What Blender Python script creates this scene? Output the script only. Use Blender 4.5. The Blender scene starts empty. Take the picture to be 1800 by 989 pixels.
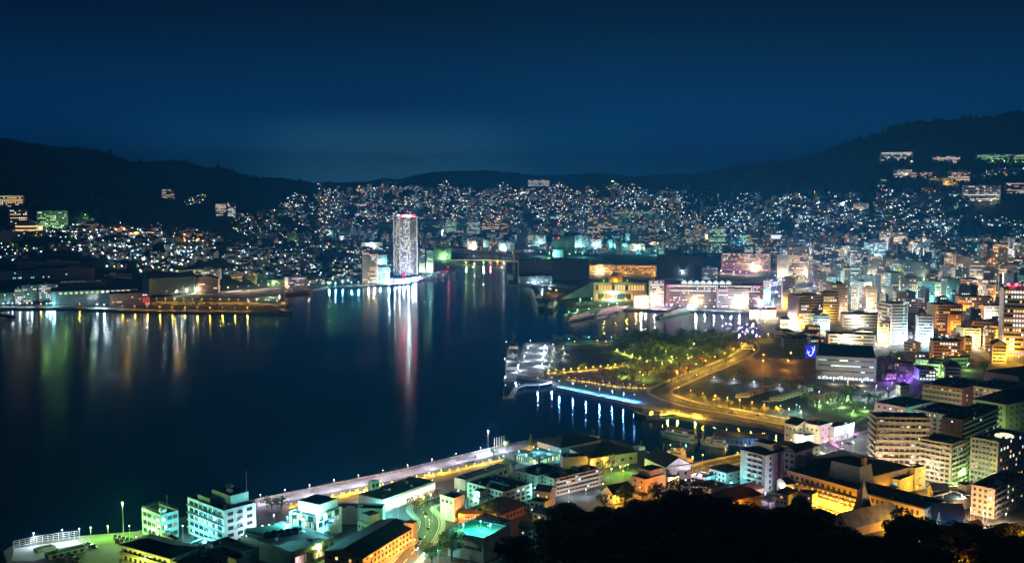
import bpy, bmesh, math, random
from mathutils import Vector, Matrix, noise
from mathutils.geometry import tessellate_polygon
random.seed(7)
SC = bpy.context.scene
COL = SC.collection
R = math.radians

# ------------------------------------------------------------------ camera
CAM_Z, F, YH = 165.0, 1750.0, 345.0
TILT = math.atan((494.5 - YH) / F)
cam = bpy.data.objects.new('camera', bpy.data.cameras.new('camera'))
COL.objects.link(cam)
cam.location = (0, 0, CAM_Z)
cam.rotation_euler = (math.pi / 2 - TILT, 0, 0)
cam.data.sensor_width = 36.0
cam.data.lens = 36.0 * F / 1800.0
cam.data.clip_start, cam.data.clip_end = 1.0, 40000.0
SC.camera = cam

# ------------------------------------------------------------------ render settings
SC.render.engine = 'CYCLES'
cy = SC.cycles
cy.use_denoising = True
cy.use_light_tree = True
cy.max_bounces, cy.diffuse_bounces, cy.glossy_bounces = 4, 2, 2
cy.transmission_bounces, cy.transparent_max_bounces, cy.volume_bounces = 1, 4, 0
cy.sample_clamp_indirect = 3.0
cy.sample_clamp_direct = 0.0
cy.caustics_reflective = cy.caustics_refractive = False
vs = SC.view_settings
vs.view_transform, vs.look, vs.exposure, vs.gamma = 'Standard', 'None', 0.0, 1.0
vs.use_curve_mapping = False

# ------------------------------------------------------------------ night sky
world = bpy.data.worlds.new('World')
SC.world = world
world.use_nodes = True
nt = world.node_tree
N, L = nt.nodes, nt.links
bg = N['Background']
tc = N.new('ShaderNodeTexCoord')
sep = N.new('ShaderNodeSeparateXYZ')
L.new(tc.outputs['Generated'], sep.inputs[0])
ramp = N.new('ShaderNodeValToRGB')
L.new(sep.outputs['Z'], ramp.inputs[0])
ramp.color_ramp.interpolation = 'B_SPLINE'
els = ramp.color_ramp.elements
els[0].position, els[0].color = 0.0, (0.001, 0.160, 0.52, 1)
els[1].position, els[1].color = 0.30, (0.001, 0.0015, 0.005, 1)
for p, c in ((0.03, (0.0008, 0.115, 0.38, 1)), (0.08, (0.0006, 0.053, 0.175, 1)), (0.15, (0.0007, 0.009, 0.034, 1)), (0.20, (0.001, 0.0028, 0.011, 1))):
    e = els.new(p); e.color = c
# light pollution over the valley
gdir = Vector(((690 - 900) / F, 1.0, 0.02)).normalized()
dot = N.new('ShaderNodeVectorMath'); dot.operation = 'DOT_PRODUCT'
L.new(tc.outputs['Generated'], dot.inputs[0]); dot.inputs[1].default_value = gdir
gr = N.new('ShaderNodeValToRGB')
L.new(dot.outputs['Value'], gr.inputs[0])
gr.color_ramp.elements[0].position, gr.color_ramp.elements[0].color = 0.955, (0, 0, 0, 1)
gr.color_ramp.elements[1].position, gr.color_ramp.elements[1].color = 1.0, (0.12, 0.44, 0.60, 1)
e = gr.color_ramp.elements.new(0.988); e.color = (0.020, 0.135, 0.225, 1)
gr.color_ramp.interpolation = 'EASE'
nz = N.new('ShaderNodeTexNoise'); nz.inputs['Scale'].default_value = 3.0; nz.inputs['Detail'].default_value = 4
mp = N.new('ShaderNodeMapping'); mp.inputs['Scale'].default_value = (1, 1, 3)
L.new(tc.outputs['Generated'], mp.inputs[0]); L.new(mp.outputs[0], nz.inputs['Vector'])
mr = N.new('ShaderNodeMapRange'); mr.inputs[3].default_value, mr.inputs[4].default_value = 0.8, 1.2
L.new(nz.outputs[0], mr.inputs[0])
add = N.new('ShaderNodeVectorMath'); add.operation = 'ADD'
zf = N.new('ShaderNodeMapRange'); zf.interpolation_type = 'SMOOTHERSTEP'
zf.inputs[1].default_value, zf.inputs[2].default_value, zf.inputs[3].default_value, zf.inputs[4].default_value = 0.0, 0.10, 1.0, 0.0
L.new(sep.outputs['Z'], zf.inputs[0])
gs = N.new('ShaderNodeVectorMath'); gs.operation = 'SCALE'
L.new(gr.outputs[0], gs.inputs[0]); L.new(zf.outputs[0], gs.inputs['Scale'])
L.new(ramp.outputs[0], add.inputs[0]); L.new(gs.outputs[0], add.inputs[1])
mul = N.new('ShaderNodeVectorMath'); mul.operation = 'SCALE'
L.new(add.outputs[0], mul.inputs[0]); L.new(mr.outputs[0], mul.inputs['Scale'])
L.new(mul.outputs[0], bg.inputs[0])
bg.inputs[1].default_value = 1.0

HAZE_DENSITY = 0.00019
LAMP_GAIN = 1.3

# ------------------------------------------------------------------ pixel -> place
CT, ST = math.cos(TILT), math.sin(TILT)
def ray(px, py):
    dx, dy = (px - 900) / F, -(py - 494.5) / F
    return Vector((dx, CT + dy * ST, -ST + dy * CT))
def G(px, py, z=3.0):
    d = ray(px, py)
    t = (z - CAM_Z) / d.z
    return Vector((d.x * t, d.y * t, z))
def P(px, py, Y):
    d = ray(px, py)
    t = Y / d.y
    return Vector((d.x * t, Y, CAM_Z + d.z * t))
def zat(py, Y): return P(900, py, Y).z
GZ = 2.5

# ------------------------------------------------------------------ materials
MATS = {}
def new_mat(key):
    m = bpy.data.materials.new(key); m.use_nodes = True
    MATS[key] = m
    return m, m.node_tree.nodes, m.node_tree.links, m.node_tree.nodes['Principled BSDF']
def mat(key, col, rough=0.8, var=0.25, scale=0.35, metal=0.0, spec=0.3, bump=0.0):
    if key in MATS: return MATS[key]
    m, n, l, b = new_mat(key)
    b.inputs['Roughness'].default_value = rough
    b.inputs['Metallic'].default_value = metal
    b.inputs['Specular IOR Level'].default_value = spec
    t = n.new('ShaderNodeTexCoord')
    x = n.new('ShaderNodeTexNoise'); x.inputs['Scale'].default_value = scale; x.inputs['Detail'].default_value = 6
    l.new(t.outputs['Object'], x.inputs['Vector'])
    r = n.new('ShaderNodeValToRGB'); l.new(x.outputs[0], r.inputs[0])
    r.color_ramp.elements[0].position, r.color_ramp.elements[1].position = 0.3, 0.7
    r.color_ramp.elements[0].color = tuple(c * (1 - var) for c in col) + (1,)
    r.color_ramp.elements[1].color = tuple(min(0.9, c * (1 + var)) for c in col) + (1,)
    l.new(r.outputs[0], b.inputs['Base Color'])
    if bump:
        bp = n.new('ShaderNodeBump'); bp.inputs['Strength'].default_value = bump; bp.inputs['Distance'].default_value = 0.5
        l.new(x.outputs[0], bp.inputs['Height']); l.new(bp.outputs[0], b.inputs['Normal'])
    return m
def emit(key, col, s, sample=False):
    if key in MATS: return MATS[key]
    m = bpy.data.materials.new(key); m.use_nodes = True
    MATS[key] = m
    n, l = m.node_tree.nodes, m.node_tree.links
    n.remove(n['Principled BSDF'])
    e = n.new('ShaderNodeEmission'); e.inputs[0].default_value = tuple(col) + (1,); e.inputs[1].default_value = s
    l.new(e.outputs[0], n['Material Output'].inputs[0])
    m.cycles.emission_sampling = 'AUTO' if sample else 'NONE'
    return m
WALL = {
 'white': (0.66, 0.66, 0.64), 'cream': (0.60, 0.54, 0.40), 'tan': (0.50, 0.40, 0.30), 'brown': (0.28, 0.19, 0.14),
 'grey': (0.36, 0.36, 0.36), 'dark': (0.07, 0.075, 0.08), 'brick': (0.30, 0.14, 0.095), 'teal': (0.22, 0.36, 0.35),
 'pinkish': (0.62, 0.52, 0.54), 'yellow': (0.60, 0.48, 0.20), 'ochre': (0.52, 0.34, 0.16), 'green': (0.34, 0.50, 0.38), 'blue': (0.16, 0.28, 0.44),
 'stone': (0.45, 0.42, 0.37)}
def wall(k):
    key = 'wall_' + k
    if key in MATS: return MATS[key]
    m = mat(key, WALL[k], 0.85, 0.16, 0.25)
    n, l = m.node_tree.nodes, m.node_tree.links; p = n['Principled BSDF']
    src = p.inputs['Base Color'].links[0].from_socket
    g = n.new('ShaderNodeNewGeometry'); mp = n.new('ShaderNodeMapping'); mp.inputs['Scale'].default_value = (0.9, 0.9, 0.07)
    x = n.new('ShaderNodeTexNoise'); x.inputs['Scale'].default_value = 1.0; x.inputs['Detail'].default_value = 5
    l.new(g.outputs['Position'], mp.inputs[0]); l.new(mp.outputs[0], x.inputs['Vector'])
    r = n.new('ShaderNodeMapRange'); r.inputs[1].default_value, r.inputs[2].default_value, r.inputs[3].default_value, r.inputs[4].default_value = 0.35, 0.65, 0.86, 1.0
    l.new(x.outputs[0], r.inputs[0])
    v = n.new('ShaderNodeVectorMath'); v.operation = 'SCALE'; l.new(src, v.inputs[0]); l.new(r.outputs[0], v.inputs['Scale']); l.new(v.outputs[0], p.inputs['Base Color'])
    return m
ROOF = {'dark': (0.035, 0.037, 0.042), 'slate': (0.05, 0.055, 0.07), 'grey': (0.12, 0.12, 0.125), 'tile': (0.20, 0.085, 0.05), 'brown': (0.11, 0.06, 0.042), 'green': (0.05, 0.30, 0.15), 'teal': (0.06, 0.12, 0.14), 'stone': (0.4, 0.36, 0.3)}
def roof(k): return mat('roof_' + k, ROOF[k], 0.8, 0.35, 0.3)
M_FRAME = mat('window_frame', (0.10, 0.10, 0.10), 0.5)
M_GLASS = mat('dark_glass', (0.02, 0.025, 0.03), 0.15, 0.4, 0.5, 0, 0.6)
M_CONC = mat('concrete', (0.33, 0.33, 0.32), 0.85, 0.25, 0.12)
M_METAL = mat('grey_metal', (0.30, 0.31, 0.32), 0.45, 0.15, 1.0, 0.4)
M_WHITEP = mat('white_paint', (0.75, 0.75, 0.74), 0.45, 0.08, 0.5)
M_BLACK = mat('black_paint', (0.03, 0.03, 0.033), 0.5)
M_ASPH = mat('asphalt', (0.055, 0.055, 0.057), 0.75, 0.3, 0.08)
M_RUBBER = mat('rubber', (0.02, 0.02, 0.02), 0.9)
PANE = {
 'warm': emit('pane_warm', (1.0, 0.66, 0.28), 1.5), 'amber': emit('pane_amber', (1.0, 0.50, 0.13), 1.5), 'cool': emit('pane_cool', (0.72, 0.92, 1.0), 1.5),
 'white': emit('pane_white', (1.0, 0.93, 0.80), 1.9), 'teal': emit('pane_teal', (0.35, 1.0, 0.85), 1.1), 'green': emit('pane_green', (0.65, 1.0, 0.40), 1.1),
 'pink': emit('pane_pink', (1.0, 0.62, 0.62), 1.5), 'purple': emit('pane_purple', (0.45, 0.25, 1.0), 2.0), 'dark': M_GLASS}
CURTAIN = {'warm': emit('curtain_warm', (1.0, 0.5, 0.2), .5), 'amber': emit('curtain_amber', (1.0, 0.4, 0.1), .55), 'cool': emit('curtain_cool', (0.6, 0.85, 1.0), .5), 'white': emit('curtain_white', (1.0, 0.8, 0.6), .6), 'teal': emit('curtain_teal', (0.3, 0.9, 0.8), .4), 'green': emit('curtain_green', (0.6, 1.0, 0.4), .4), 'pink': emit('curtain_pink', (1.0, 0.55, 0.5), .5)}
PAL = {
 'warm': ['warm', 'warm', 'white', 'amber', 'cool'], 'cool': ['cool', 'cool', 'white', 'teal', 'warm'], 'mix': ['warm', 'white', 'cool', 'white', 'pink', 'warm'],
 'green': ['green', 'teal', 'white', 'green'], 'amber': ['amber', 'warm', 'amber'], 'white': ['white', 'white', 'cool'], 'purple': ['purple', 'cool', 'pink'], 'pink': ['pink', 'white', 'warm'], 'teal': ['teal', 'cool', 'teal']}
# far small lights: stronger, a window fills less than a pixel
SPARK = {
 'cool': emit('spark_cool', (0.45, 0.78, 1.0), 10.0), 'white': emit('spark_white', (1.0, 0.90, 0.72), 9.0), 'warm': emit('spark_warm', (1.0, 0.56, 0.18), 8.5),
 'teal': emit('spark_teal', (0.28, 1.0, 0.9), 3.5), 'green': emit('spark_green', (0.55, 1.0, 0.25), 3.5), 'orange': emit('spark_orange', (1.0, 0.33, 0.06), 5.0),
 'red': emit('spark_red', (1.0, 0.03, 0.08), 6.0), 'blue': emit('spark_blue', (0.2, 0.45, 1.0), 4.0)}
LCOL = {'W': (0.70, 0.88, 1.0), 'S': (0.93, 0.86, 1.0), 'T': (0.22, 0.92, 0.95), 'G': (0.50, 1.0, 0.26), 'Y': (1.0, 0.53, 0.05), 'O': (1.0, 0.36, 0.04), 'P': (0.42, 0.16, 1.0),
        'B': (0.12, 0.42, 1.0), 'R': (1.0, 0.04, 0.08), 'L': (0.80, 0.95, 0.14), 'M': (1.0, 0.10, 0.75), 'V': (0.80, 0.58, 1.0), 'C': (1.0, 0.80, 0.52)}
LEM = {k: emit('lamp_' + k, c, 14.0) for k, c in LCOL.items()}
LWORD = {'S': 'pale', 'W': 'white', 'T': 'teal', 'G': 'green', 'Y': 'yellow', 'O': 'orange', 'P': 'purple', 'B': 'blue', 'R': 'red', 'L': 'lime yellow', 'M': 'magenta', 'V': 'lilac', 'C': 'warm white'}

# ------------------------------------------------------------------ mesh helpers
class MB:
    def __init__(s): s.v, s.f, s.m = [], [], []
    def quad(s, pts, mi=0):
        i = len(s.v); s.v += [tuple(p) for p in pts]; s.f.append(tuple(range(i, i + len(pts)))); s.m.append(mi)
    def prism(s, poly, z0, z1, mi=0, top=None, taper=1.0):
        n = len(poly); i = len(s.v)
        if sum(poly[k][0] * poly[(k + 1) % n][1] - poly[(k + 1) % n][0] * poly[k][1] for k in range(n)) < 0: poly = poly[::-1]
        cx, cyy = sum(p[0] for p in poly) / n, sum(p[1] for p in poly) / n
        s.v += [(p[0], p[1], z0) for p in poly] + [(cx + (p[0] - cx) * taper, cyy + (p[1] - cyy) * taper, z1) for p in poly]
        for k in range(n):
            s.f.append((i + k, i + (k + 1) % n, i + n + (k + 1) % n, i + n + k)); s.m.append(mi)
        s.f.append(tuple(i + n + k for k in range(n))); s.m.append(mi if top is None else top)
        s.f.append(tuple(i + n - 1 - k for k in range(n))); s.m.append(mi)
    def obox(s, c, ax, ay, hx, hy, z0, z1, mi=0, top=None):
        c = Vector(c[:2]); ax = Vector(ax[:2]); ay = Vector(ay[:2])
        s.prism([c - ax * hx - ay * hy, c + ax * hx - ay * hy, c + ax * hx + ay * hy, c - ax * hx + ay * hy], z0, z1, mi, top)
    def box(s, c, d, mi=0, top=None):
        s.obox(c, (1, 0), (0, 1), d[0] / 2, d[1] / 2, c[2] - d[2] / 2, c[2] + d[2] / 2, mi, top)
    def tube(s, p, q, r, n=6, mi=0, r2=None):
        p, q = Vector(p), Vector(q); d = (q - p).normalized()
        a = d.cross(Vector((0, 0, 1)) if abs(d.z) < 0.9 else Vector((1, 0, 0))).normalized(); b = d.cross(a)
        i = len(s.v); r2 = r if r2 is None else r2
        for c, rr in ((p, r), (q, r2)):
            for k in range(n):
                t = 2 * math.pi * k / n; s.v.append(tuple(c + (a * math.cos(t) + b * math.sin(t)) * rr))
        for k in range(n): s.f.append((i + (k + 1) % n, i + k, i + n + k, i + n + (k + 1) % n)); s.m.append(mi)
        s.f.append(tuple(range(i, i + n))); s.m.append(mi); s.f.append(tuple(range(i + 2 * n - 1, i + n - 1, -1))); s.m.append(mi)
    def lathe(s, c, prof, n=20, mi=0):
        i = len(s.v)
        for r, z in prof:
            for k in range(n):
                t = 2 * math.pi * k / n; s.v.append((c[0] + r * math.cos(t), c[1] + r * math.sin(t), c[2] + z))
        for j in range(len(prof) - 1):
            for k in range(n):
                a, b = i + j * n + k, i + j * n + (k + 1) % n; s.f.append((a, b, b + n, a + n)); s.m.append(mi)
    def octa(s, c, r, mi=0):
        i = len(s.v); x, y, z = c
        s.v += [(x + r, y, z), (x, y + r, z), (x - r, y, z), (x, y - r, z), (x, y, z + r), (x, y, z - r)]
        for a, b in ((0, 1), (1, 2), (2, 3), (3, 0)):
            s.f.append((i + a, i + b, i + 4)); s.m.append(mi); s.f.append((i + b, i + a, i + 5)); s.m.append(mi)
    def mesh(s, name, mats, off=(0, 0, 0), smooth=False):
        me = bpy.data.meshes.new(name)
        ox, oy, oz = off
        me.from_pydata([(a - ox, b - oy, c - oz) for a, b, c in s.v], [], s.f)
        for m in (mats if isinstance(mats, (list, tuple)) else [mats]): me.materials.append(m)
        me.polygons.foreach_set('material_index', s.m)
        if smooth: me.polygons.foreach_set('use_smooth', [True] * len(s.f))
        me.update()
        return me
    def build(s, name, mats, parent=None, off=(0, 0, 0), smooth=False):
        o = bpy.data.objects.new(name, s.mesh(name, mats, off, smooth))
        COL.objects.link(o)
        if parent is not None: o.parent = parent
        return o
def tag(o, label, cat, group=None, kind=None):
    if label: o['label'] = label
    if cat: o['category'] = cat
    if group: o['group'] = group
    if kind: o['kind'] = kind
    return o
def struct(o): o['kind'] = 'structure'; return o
def thing(name, label, cat, loc, group=None, rz=0.0):
    o = bpy.data.objects.new(name, None); COL.objects.link(o)
    o.location = loc; o.rotation_euler = (0, 0, rz); o.empty_display_size = 0.5
    return tag(o, label, cat, group)
def inst(name, me, parent=None, mw=None):
    o = bpy.data.objects.new(name, me); COL.objects.link(o)
    if parent is not None: o.parent = parent
    if mw is not None: o.matrix_local = mw
    return o
def kids(o): return [c for c in o.children]
def copy_tree(o, ch=None):
    """a thing with copies of its parts and sub-parts"""
    c = o.copy(); COL.objects.link(c)
    for a in o.children:
        b = copy_tree(a); b.parent = c
    return c

# ------------------------------------------------------------------ terrain
#  column: (Y,'z',z) or (Y,'p',photo row) for flat end, lower slope, upper slope, ridge, dip behind, second ridge
COLS = [
 (-500, [(1500, 0), (1900, -395), (2200, -310), (2600, -215), (3300, 220), (4600, -215), (6500, 150)]),
 (0,    [(1480, 0), (1850, -402), (2100, -345), (2400, -258), (3300, 200), (4500, -240), (6500, 150)]),
 (60,   [(1480, 0), (1850, -402), (2100, -350), (2380, -273), (3300, 200), (4500, -250), (6500, 150)]),
 (110,  [(1500, 0), (1850, -402), (2100, -355), (2350, -290), (3300, 190), (4500, -258), (6500, 150)]),
 (180,  [(1540, 0), (1850, -408), (2080, -365), (2300, -317), (3200, 180), (4500, -265), (6500, 150)]),
 (240,  [(1580, 0), (1850, -415), (2060, -378), (2250, -339), (3100, 150), (4500, -285), (6500, 150)]),
 (290,  [(1600, 0), (1850, -420), (2050, -392), (2200, -357), (3000, 120), (4500, -283), (6500, 150)]),
 (330,  [(1640, 0), (1880, -432), (2050, -405), (2150, -377), (2900, 90), (4500, -286), (6500, 150)]),
 (360,  [(1660, 0), (1900, -437), (2030, -418), (2120, -394), (2800, 60), (4450, -296), (6500, 150)]),
 (400,  [(1700, 0), (1950, -445), (2050, -432), (2150, -411), (2700, -392), (4400, -293), (6500, 150)]),
 (440,  [(1800, 0), (2000, -450), (2150, -442), (2300, -432), (2900, -385), (4300, -309), (6500, 150)]),
 (500,  [(2000, 0), (2200, -450), (2500, -432), (2900, -412), (3400, -370), (4300, -313), (6500, 150)]),
 (545,  [(2300, 0), (2700, -433), (3000, -420), (3300, -402), (3700, -365), (4500, -323), (6500, 130)]),
 (600,  [(3000, 0), (3500, -415), (3900, -390), (4300, -360), (4600, -338), (5200, -321), (6800, 150)]),
 (720,  [(3200, 0), (3700, -408), (4100, -385), (4500, -355), (4800, -338), (5300, -321), (6800, 150)]),
 (900,  [(3200, 0), (3700, -408), (4100, -385), (4500, -352), (4800, -335), (5300, -322), (6800, 150)]),
 (1040, [(3100, 0), (3600, -408), (4000, -382), (4400, -350), (4700, -333), (5200, -320), (6800, 150)]),
 (1150, [(2900, 0), (3300, -415), (3700, -385), (4100, -355), (4500, -338), (5000, -324), (6800, 150)]),
 (1220, [(2700, 0), (3100, -418), (3500, -385), (3800, -358), (4200, -340), (4800, -331), (6800, 130)]),
 (1270, [(2500, 0), (2850, -420), (3250, -380), (3600, -345), (3900, -333), (4500, -333), (6800, 130)]),
 (1340, [(2250, 0), (2550, -418), (2900, -370), (3150, -325), (3350, -290), (4200, 150), (6800, 130)]),
 (1400, [(2100, 0), (2400, -415), (2700, -365), (2950, -320), (3250, -278), (4200, 200), (6800, 130)]),
 (1450, [(2050, 0), (2350, -415), (2650, -362), (2900, -318), (3200, -265), (4200, 230), (6800, 130)]),
 (1520, [(1980, 0), (2280, -415), (2580, -355), (2800, -312), (3150, -236), (4200, 260), (6800, 130)]),
 (1580, [(1950, 0), (2250, -415), (2530, -350), (2750, -305), (3100, -216), (4200, 280), (6800, 130)]),
 (1620, [(1930, 0), (2250, -412), (2500, -350), (2720, -300), (3100, -211), (4200, 280), (6800, 130)]),
 (1745, [(1900, 0), (2250, -408), (2480, -350), (2700, -295), (3100, -210), (4200, 280), (6800, 130)]),
 (1780, [(1900, 0), (2250, -408), (2480, -350), (2700, -292), (3100, -201), (4200, 280), (6800, 130)]),
 (2300, [(1850, 0), (2200, -405), (2480, -345), (2700, -285), (3100, -195), (4200, 280), (6800, 130)])]
TC = []
for c, kn in COLS:
    k = [(kn[0][0] - 120, -3.0), (kn[0][0], 1.5)] + [(Y, zat(-v, Y) if v < 0 else float(v)) for Y, v in kn[1:]] + [(kn[-1][0] + 3000, 30.0)]
    TC.append((c, k))
def smooth(t): return t * t * (3 - 2 * t)
def tz(x, y):
    """height of the land at a place"""
    c = x / y * F + 900
    c = max(TC[0][0], min(TC[-1][0] - 1e-3, c))
    for i in range(len(TC) - 1):
        if TC[i + 1][0] > c: break
    t = (c - TC[i][0]) / (TC[i + 1][0] - TC[i][0])
    ks = [(a[0] * (1 - t) + b[0] * t, a[1] * (1 - t) + b[1] * t) for a, b in zip(TC[i][1], TC[i + 1][1])]
    if y <= ks[0][0]: return GZ
    z = ks[-1][1]
    for a, b in zip(ks, ks[1:]):
        if y < b[0]:
            u = (y - a[0]) / (b[0] - a[0]); z = a[1] + (b[1] - a[1]) * (0.5 * u + 0.5 * smooth(u)); break
    amp = min(1.0, max(0.0, z - 4) / 60.0)
    z += amp * (noise.fractal(Vector((x * 0.004, y * 0.004, 3)), 1.0, 2.0, 4) * 14.0 + noise.noise(Vector((x * 0.05, y * 0.05, 9))) * 3.5)
    return z
def hit(px, py):
    """where the view ray through a photo pixel meets the land"""
    d = ray(px, py); d = d / d.y
    Y = 380.0
    while Y < 7000:
        p = Vector((d.x * Y, Y, CAM_Z + d.z * Y))
        g = max(GZ, tz(p.x, Y))
        if p.z <= g: return Vector((p.x, Y, g))
        Y += 6.0
    return Vector((d.x * 5000, 5000, 150))

M_WOOD = mat('wooded_slope', (0.030, 0.042, 0.026), 0.95, 0.55, 0.03, 0, 0.05, 1.0)
def land_grid():
    mb = MB(); cols = [-500 + 8 * i for i in range(351)]
    rows = [1360 + 14 * i for i in range(60)] + [2200 + 22 * i for i in range(60)] + [3520 + 55 * i for i in range(60)] + [6900 + 300 * i for i in range(10)]
    for Y in rows:
        for c in cols:
            x = (c - 900) / F * Y
            z = tz(x, Y)
            mb.v.append((x, Y, z if z > GZ + 0.2 else -3.0))
    n = len(cols)
    for j in range(len(rows) - 1):
        for i in range(n - 1):
            a = j * n + i; mb.f.append((a, a + 1, a + n + 1, a + n)); mb.m.append(0)
    return struct(mb.build('hills', M_WOOD, smooth=True))
land_grid()
def mountain(pts, Y, name):
    mb = MB(); sub = []
    for (a, ya), (b, yb) in zip(pts, pts[1:]):
        k = max(2, int((b - a) / 6))
        sub += [(a + (b - a) * i / k, ya + (yb - ya) * smooth(i / k)) for i in range(k)]
    sub.append(pts[-1])
    prof = [(-1800, -0.05), (-1200, 0.25), (-500, 0.72), (0, 1.0), (600, 0.7), (1800, 0.0)]
    for dy, f in prof:
        for px, py in sub:
            y = Y + dy; x = (px - 900) / F * Y
            h = P(px, py, Y).z
            h += noise.fractal(Vector((x * 0.003, y * 0.003, 5)), 1.0, 2.0, 4) * 18
            mb.v.append((x, y, h * f))
    n = len(sub)
    for j in range(len(prof) - 1):
        for i in range(n - 1):
            a = j * n + i; mb.f.append((a, a + 1, a + n + 1, a + n)); mb.m.append(0)
    struct(mb.build(name, M_WOOD, smooth=True))
mountain([(300, 335), (480, 325), (560, 322), (640, 319), (680, 314), (700, 316), (720, 309), (745, 304), (775, 303), (805, 300), (850, 299), (900, 303), (960, 309), (1010, 306), (1060, 304), (1130, 311), (1220, 320)], 12000, 'mountains')
mountain([(980, 335), (1060, 318), (1130, 309), (1200, 305), (1255, 299), (1290, 287), (1325, 286), (1345, 293), (1420, 300), (1500, 300)], 8600, 'mountains')

# water
def water():
    m = bpy.data.materials.new('harbour_water'); m.use_nodes = True
    n, l = m.node_tree.nodes, m.node_tree.links
    n.remove(n['Principled BSDF'])
    df = n.new('ShaderNodeBsdfDiffuse'); df.inputs[0].default_value = (0.0008, 0.010, 0.022, 1)
    gl = n.new('ShaderNodeBsdfGlossy'); gl.distribution = 'BECKMANN'
    gl.inputs['Color'].default_value = (0.85, 0.97, 1.0, 1)
    fr = n.new('ShaderNodeFresnel'); fr.inputs['IOR'].default_value = 1.33
    mx = n.new('ShaderNodeMixShader')
    l.new(fr.outputs[0], mx.inputs[0]); l.new(df.outputs[0], mx.inputs[1]); l.new(gl.outputs[0], mx.inputs[2])
    l.new(mx.outputs[0], n['Material Output'].inputs['Surface'])
    t = n.new('ShaderNodeTexCoord'); x = n.new('ShaderNodeTexNoise'); x.inputs['Scale'].default_value = 0.16; x.inputs['Detail'].default_value = 3
    l.new(t.outputs['Object'], x.inputs['Vector'])
    bp = n.new('ShaderNodeBump'); bp.inputs['Strength'].default_value = 0.05; bp.inputs['Distance'].default_value = 0.4
    l.new(x.outputs[0], bp.inputs['Height']); l.new(bp.outputs[0], gl.inputs['Normal'])
    tg = n.new('ShaderNodeCombineXYZ'); tg.inputs[0].default_value = 1.0; l.new(tg.outputs[0], gl.inputs['Tangent']); gl.inputs['Anisotropy'].default_value = 0.36
    x2 = n.new('ShaderNodeTexNoise'); x2.inputs['Scale'].default_value = 0.004; x2.inputs['Detail'].default_value = 3
    l.new(t.outputs['Object'], x2.inputs['Vector'])
    r = n.new('ShaderNodeMapRange'); r.inputs[1].default_value, r.inputs[2].default_value, r.inputs[3].default_value, r.inputs[4].default_value = 0.35, 0.65, 0.135, 0.17
    l.new(x2.outputs[0], r.inputs[0]); l.new(r.outputs[0], gl.inputs['Roughness'])
    mb = MB(); mb.quad([(-9000, -500, 0), (9000, -500, 0), (9000, 14000, 0), (-9000, 14000, 0)])
    struct(mb.build('water', m))
water()

# the flat land round the harbour, its edge the quay
SHORE = [(-700, 541), (0, 541), (130, 541), (215, 545), (250, 546), (509, 550), (512, 538), (430, 529.5), (430, 520), (503, 512), (550, 508), (575, 504), (630, 502),
 (682, 500), (718, 497), (762, 486), (802, 472), (834, 461), (815, 452), (800, 445), (880, 446), (915, 452), (893, 458), (895, 500), (1015, 504), (1010, 509), (958, 509), (948, 528), (984, 527), (997, 541),
 (1102, 543), (1317, 548), (1338, 580), (1335, 592), (1310, 593), (1100, 595), (963, 600), (921, 601), (896, 658), (968, 667), (975, 679), (1089, 704),
 (1217, 729), (1350, 748), (1392, 760), (1392, 775), (1350, 787), (1304, 798), (1216, 812), (1152, 812), (1135, 790), (1090, 774), (1000, 765), (925, 773), (870, 785), (700, 826), (445, 877),
 (330, 905), (240, 933), (140, 941), (20, 959), (6, 968), (12, 986), (6, 1010), (-40, 1100)]
def sheet(pts, z, name, m, wall_to=None, world=False):
    w = [Vector((p[0], p[1], z)) for p in pts] if world else [G(p[0], p[1], z) for p in pts]
    tr = tessellate_polygon([[Vector((p.x, p.y, 0)) for p in w]])
    mb = MB(); mb.v = [tuple(p) for p in w]
    for t in tr:
        a, b, c = (w[i] for i in t)
        if (b - a).cross(c - a).z < 0: t = (t[0], t[2], t[1])
        mb.f.append(tuple(t)); mb.m.append(0)
    if wall_to is not None:
        n = len(w)
        for i in range(n):
            a, b = w[i], w[(i + 1) % n]
            mb.quad([a, b, (b.x, b.y, wall_to), (a.x, a.y, wall_to)], 1)
    return struct(mb.build(name, [m, M_CONC]))
M_GROUND = mat('ground_paving', (0.085, 0.083, 0.078), 0.85, 0.35, 0.03)
M_GRASS = mat('lawn', (0.055, 0.085, 0.026), 0.95, 0.4, 0.06)
M_PAVE = mat('pale_paving', (0.36, 0.36, 0.35), 0.8, 0.15, 0.05)
sheet(SHORE + [(2500, 1100), (2500, 392), (-700, 392)], GZ, 'ground', M_GROUND, -4.0)

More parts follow.
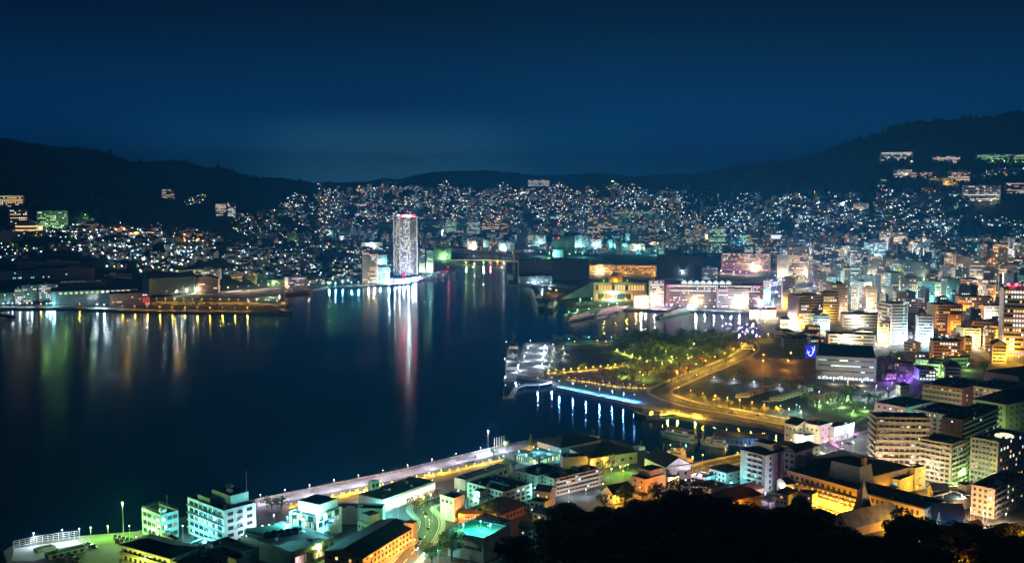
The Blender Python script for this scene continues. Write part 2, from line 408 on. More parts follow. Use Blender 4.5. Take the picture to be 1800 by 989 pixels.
def ribbon(pts, w, z, name, m, marks=True):
    """a road along photo points on the ground, with kerbs and painted lines"""
    pw = [G(p[0], p[1], GZ) for p in pts]
    sm = []
    for i in range(len(pw) - 1):
        p0, p1, p2, p3 = pw[max(0, i - 1)], pw[i], pw[i + 1], pw[min(len(pw) - 1, i + 2)]
        for k in range(8):
            t = k / 8
            sm.append(0.5 * ((2 * p1) + (p2 - p0) * t + (2 * p0 - 5 * p1 + 4 * p2 - p3) * t * t + (3 * p1 - p0 - 3 * p2 + p3) * t ** 3))
    sm.append(pw[-1])
    mb = MB(); nrm = []
    for i, p in enumerate(sm):
        d = (sm[min(i + 1, len(sm) - 1)] - sm[max(i - 1, 0)]); d.z = 0; d.normalize(); nrm.append(Vector((-d.y, d.x, 0)))
    def strip(o0, o1, zz, mi, dash=0):
        for i in range(len(sm) - 1):
            if dash and i % 2: continue
            a, b = sm[i], sm[i + 1]
            q = [a + nrm[i] * o1, a + nrm[i] * o0, b + nrm[i + 1] * o0, b + nrm[i + 1] * o1]
            mb.quad([(v.x, v.y, zz) for v in q], mi)
    strip(-w / 2, w / 2, z, 0)
    if marks:
        strip(-0.15, 0.15, z + 0.02, 1, 1); strip(-w / 2 + 0.6, -w / 2 + 0.85, z + 0.02, 1); strip(w / 2 - 0.85, w / 2 - 0.6, z + 0.02, 1)
        for s in (-1, 1):
            for i in range(len(sm) - 1):
                a, b = sm[i] + nrm[i] * s * w / 2, sm[i + 1] + nrm[i + 1] * s * w / 2
                a2, b2 = sm[i] + nrm[i] * s * (w / 2 + 2.5), sm[i + 1] + nrm[i + 1] * s * (w / 2 + 2.5)
                mb.quad([(a.x, a.y, z), (b.x, b.y, z), (b.x, b.y, z + 0.14), (a.x, a.y, z + 0.14)], 2)
                q = [(a.x, a.y, z + 0.14), (b.x, b.y, z + 0.14), (b2.x, b2.y, z + 0.14), (a2.x, a2.y, z + 0.14)]
                mb.quad(q if s < 0 else q[::-1], 2)
    struct(mb.build(name, [m, M_WHITEP, M_PAVE]))
    return sm
RD = GZ + 0.03
ROAD_PARK = [(1420, 748), (1350, 735), (1280, 722), (1217, 711), (1172, 697), (1160, 687), (1180, 676), (1220, 659), (1262, 643), (1300, 626), (1318, 612), (1312, 600)]
ribbon(ROAD_PARK, 17, RD, 'road', M_ASPH)
ROAD_LEFT = [(-40, 532), (120, 536), (190, 536), (265, 522), (350, 516), (430, 511), (503, 505), (560, 500)]
ribbon(ROAD_LEFT, 14, RD, 'road', M_ASPH)
ribbon([(1475, 800), (1440, 775), (1480, 760), (1530, 742), (1600, 690), (1640, 640)], 15, RD, 'road', M_ASPH)
ribbon([(1518, 562), (1524, 530), (1526, 505), (1530, 470)], 26, RD, 'road', M_ASPH)
ribbon([(1350, 560), (1345, 535), (1352, 510), (1362, 480)], 20, RD, 'road', M_ASPH)
ribbon([(1700, 590), (1770, 622), (1820, 625)], 12, RD, 'road', M_ASPH)
ribbon([(700, 1000), (745, 945), (755, 915), (742, 890), (800, 872)], 11, RD, 'road', M_ASPH)
ribbon([(1215, 830), (1260, 815), (1330, 800), (1400, 785)], 13, RD, 'road', M_ASPH)
# surfaces laid on the ground
M_PATH = mat('path_gravel', (0.26, 0.23, 0.18), 0.9, 0.2, 0.2)
for pts in ([(960, 656), (1010, 653), (1060, 648), (1115, 641), (1160, 640)], [(1082, 617), (1110, 627), (1140, 635), (1190, 631), (1250, 621)], [(995, 667), (1040, 672), (1090, 680), (1145, 683)], [(970, 604), (1040, 603), (1090, 600), (1150, 612)]):
    ribbon(pts, 4.0, GZ + 0.09, 'path', M_PATH, False)
sheet([(925, 602), (968, 601), (952, 640), (958, 664), (898, 657)], GZ + 0.04, 'quay_paving', M_PAVE)
sheet([(975, 601), (1090, 597), (1140, 612), (1110, 640), (1050, 652), (965, 655), (958, 640)], GZ + 0.04, 'lawn', M_GRASS)
sheet([(1085, 640), (1300, 606), (1290, 620), (1200, 655), (1150, 675), (1090, 698), (985, 676), (975, 660)], GZ + 0.05, 'park_ground', M_GRASS)
sheet([(977, 680), (988, 677.6), (1095, 698.6), (1130, 706), (1118, 709), (1089, 703.2)], GZ + 0.07, 'promenade', M_PAVE)
sheet([(1190, 700), (1235, 668), (1330, 674), (1440, 685), (1480, 705), (1420, 735), (1290, 718)], GZ + 0.04, 'car_park', M_ASPH)
sheet([(1262, 660), (1320, 636), (1400, 636), (1425, 660), (1400, 672), (1300, 668)], GZ + 0.045, 'car_park', M_ASPH)
sheet([(447, 878), (700, 829), (870, 788), (925, 776), (960, 780), (880, 797), (700, 841), (500, 881), (455, 890)], GZ + 0.04, 'promenade', mat('promenade_paving', (0.26, 0.26, 0.28), 0.7, 0.3, 0.12))
sheet([(505, 888), (700, 850), (880, 805), (905, 812), (820, 838), (640, 872), (520, 905)], GZ + 0.05, 'terrace_ground', mat('terrace_grass', (0.16, 0.14, 0.035), 0.95, 0.45, 0.05))
sheet([(142, 944), (238, 935), (236, 950), (170, 960)], GZ + 0.05, 'lawn', M_GRASS)
sheet([(25, 963), (135, 948), (150, 960), (60, 985), (20, 985)], GZ + 0.045, 'yard_paving', M_PAVE)
sheet([(1480, 735), (1510, 720), (1530, 730), (1500, 742)], GZ + 0.05, 'lawn', M_GRASS)
sheet([(1070, 828), (1106, 824), (1108, 842), (1072, 846)], GZ + 0.05, 'lawn', M_GRASS)
sheet([(905, 812), (925, 798), (985, 795), (1000, 808), (950, 822)], GZ + 0.06, 'plaza_paving', M_PAVE)

# near hillside below the viewpoint
HB = [(-600, 20, 30), (780, 20, 30), (840, 22, 40), (900, 42, 52), (1000, 52, 56), (1250, 51, 55), (1400, 51, 55), (1500, 47, 51), (1620, 46, 50), (1800, 46, 52), (2600, 50, 60)]
def hz(x, y):
    c = x / max(y, 30) * F + 900
    c = max(-599, min(2599, c))
    for a, b in zip(HB, HB[1:]):
        if b[0] > c: break
    t = smooth((c - a[0]) / (b[0] - a[0])); z3 = a[1] + (b[1] - a[1]) * t
    kn = [(0, 150), (60, 126), (100, 102), (200, z3 + 28 if c > 800 else 70), (330, z3), (352, z3 - 5), (425, 2.0), (460, -2)]
    for p, q in zip(kn, kn[1:]):
        if y < q[0]: break
    u = (y - p[0]) / (q[0] - p[0]); z = p[1] + (q[1] - p[1]) * max(0, min(1, u))
    return z + 2.0 * noise.noise(Vector((x * 0.03, y * 0.03, 1)))
mb = MB(); ncx = 71
for j in range(47):
    for i in range(ncx):
        x, y = -350 + i * 10.0, j * 10.0 - 5
        mb.v.append((x, y, hz(x, y)))
for j in range(46):
    for i in range(ncx - 1):
        a = j * ncx + i; mb.f.append((a, a + 1, a + ncx + 1, a + ncx)); mb.m.append(0)
struct(mb.build('hillside', mat('hillside_soil', (0.03, 0.035, 0.022), 0.95, 0.5, 0.1, 0, 0.1), smooth=True))

# haze over the whole harbour
def haze():
    m = bpy.data.materials.new('haze'); m.use_nodes = True
    n, l = m.node_tree.nodes, m.node_tree.links
    n.remove(n['Principled BSDF'])
    v = n.new('ShaderNodeVolumePrincipled')
    v.inputs['Color'].default_value = (0.04, 0.36, 1.0, 1)
    v.inputs['Density'].default_value = HAZE_DENSITY
    v.inputs['Anisotropy'].default_value = 0.15
    l.new(v.outputs[0], n['Material Output'].inputs['Volume'])
    mb = MB(); mb.box((0, 6250, 350), (17000, 15300, 712))
    o = mb.build('haze', m); o['kind'] = 'stuff'
if HAZE_DENSITY: haze()

# ------------------------------------------------------------------ lamps
POWER = [('between the city blocks', 6.5), ('bright white avenue', 2.6), ('canal street', 2.5), ('rail yard', 2.5), ('gas tanks', 1.5), ('middle city', 2.5), ('mall quay', 2.2), ('foot of the tallest', 6.0), ('channel shore', 3.0), ('channel promenade', 3.0),
 ('slim brown tower', 3.0), ('left works quay', 0.9), ('on top of the jetty', 3.5), ('jetty foot', 2.0), ('left shore road', 4.0), ('on the left slope', 1.6), ('boat halls', 1.5), ('orange lit pair', 1.8), ('grass terraces', 6.0), ('the quay promenade', 1.6), ('the braced office', 0.8), ('waterside road', 2.6), ('park road', 2.6),
 ('lawn path', 4.0), ('park path', 3.5), ('waterside trees', 2.2), ('between the park trees', 3.5), ('on the pale quay', 1.7), ('lawn edge', 2.2), ('blue promenade', 2.6), ('purple lit', 1.3), ('orange lit yard', 1.3), ('green gabled sheds', 0.35), ('hotel front', 1.1), ('hotel wing', 1.1), ('navigation lamp', 1.6), ('between the park trees', 5.0), ('upper park path', 2.0), ('garden', 1.8), ('apartment towers', 0.9), ('parking deck', 3.5), ('near lawn', 1.4), ('low office wing', 1.2), ('below the parking', 1.5), ('mint', 1.3), ('apartment yard', 0.45), ('apartment towers', 0.5), ('cream hotel', 0.4),
 ('near street', 1.3), ('behind the hotel', 0.6), ('tram street', 0.7), ('orange school', 0.8), ('office wing', 0.7), ('pink hall', 0.8), ('department store', 2.5), ('amber arcade', 2.0), ('dark pier', 2.0), ('yacht', 2.0),
 ('boat moorings', 2.0), ('white apartment', 0.6), ('far up the valley', 2.0), ('right slope houses', 2.0), ('plaza', 0.7), ('excursion', 2.0), ('lit decks behind', 2.0), ('shipyard shed', 3.0), ('tan balcony', 1.5)]
def power(group, label):
    t = (group or '') + ' ' + (label or '')
    for k, f in POWER:
        if k in t: return f
    return 1.0
POLE = {}
LAMPS = []
class LampSpec(dict):
    def __setitem__(s, k, v): dict.__setitem__(s, k, v)
def lamp(p, c, watt, h=8.0, group=None, label=None, r=0.35, head=0.45, name=None, pole=True):
    if p[1] < 900: head *= .62
    LAMPS.append((Vector(p), c, watt * power(group, label), h, group, label, r, head, name or ('garden_lamp' if h < 4 else 'street_lamp')))
def lamp_light(p, c, watt, z, r, parent):
    ld = bpy.data.lights.new('lamp_light', 'POINT'); ld.energy = watt * LAMP_GAIN; ld.color = LCOL[c]; ld.shadow_soft_size = r
    lo = bpy.data.objects.new('lamp_light', ld); COL.objects.link(lo); lo.parent = parent; lo.location = (p[0], p[1], p[2] + z)
def build_lamps(limit=285):
    """a lamp is pole, head and its light; past the limit of a kind the farthest ones become one mass"""
    seen = {}; rest = {}
    for sp in sorted(LAMPS, key=lambda q: (q[4] is not None, q[0].y)):
        p, c, watt, h, group, label, r, head, name = sp
        seen[name] = seen.get(name, 0) + 1
        if seen[name] > limit: rest.setdefault(name, []).append(sp); continue
        key = (c, round(h, 1), round(head, 2))
        if key not in POLE:
            a = MB(); a.tube((0, 0, 0), (0, 0, h), 0.11, 5, 0, 0.06)
            b = MB(); b.lathe((0, 0, h), [(0.05, -head * 0.6), (head * 0.8, -head * 0.3), (head, 0), (head * 0.7, head * 0.45), (0.04, head * 0.6)], 8, 0)
            POLE[key] = (a.mesh('pole', M_METAL), b.mesh('lamp_head', LEM[c]))
        o = thing(name, label, 'lamp', p, group)
        inst('pole', POLE[key][0], o); inst('lamp_head', POLE[key][1], o)
        if watt: lamp_light((0, 0, 0), c, watt, h - head - r - 0.1, r, o)
    for name, lst in rest.items():
        mb = MB(); ks = sorted(LCOL)
        for p, c, watt, h, *_r in lst:
            head = _r[3]
            mb.tube(p, p + Vector((0, 0, h)), 0.12, 4, 0); mb.lathe((p.x, p.y, p.z + h), [(0.05, -head * .6), (head, 0), (0.05, head * .6)], 6, ks.index(c) + 1)
        o = mb.build('farther_' + name + 's', [M_METAL] + [LEM[k] for k in ks]); o['kind'] = 'stuff'; o['label'] = 'many lamps glowing between the farther buildings'
        for p, c, watt, h, *_r in lst:
            if watt: lamp_light(p, c, watt, h - _r[3] - _r[2] - 0.1, _r[2], o)
def lamps_px(lst, c, watt, h, group, label, head=0.45, z=GZ, step=1, **k):
    for px, py in lst: lamp(G(px, py, z), c, watt, h, group, label, head=head, **k)
def along(pts, step):
    """photo points spaced evenly along a polyline"""
    out = []; rest = 0.0
    for (x0, y0), (x1, y1) in zip(pts, pts[1:]):
        d = math.hypot(x1 - x0, y1 - y0); t = rest
        while t < d: out.append((x0 + (x1 - x0) * t / d, y0 + (y1 - y0) * t / d)); t += step
        rest = t - d
    return out

# ------------------------------------------------------------------ buildings
WIN = {}
def win_mesh(k):
    var = 0 if k == 'dark' else random.choice([0, 0, 1, 2, 3, 4])
    if (k, var) not in WIN:
        mb = MB(); o, i, d, p = 0.5, 0.42, 0.07, 0.02
        ring = [(-o, -o), (o, -o), (o, o), (-o, o)]; inn = [(-i, -i), (i, -i), (i, i), (-i, i)]
        for a in range(4):
            b = (a + 1) % 4
            mb.quad([(ring[b][0], d, ring[b][1]), (ring[a][0], d, ring[a][1]), (inn[a][0], d, inn[a][1]), (inn[b][0], d, inn[b][1])], 0)
            mb.quad([(ring[a][0], d, ring[a][1]), (ring[b][0], d, ring[b][1]), (ring[b][0], 0, ring[b][1]), (ring[a][0], 0, ring[a][1])], 0)
            mb.quad([(inn[b][0], d, inn[b][1]), (inn[a][0], d, inn[a][1]), (inn[a][0], p, inn[a][1]), (inn[b][0], p, inn[b][1])], 0)
        cut = {0: None, 1: ('x', -.05, 2, 1), 2: ('x', .1, 1, 3), 3: ('z', .12, 1, 2), 4: ('x', 0, 2, 2)}[var]
        def pane(x0, x1, z0, z1, mi): mb.quad([(x0, p, z1), (x1, p, z1), (x1, p, z0), (x0, p, z0)], mi)
        if cut is None: pane(-i, i, -i, i, 1)
        elif cut[0] == 'x': pane(-i, cut[1], -i, i, cut[2]); pane(cut[1], i, -i, i, cut[3])
        else: pane(-i, i, -i, cut[1], cut[2]); pane(-i, i, cut[1], i, cut[3])
        mb.quad([(-0.02, d, i), (0.02, d, i), (0.02, d, -i), (-0.02, d, -i)], 0)
        WIN[(k, var)] = mb.mesh('window', [M_FRAME, PANE[k], CURTAIN.get(k, M_GLASS), M_GLASS])
    return WIN[(k, var)]
def kind_of(label):
    for keys, nm, ct in ((('hotel', 'inn ', 'resort'), 'hotel', 'hotel'), (('apartment', 'flats', 'balcony'), 'apartment_building', 'apartments'), (('shed', 'warehouse', 'workshop', 'boat hall'), 'shed', 'shed'),
        (('office', 'bank'), 'office_building', 'office'), (('school',), 'school', 'school'), (('hospital',), 'hospital', 'hospital'), (('mall', 'store', 'arcade', 'restaurant', 'shop'), 'shop_building', 'shop'),
        (('hall', 'arena', 'pavilion', 'terminal'), 'hall', 'hall'), (('tower',), 'tower_block', 'tower'), (('house',), 'town_house', 'house')):
        if any(k in label for k in keys): return nm, ct
    return 'building', 'building'
class Bld:
    """a building under construction: root Empty, world-space frame"""
    def __init__(s, name, label, cat, B, u, lu, v, lv, z0, z1, group=None):
        s.B, s.u, s.lu, s.v, s.lv, s.z0, s.z1 = Vector(B[:2]), u, lu, v, lv, z0, z1
        c = s.B + u * lu / 2 + v * lv / 2
        s.off = Vector((c.x, c.y, z0)); s.nw = 0; s.over = {}
        if name == 'building' and label: name, cat = kind_of(label)
        s.root = thing(name, label, cat, s.off, group)
    def pt(s, a, b, z=0): q = s.B + s.u * a * s.lu + s.v * b * s.lv; return Vector((q.x, q.y, z))
    def poly(s, a0=0, a1=1, b0=0, b1=1): return [s.pt(a0, b0), s.pt(a1, b0), s.pt(a1, b1), s.pt(a0, b1)]
    def part(s, mb, name, m, parent=None, smooth=False): return mb.build(name, m, parent or s.root, s.off, smooth) if parent is None else mb.build(name, m, parent, s.off, smooth)
    def face(s, w):
        """(start corner, direction, length, outward normal); L runs from near corner B to A, R from B to C"""
        if w == 'L': p, d, l, n = s.pt(0, 0), s.u, s.lu, -s.v
        elif w == 'R': p, d, l, n = s.pt(0, 0), s.v, s.lv, -s.u
        elif w == 'BL': p, d, l, n = s.pt(0, 1), s.u, s.lu, s.v
        else: p, d, l, n = s.pt(1, 0), s.v, s.lv, s.u
        return Vector(p[:2]), d, l, n
    def windows(s, w, nx, nzz, ww=1.6, wh=1.5, z0=None, z1=None, x0=0.05, x1=0.95, lit=0.3, pal='mix', arr=None, out=0.0, names='window'):
        p, d, l, n = s.face(w)
        z0 = s.z0 + 0.6 if z0 is None else z0; z1 = s.z1 - 0.6 if z1 is None else z1
        nn = Vector((n.x, n.y, 0)); xx = nn.cross(Vector((0, 0, 1)))
        rot = Matrix((xx, nn, Vector((0, 0, 1)))).transposed().to_4x4()
        for j in range(nzz):
            for i in range(nx):
                t = x0 + (x1 - x0) * (i + 0.5) / nx
                q = p + d * l * t
                zc = z0 + (z1 - z0) * (j + 0.5) / nzz
                k = random.choice(PAL[pal]) if (arr is None and random.random() < lit) or (arr and (i, j) in arr) else 'dark'
                mw = Matrix.Translation(Vector((q.x, q.y, zc)) + nn * out - s.off) @ rot @ Matrix.Diagonal((ww * random.uniform(.92, 1.06), 1, wh, 1))
                if s.nw < 98: inst(names, win_mesh(k), s.root, mw); s.nw += 1
                else: s.over.setdefault(k, []).append(mw)
    def clutter(s):
        k = int(min(9, s.lu * s.lv / 55))
        for _ in range(k):
            a, b = random.uniform(.06, .9), random.uniform(.06, .9); z = s.z1 - .78; t = random.random(); mb = MB(); q = s.pt(a, b, z)
            if t < .5: mb.obox(q, s.u, s.v, random.uniform(.4, 1.0), random.uniform(.35, .6), z, z + random.uniform(.7, 1.3)); s.part(mb, 'air_unit', random.choice([M_METAL, M_WHITEP, M_CONC]))
            elif t < .7: mb.tube(q, q + Vector((0, 0, 1.6)), .7, 9); s.part(mb, 'water_tank', random.choice([M_WHITEP, M_METAL]))
            elif t < .85: mb.tube(q, q + Vector((0, 0, random.uniform(2, 4))), .05, 4); mb.tube(q + s.u.to_3d() * -.6 + Vector((0, 0, 1.8)), q + s.u.to_3d() * .6 + Vector((0, 0, 1.8)), .03, 3); s.part(mb, 'antenna', M_METAL)
            else: e = s.pt(min(.95, a + random.uniform(.1, .3)), b, z); mb.tube(q + Vector((0, 0, .25)), e + Vector((0, 0, .25)), .12, 5); s.part(mb, 'roof_pipe', M_METAL)
    def finish(s):
        if s.flat: s.clutter()
        if s.over:
            mb = MB(); ks = ['dark'] + [k for k in s.over if k != 'dark']
            for k, ms in s.over.items():
                for mw in ms:
                    c = [mw @ Vector(q) for q in ((0.46, 0.05, 0.46), (0.46, 0.05, -0.46), (-0.46, 0.05, -0.46), (-0.46, 0.05, 0.46))]
                    mb.quad(c[::-1], ks.index(k))
            o = mb.build('windows', [PANE[k] for k in ks], s.root); o['kind'] = 'stuff'
    def balconies(s, w, nzz, m, depth=1.3, z0=None, z1=None, x0=0.0, x1=1.0, rail=1.0):
        p, d, l, n = s.face(w)
        z0 = s.z0 if z0 is None else z0; z1 = s.z1 if z1 is None else z1
        for j in range(nzz):
            z = z0 + (z1 - z0) * j / nzz + (0.0 if j else 0.3)
            mb = MB(); a, b = p + d * l * x0, p + d * l * x1; c = (a + b) / 2 + n * (depth / 2 + 0.003)
            mb.obox(c, d, n, (b - a).length / 2, depth / 2, z, z + 0.2)
            mb.obox(c + n * (depth / 2 - 0.08), d, n, (b - a).length / 2, 0.08, z + 0.2, z + 0.2 + rail)
            s.part(mb, 'balcony', m)
    flat = False
    def shell(s, wm, rm, kind='flat', par=0.9, rise=4.0, ov=0.5):
        s.flat = kind == 'flat'
        mb = MB(); P4 = s.poly()
        ccw = s.u.x * s.v.y - s.u.y * s.v.x > 0
        if kind == 'flat':
            mb.prism(P4, s.z0 - 6, s.z1 - par)
            for (a0, a1, b0, b1) in ((0, 1, 0, 0.3 / s.lv), (0, 1, 1 - 0.3 / s.lv, 1), (0, 0.3 / s.lu, 0.3 / s.lv, 1 - 0.3 / s.lv), (1 - 0.3 / s.lu, 1, 0.3 / s.lv, 1 - 0.3 / s.lv)):
                mb.prism(s.poly(a0, a1, b0, b1), s.z1 - par, s.z1)
            s.part(mb, 'wall', wm)
            r = MB(); e = 0.32
            r.prism(s.poly(e / s.lu, 1 - e / s.lu, e / s.lv, 1 - e / s.lv), s.z1 - par + 0.003, s.z1 - par + 0.12)
            s.part(r, 'roof', rm)
        elif kind in ('gableu', 'gablev', 'hip'):
            mb.prism(P4, s.z0 - 6, s.z1)
            eu, ev = ov / s.lu, ov / s.lv
            A, Bq, C, D = s.pt(-eu, -ev, s.z1), s.pt(1 + eu, -ev, s.z1), s.pt(1 + eu, 1 + ev, s.z1), s.pt(-eu, 1 + ev, s.z1)
            if kind == 'gableu': r0, r1 = s.pt(-eu, 0.5, s.z1 + rise), s.pt(1 + eu, 0.5, s.z1 + rise)
            elif kind == 'gablev': r0, r1 = s.pt(0.5, -ev, s.z1 + rise), s.pt(0.5, 1 + ev, s.z1 + rise)
            else:
                if s.lu >= s.lv: k = min(0.48, s.lv / 2 / s.lu); r0, r1 = s.pt(k, 0.5, s.z1 + rise), s.pt(1 - k, 0.5, s.z1 + rise)
                else: k = min(0.48, s.lu / 2 / s.lv); r0, r1 = s.pt(0.5, k, s.z1 + rise), s.pt(0.5, 1 - k, s.z1 + rise)
            r = MB(); up = Vector((0, 0, 0.03)); th = Vector((0, 0, 0.28))
            along_u = kind == 'gableu' or (kind == 'hip' and s.lu >= s.lv)
            qs = [(A, Bq, r1, r0), (C, D, r0, r1)] if along_u else [(Bq, C, r1, r0), (D, A, r0, r1)]
            ts = [(Bq, C, r1), (D, A, r0)] if along_u else [(A, Bq, r0), (C, D, r1)]
            for q in qs + (ts if kind == 'hip' else []):
                r.quad([x + th for x in q]); r.quad([x + up for x in q[::-1]])
            for a, b in ((A, Bq), (Bq, C), (C, D), (D, A)): r.quad([a + up, b + up, b + th, a + th])
            s.part(r, 'roof', rm)
            if kind != 'hip':
                for (a, b, c) in ts:
                    k = ov / (s.lu if along_u else s.lv); cen = s.pt(0.5, 0.5, 0)
                    f = lambda q: Vector((cen.x + (q.x - cen.x) / (1 + 2 * k), cen.y + (q.y - cen.y) / (1 + 2 * k), q.z))
                    mb.quad([f(a), f(b), f(c) - Vector((0, 0, 0.02))])
            s.part(mb, 'wall', wm)
        return s
    def box_part(s, name, a0, a1, b0, b1, z0, z1, m, top=None):
        mb = MB(); mb.prism(s.poly(a0, a1, b0, b1), z0, z1, 0, None if top is None else 1)
        return s.part(mb, name, [m] if top is None else [m, top])
    def units(s, k, zt=None):
        zt = s.z1 - 0.78 if zt is None else zt
        for _ in range(k):
            a, b = random.uniform(0.15, 0.8), random.uniform(0.15, 0.8); w = random.uniform(1.5, 3.5)
            s.box_part('rooftop_unit', a, min(0.95, a + w / s.lu), b, min(0.95, b + w * 0.7 / s.lv), zt, zt + random.uniform(1.0, 2.4), random.choice([M_METAL, M_CONC, M_WHITEP]))
def frame(A, B, C, yb, g=GZ, zr=None):
    """near corner B, left corner A, right corner C at roof height; yb: photo row of the near corner's foot"""
    Bw = G(B[0], yb, g); z1 = P(B[0], B[1], Bw.y).z if zr is None else zr
    if zr is not None: Bw = G(B[0], B[1], zr)
    Aw, Cw = G(A[0], A[1], z1), G(C[0], C[1], z1)
    b = Vector(Bw[:2]); u, v = Vector(Aw[:2]) - b, Vector(Cw[:2]) - b
    lu, lv = u.length, v.length; au, av = math.atan2(u.y, u.x), math.atan2(v.y, v.x)
    df = au - av
    while df < -math.pi: df += 2 * math.pi
    while df > math.pi: df -= 2 * math.pi
    e = (abs(df) - math.pi / 2) / 2 * (1 if df > 0 else -1)
    au -= e; av += e
    return b, Vector((math.cos(au), math.sin(au))), lu, Vector((math.cos(av), math.sin(av))), lv, g, z1
SKEW = []
def near(label, A, B, C, yb, wk, rk='dark', kind='flat', g=GZ, zr=None, name='building', cat='building', rise=4.0, par=0.9, ov=0.6):
    fr = frame(A, B, C, yb, g, zr)
    b = Bld(name, label, cat, *fr)
    b.shell(wall(wk) if isinstance(wk, str) else wk, roof(rk), kind, par, rise, ov)
    SKEW.append((label, round(fr[2], 1), round(fr[4], 1), round(fr[6] - fr[5], 1)))
    BL[label] = b
    return b
BL = {}
FOOT = []     # occupied places (x, y, radius)
exec_parts = []

# ================================================================== the near shore
def rail(b, z, m=M_METAL, h=1.0):
    mb = MB(); c = [b.pt(0.01, 0.01, z), b.pt(0.99, 0.01, z), b.pt(0.99, 0.99, z), b.pt(0.01, 0.99, z)]
    for i in range(4):
        p, q = c[i], c[(i + 1) % 4]
        mb.tube(p + Vector((0, 0, h)), q + Vector((0, 0, h)), 0.05, 4)
        k = max(2, int((q - p).length / 2.5))
        for j in range(k): r = p.lerp(q, j / k); mb.tube(r, r + Vector((0, 0, h)), 0.04, 4)
    b.part(mb, 'railing', m)
def braces(b, w, cells, nx, nzz, z0, z1, x0, x1, m):
    """diagonal seismic braces in front of a face, one part per bay"""
    p, d, l, n = b.face(w)
    for (i, j) in cells:
        ta, tb = x0 + (x1 - x0) * i / nx, x0 + (x1 - x0) * (i + 1) / nx
        za, zb = z0 + (z1 - z0) * j / nzz + 0.5, z0 + (z1 - z0) * (j + 1) / nzz - 0.5
        mb = MB(); f = lambda t, z: Vector(((p + d * l * t + n * 0.3).x, (p + d * l * t + n * 0.3).y, z))
        mb.tube(f(ta, za), f((ta + tb) / 2, zb), 0.16, 4); mb.tube(f(tb, za), f((ta + tb) / 2, zb), 0.16, 4)
        b.part(mb, 'brace', m)

b = near('white five storey harbour office with diagonal braces and a rooftop penthouse', (313, 877), (395, 897), (454.5, 884.5), 964, 'white')
b.windows('L', 7, 5, 3.5, 2.0, lit=0.0, pal='cool', arr={(1, 1), (2, 1), (1, 2), (2, 2), (3, 2), (4, 2), (5, 2)})
b.windows('R', 3, 5, 3.0, 1.8, lit=0.0)
braces(b, 'L', [(1, 4), (2, 4), (4, 4), (2, 3), (3, 3), (4, 3), (2, 1), (3, 1), (2, 2), (3, 2), (4, 2)], 7, 5, b.z0, b.z1, 0.05, 0.95, M_WHITEP)
braces(b, 'R', [(1, 4), (1, 3), (1, 2)], 3, 5, b.z0, b.z1, 0.05, 0.95, M_WHITEP)
for j in range(1, 5):
    p, d, l, n = b.face('L'); mb = MB(); z = b.z0 + (b.z1 - b.z0) * j / 5
    mb.obox(p + d * l / 2 + n * 0.45, d, n, l / 2, 0.44, z - 0.15, z + 0.1); b.part(mb, 'ledge', wall('white'))
zt = b.z1 - 0.78
b.box_part('penthouse', 0.12, 0.62, 0.35, 0.92, zt, zt + 5.6, wall('white'), roof('dark'))
b.box_part('plant_room', 0.45, 0.8, 0.1, 0.34, zt, zt + 3.0, wall('green'))
b.box_part('water_tank', 0.25, 0.35, 0.5, 0.6, zt + 5.62, zt + 7.0, M_WHITEP)
b.box_part('rooftop_unit', 0.45, 0.55, 0.7, 0.85, zt + 5.62, zt + 6.8, M_METAL)
mb = MB(); q = b.pt(0.15, 0.9, zt + 5.6); mb.tube(q, q + Vector((0, 0, 10)), 0.12, 5, 0, 0.05); b.part(mb, 'antenna', M_METAL)
b.finish()
b = near('low green lit office wing with a white radome on its flat roof', (240, 894), (284, 904), (316, 897), 951, 'teal')
b.windows('L', 4, 3, 3.4, 2.3, arr={(0, 2), (1, 2)}, pal='cool'); b.windows('R', 3, 3, 2.4, 2.0, lit=0.4, pal='cool')
q = b.pt(0.12, 0.25, b.z1 - 0.7)
mb = MB(); mb.lathe(q, [(0.8, 0), (0.8, 0.6), (1.5, 1.0), (1.9, 1.9), (1.5, 2.9), (0.7, 3.5), (0.02, 3.7)], 14); b.part(mb, 'radome', M_WHITEP, smooth=True)
mb = MB(); q = b.pt(0.3, 0.7, b.z1); mb.tube(q, q + Vector((0, 0, 7)), 0.08, 5); b.part(mb, 'antenna', M_METAL)
rail(b, b.z1); b.finish()
b = near('small windowless pale yellow stair block beside the apartments', (276, 938), (309, 949), (320, 946.5), 974, 'yellow', par=0.5)
b.windows('R', 1, 1, 1.6, 2.6, z0=b.z0, z1=b.z0 + 4); b.units(1); b.finish()
b = near('cream apartment block with a green sloped roof and small balconies', (211, 957), (300, 981), (350, 962), 1025, 'cream', 'slate', 'hip', rise=2.0)
b.windows('L', 9, 3, 1.7, 1.9, lit=0.15, pal='green'); b.balconies('L', 3, M_METAL, 0.9); b.finish()
b = near('dark flat roofed hall with a row of roof vents', (268, 984), (340, 1000), (470, 968), 1060, 'grey', zr=12.0); b.units(5); b.finish()
b = near('white parapet block with a single rooftop air unit', (351, 968), (415, 983), (442, 976), 1030, 'white', zr=14.5)
b.units(1); b.windows('L', 6, 2, 0.9, 1.2, z1=b.z1 - 2); b.finish()
b = near('small low shed with a dark roof behind the stair block', (322, 956), (352, 966), (388, 950), 992, 'teal', zr=9.0); b.finish()

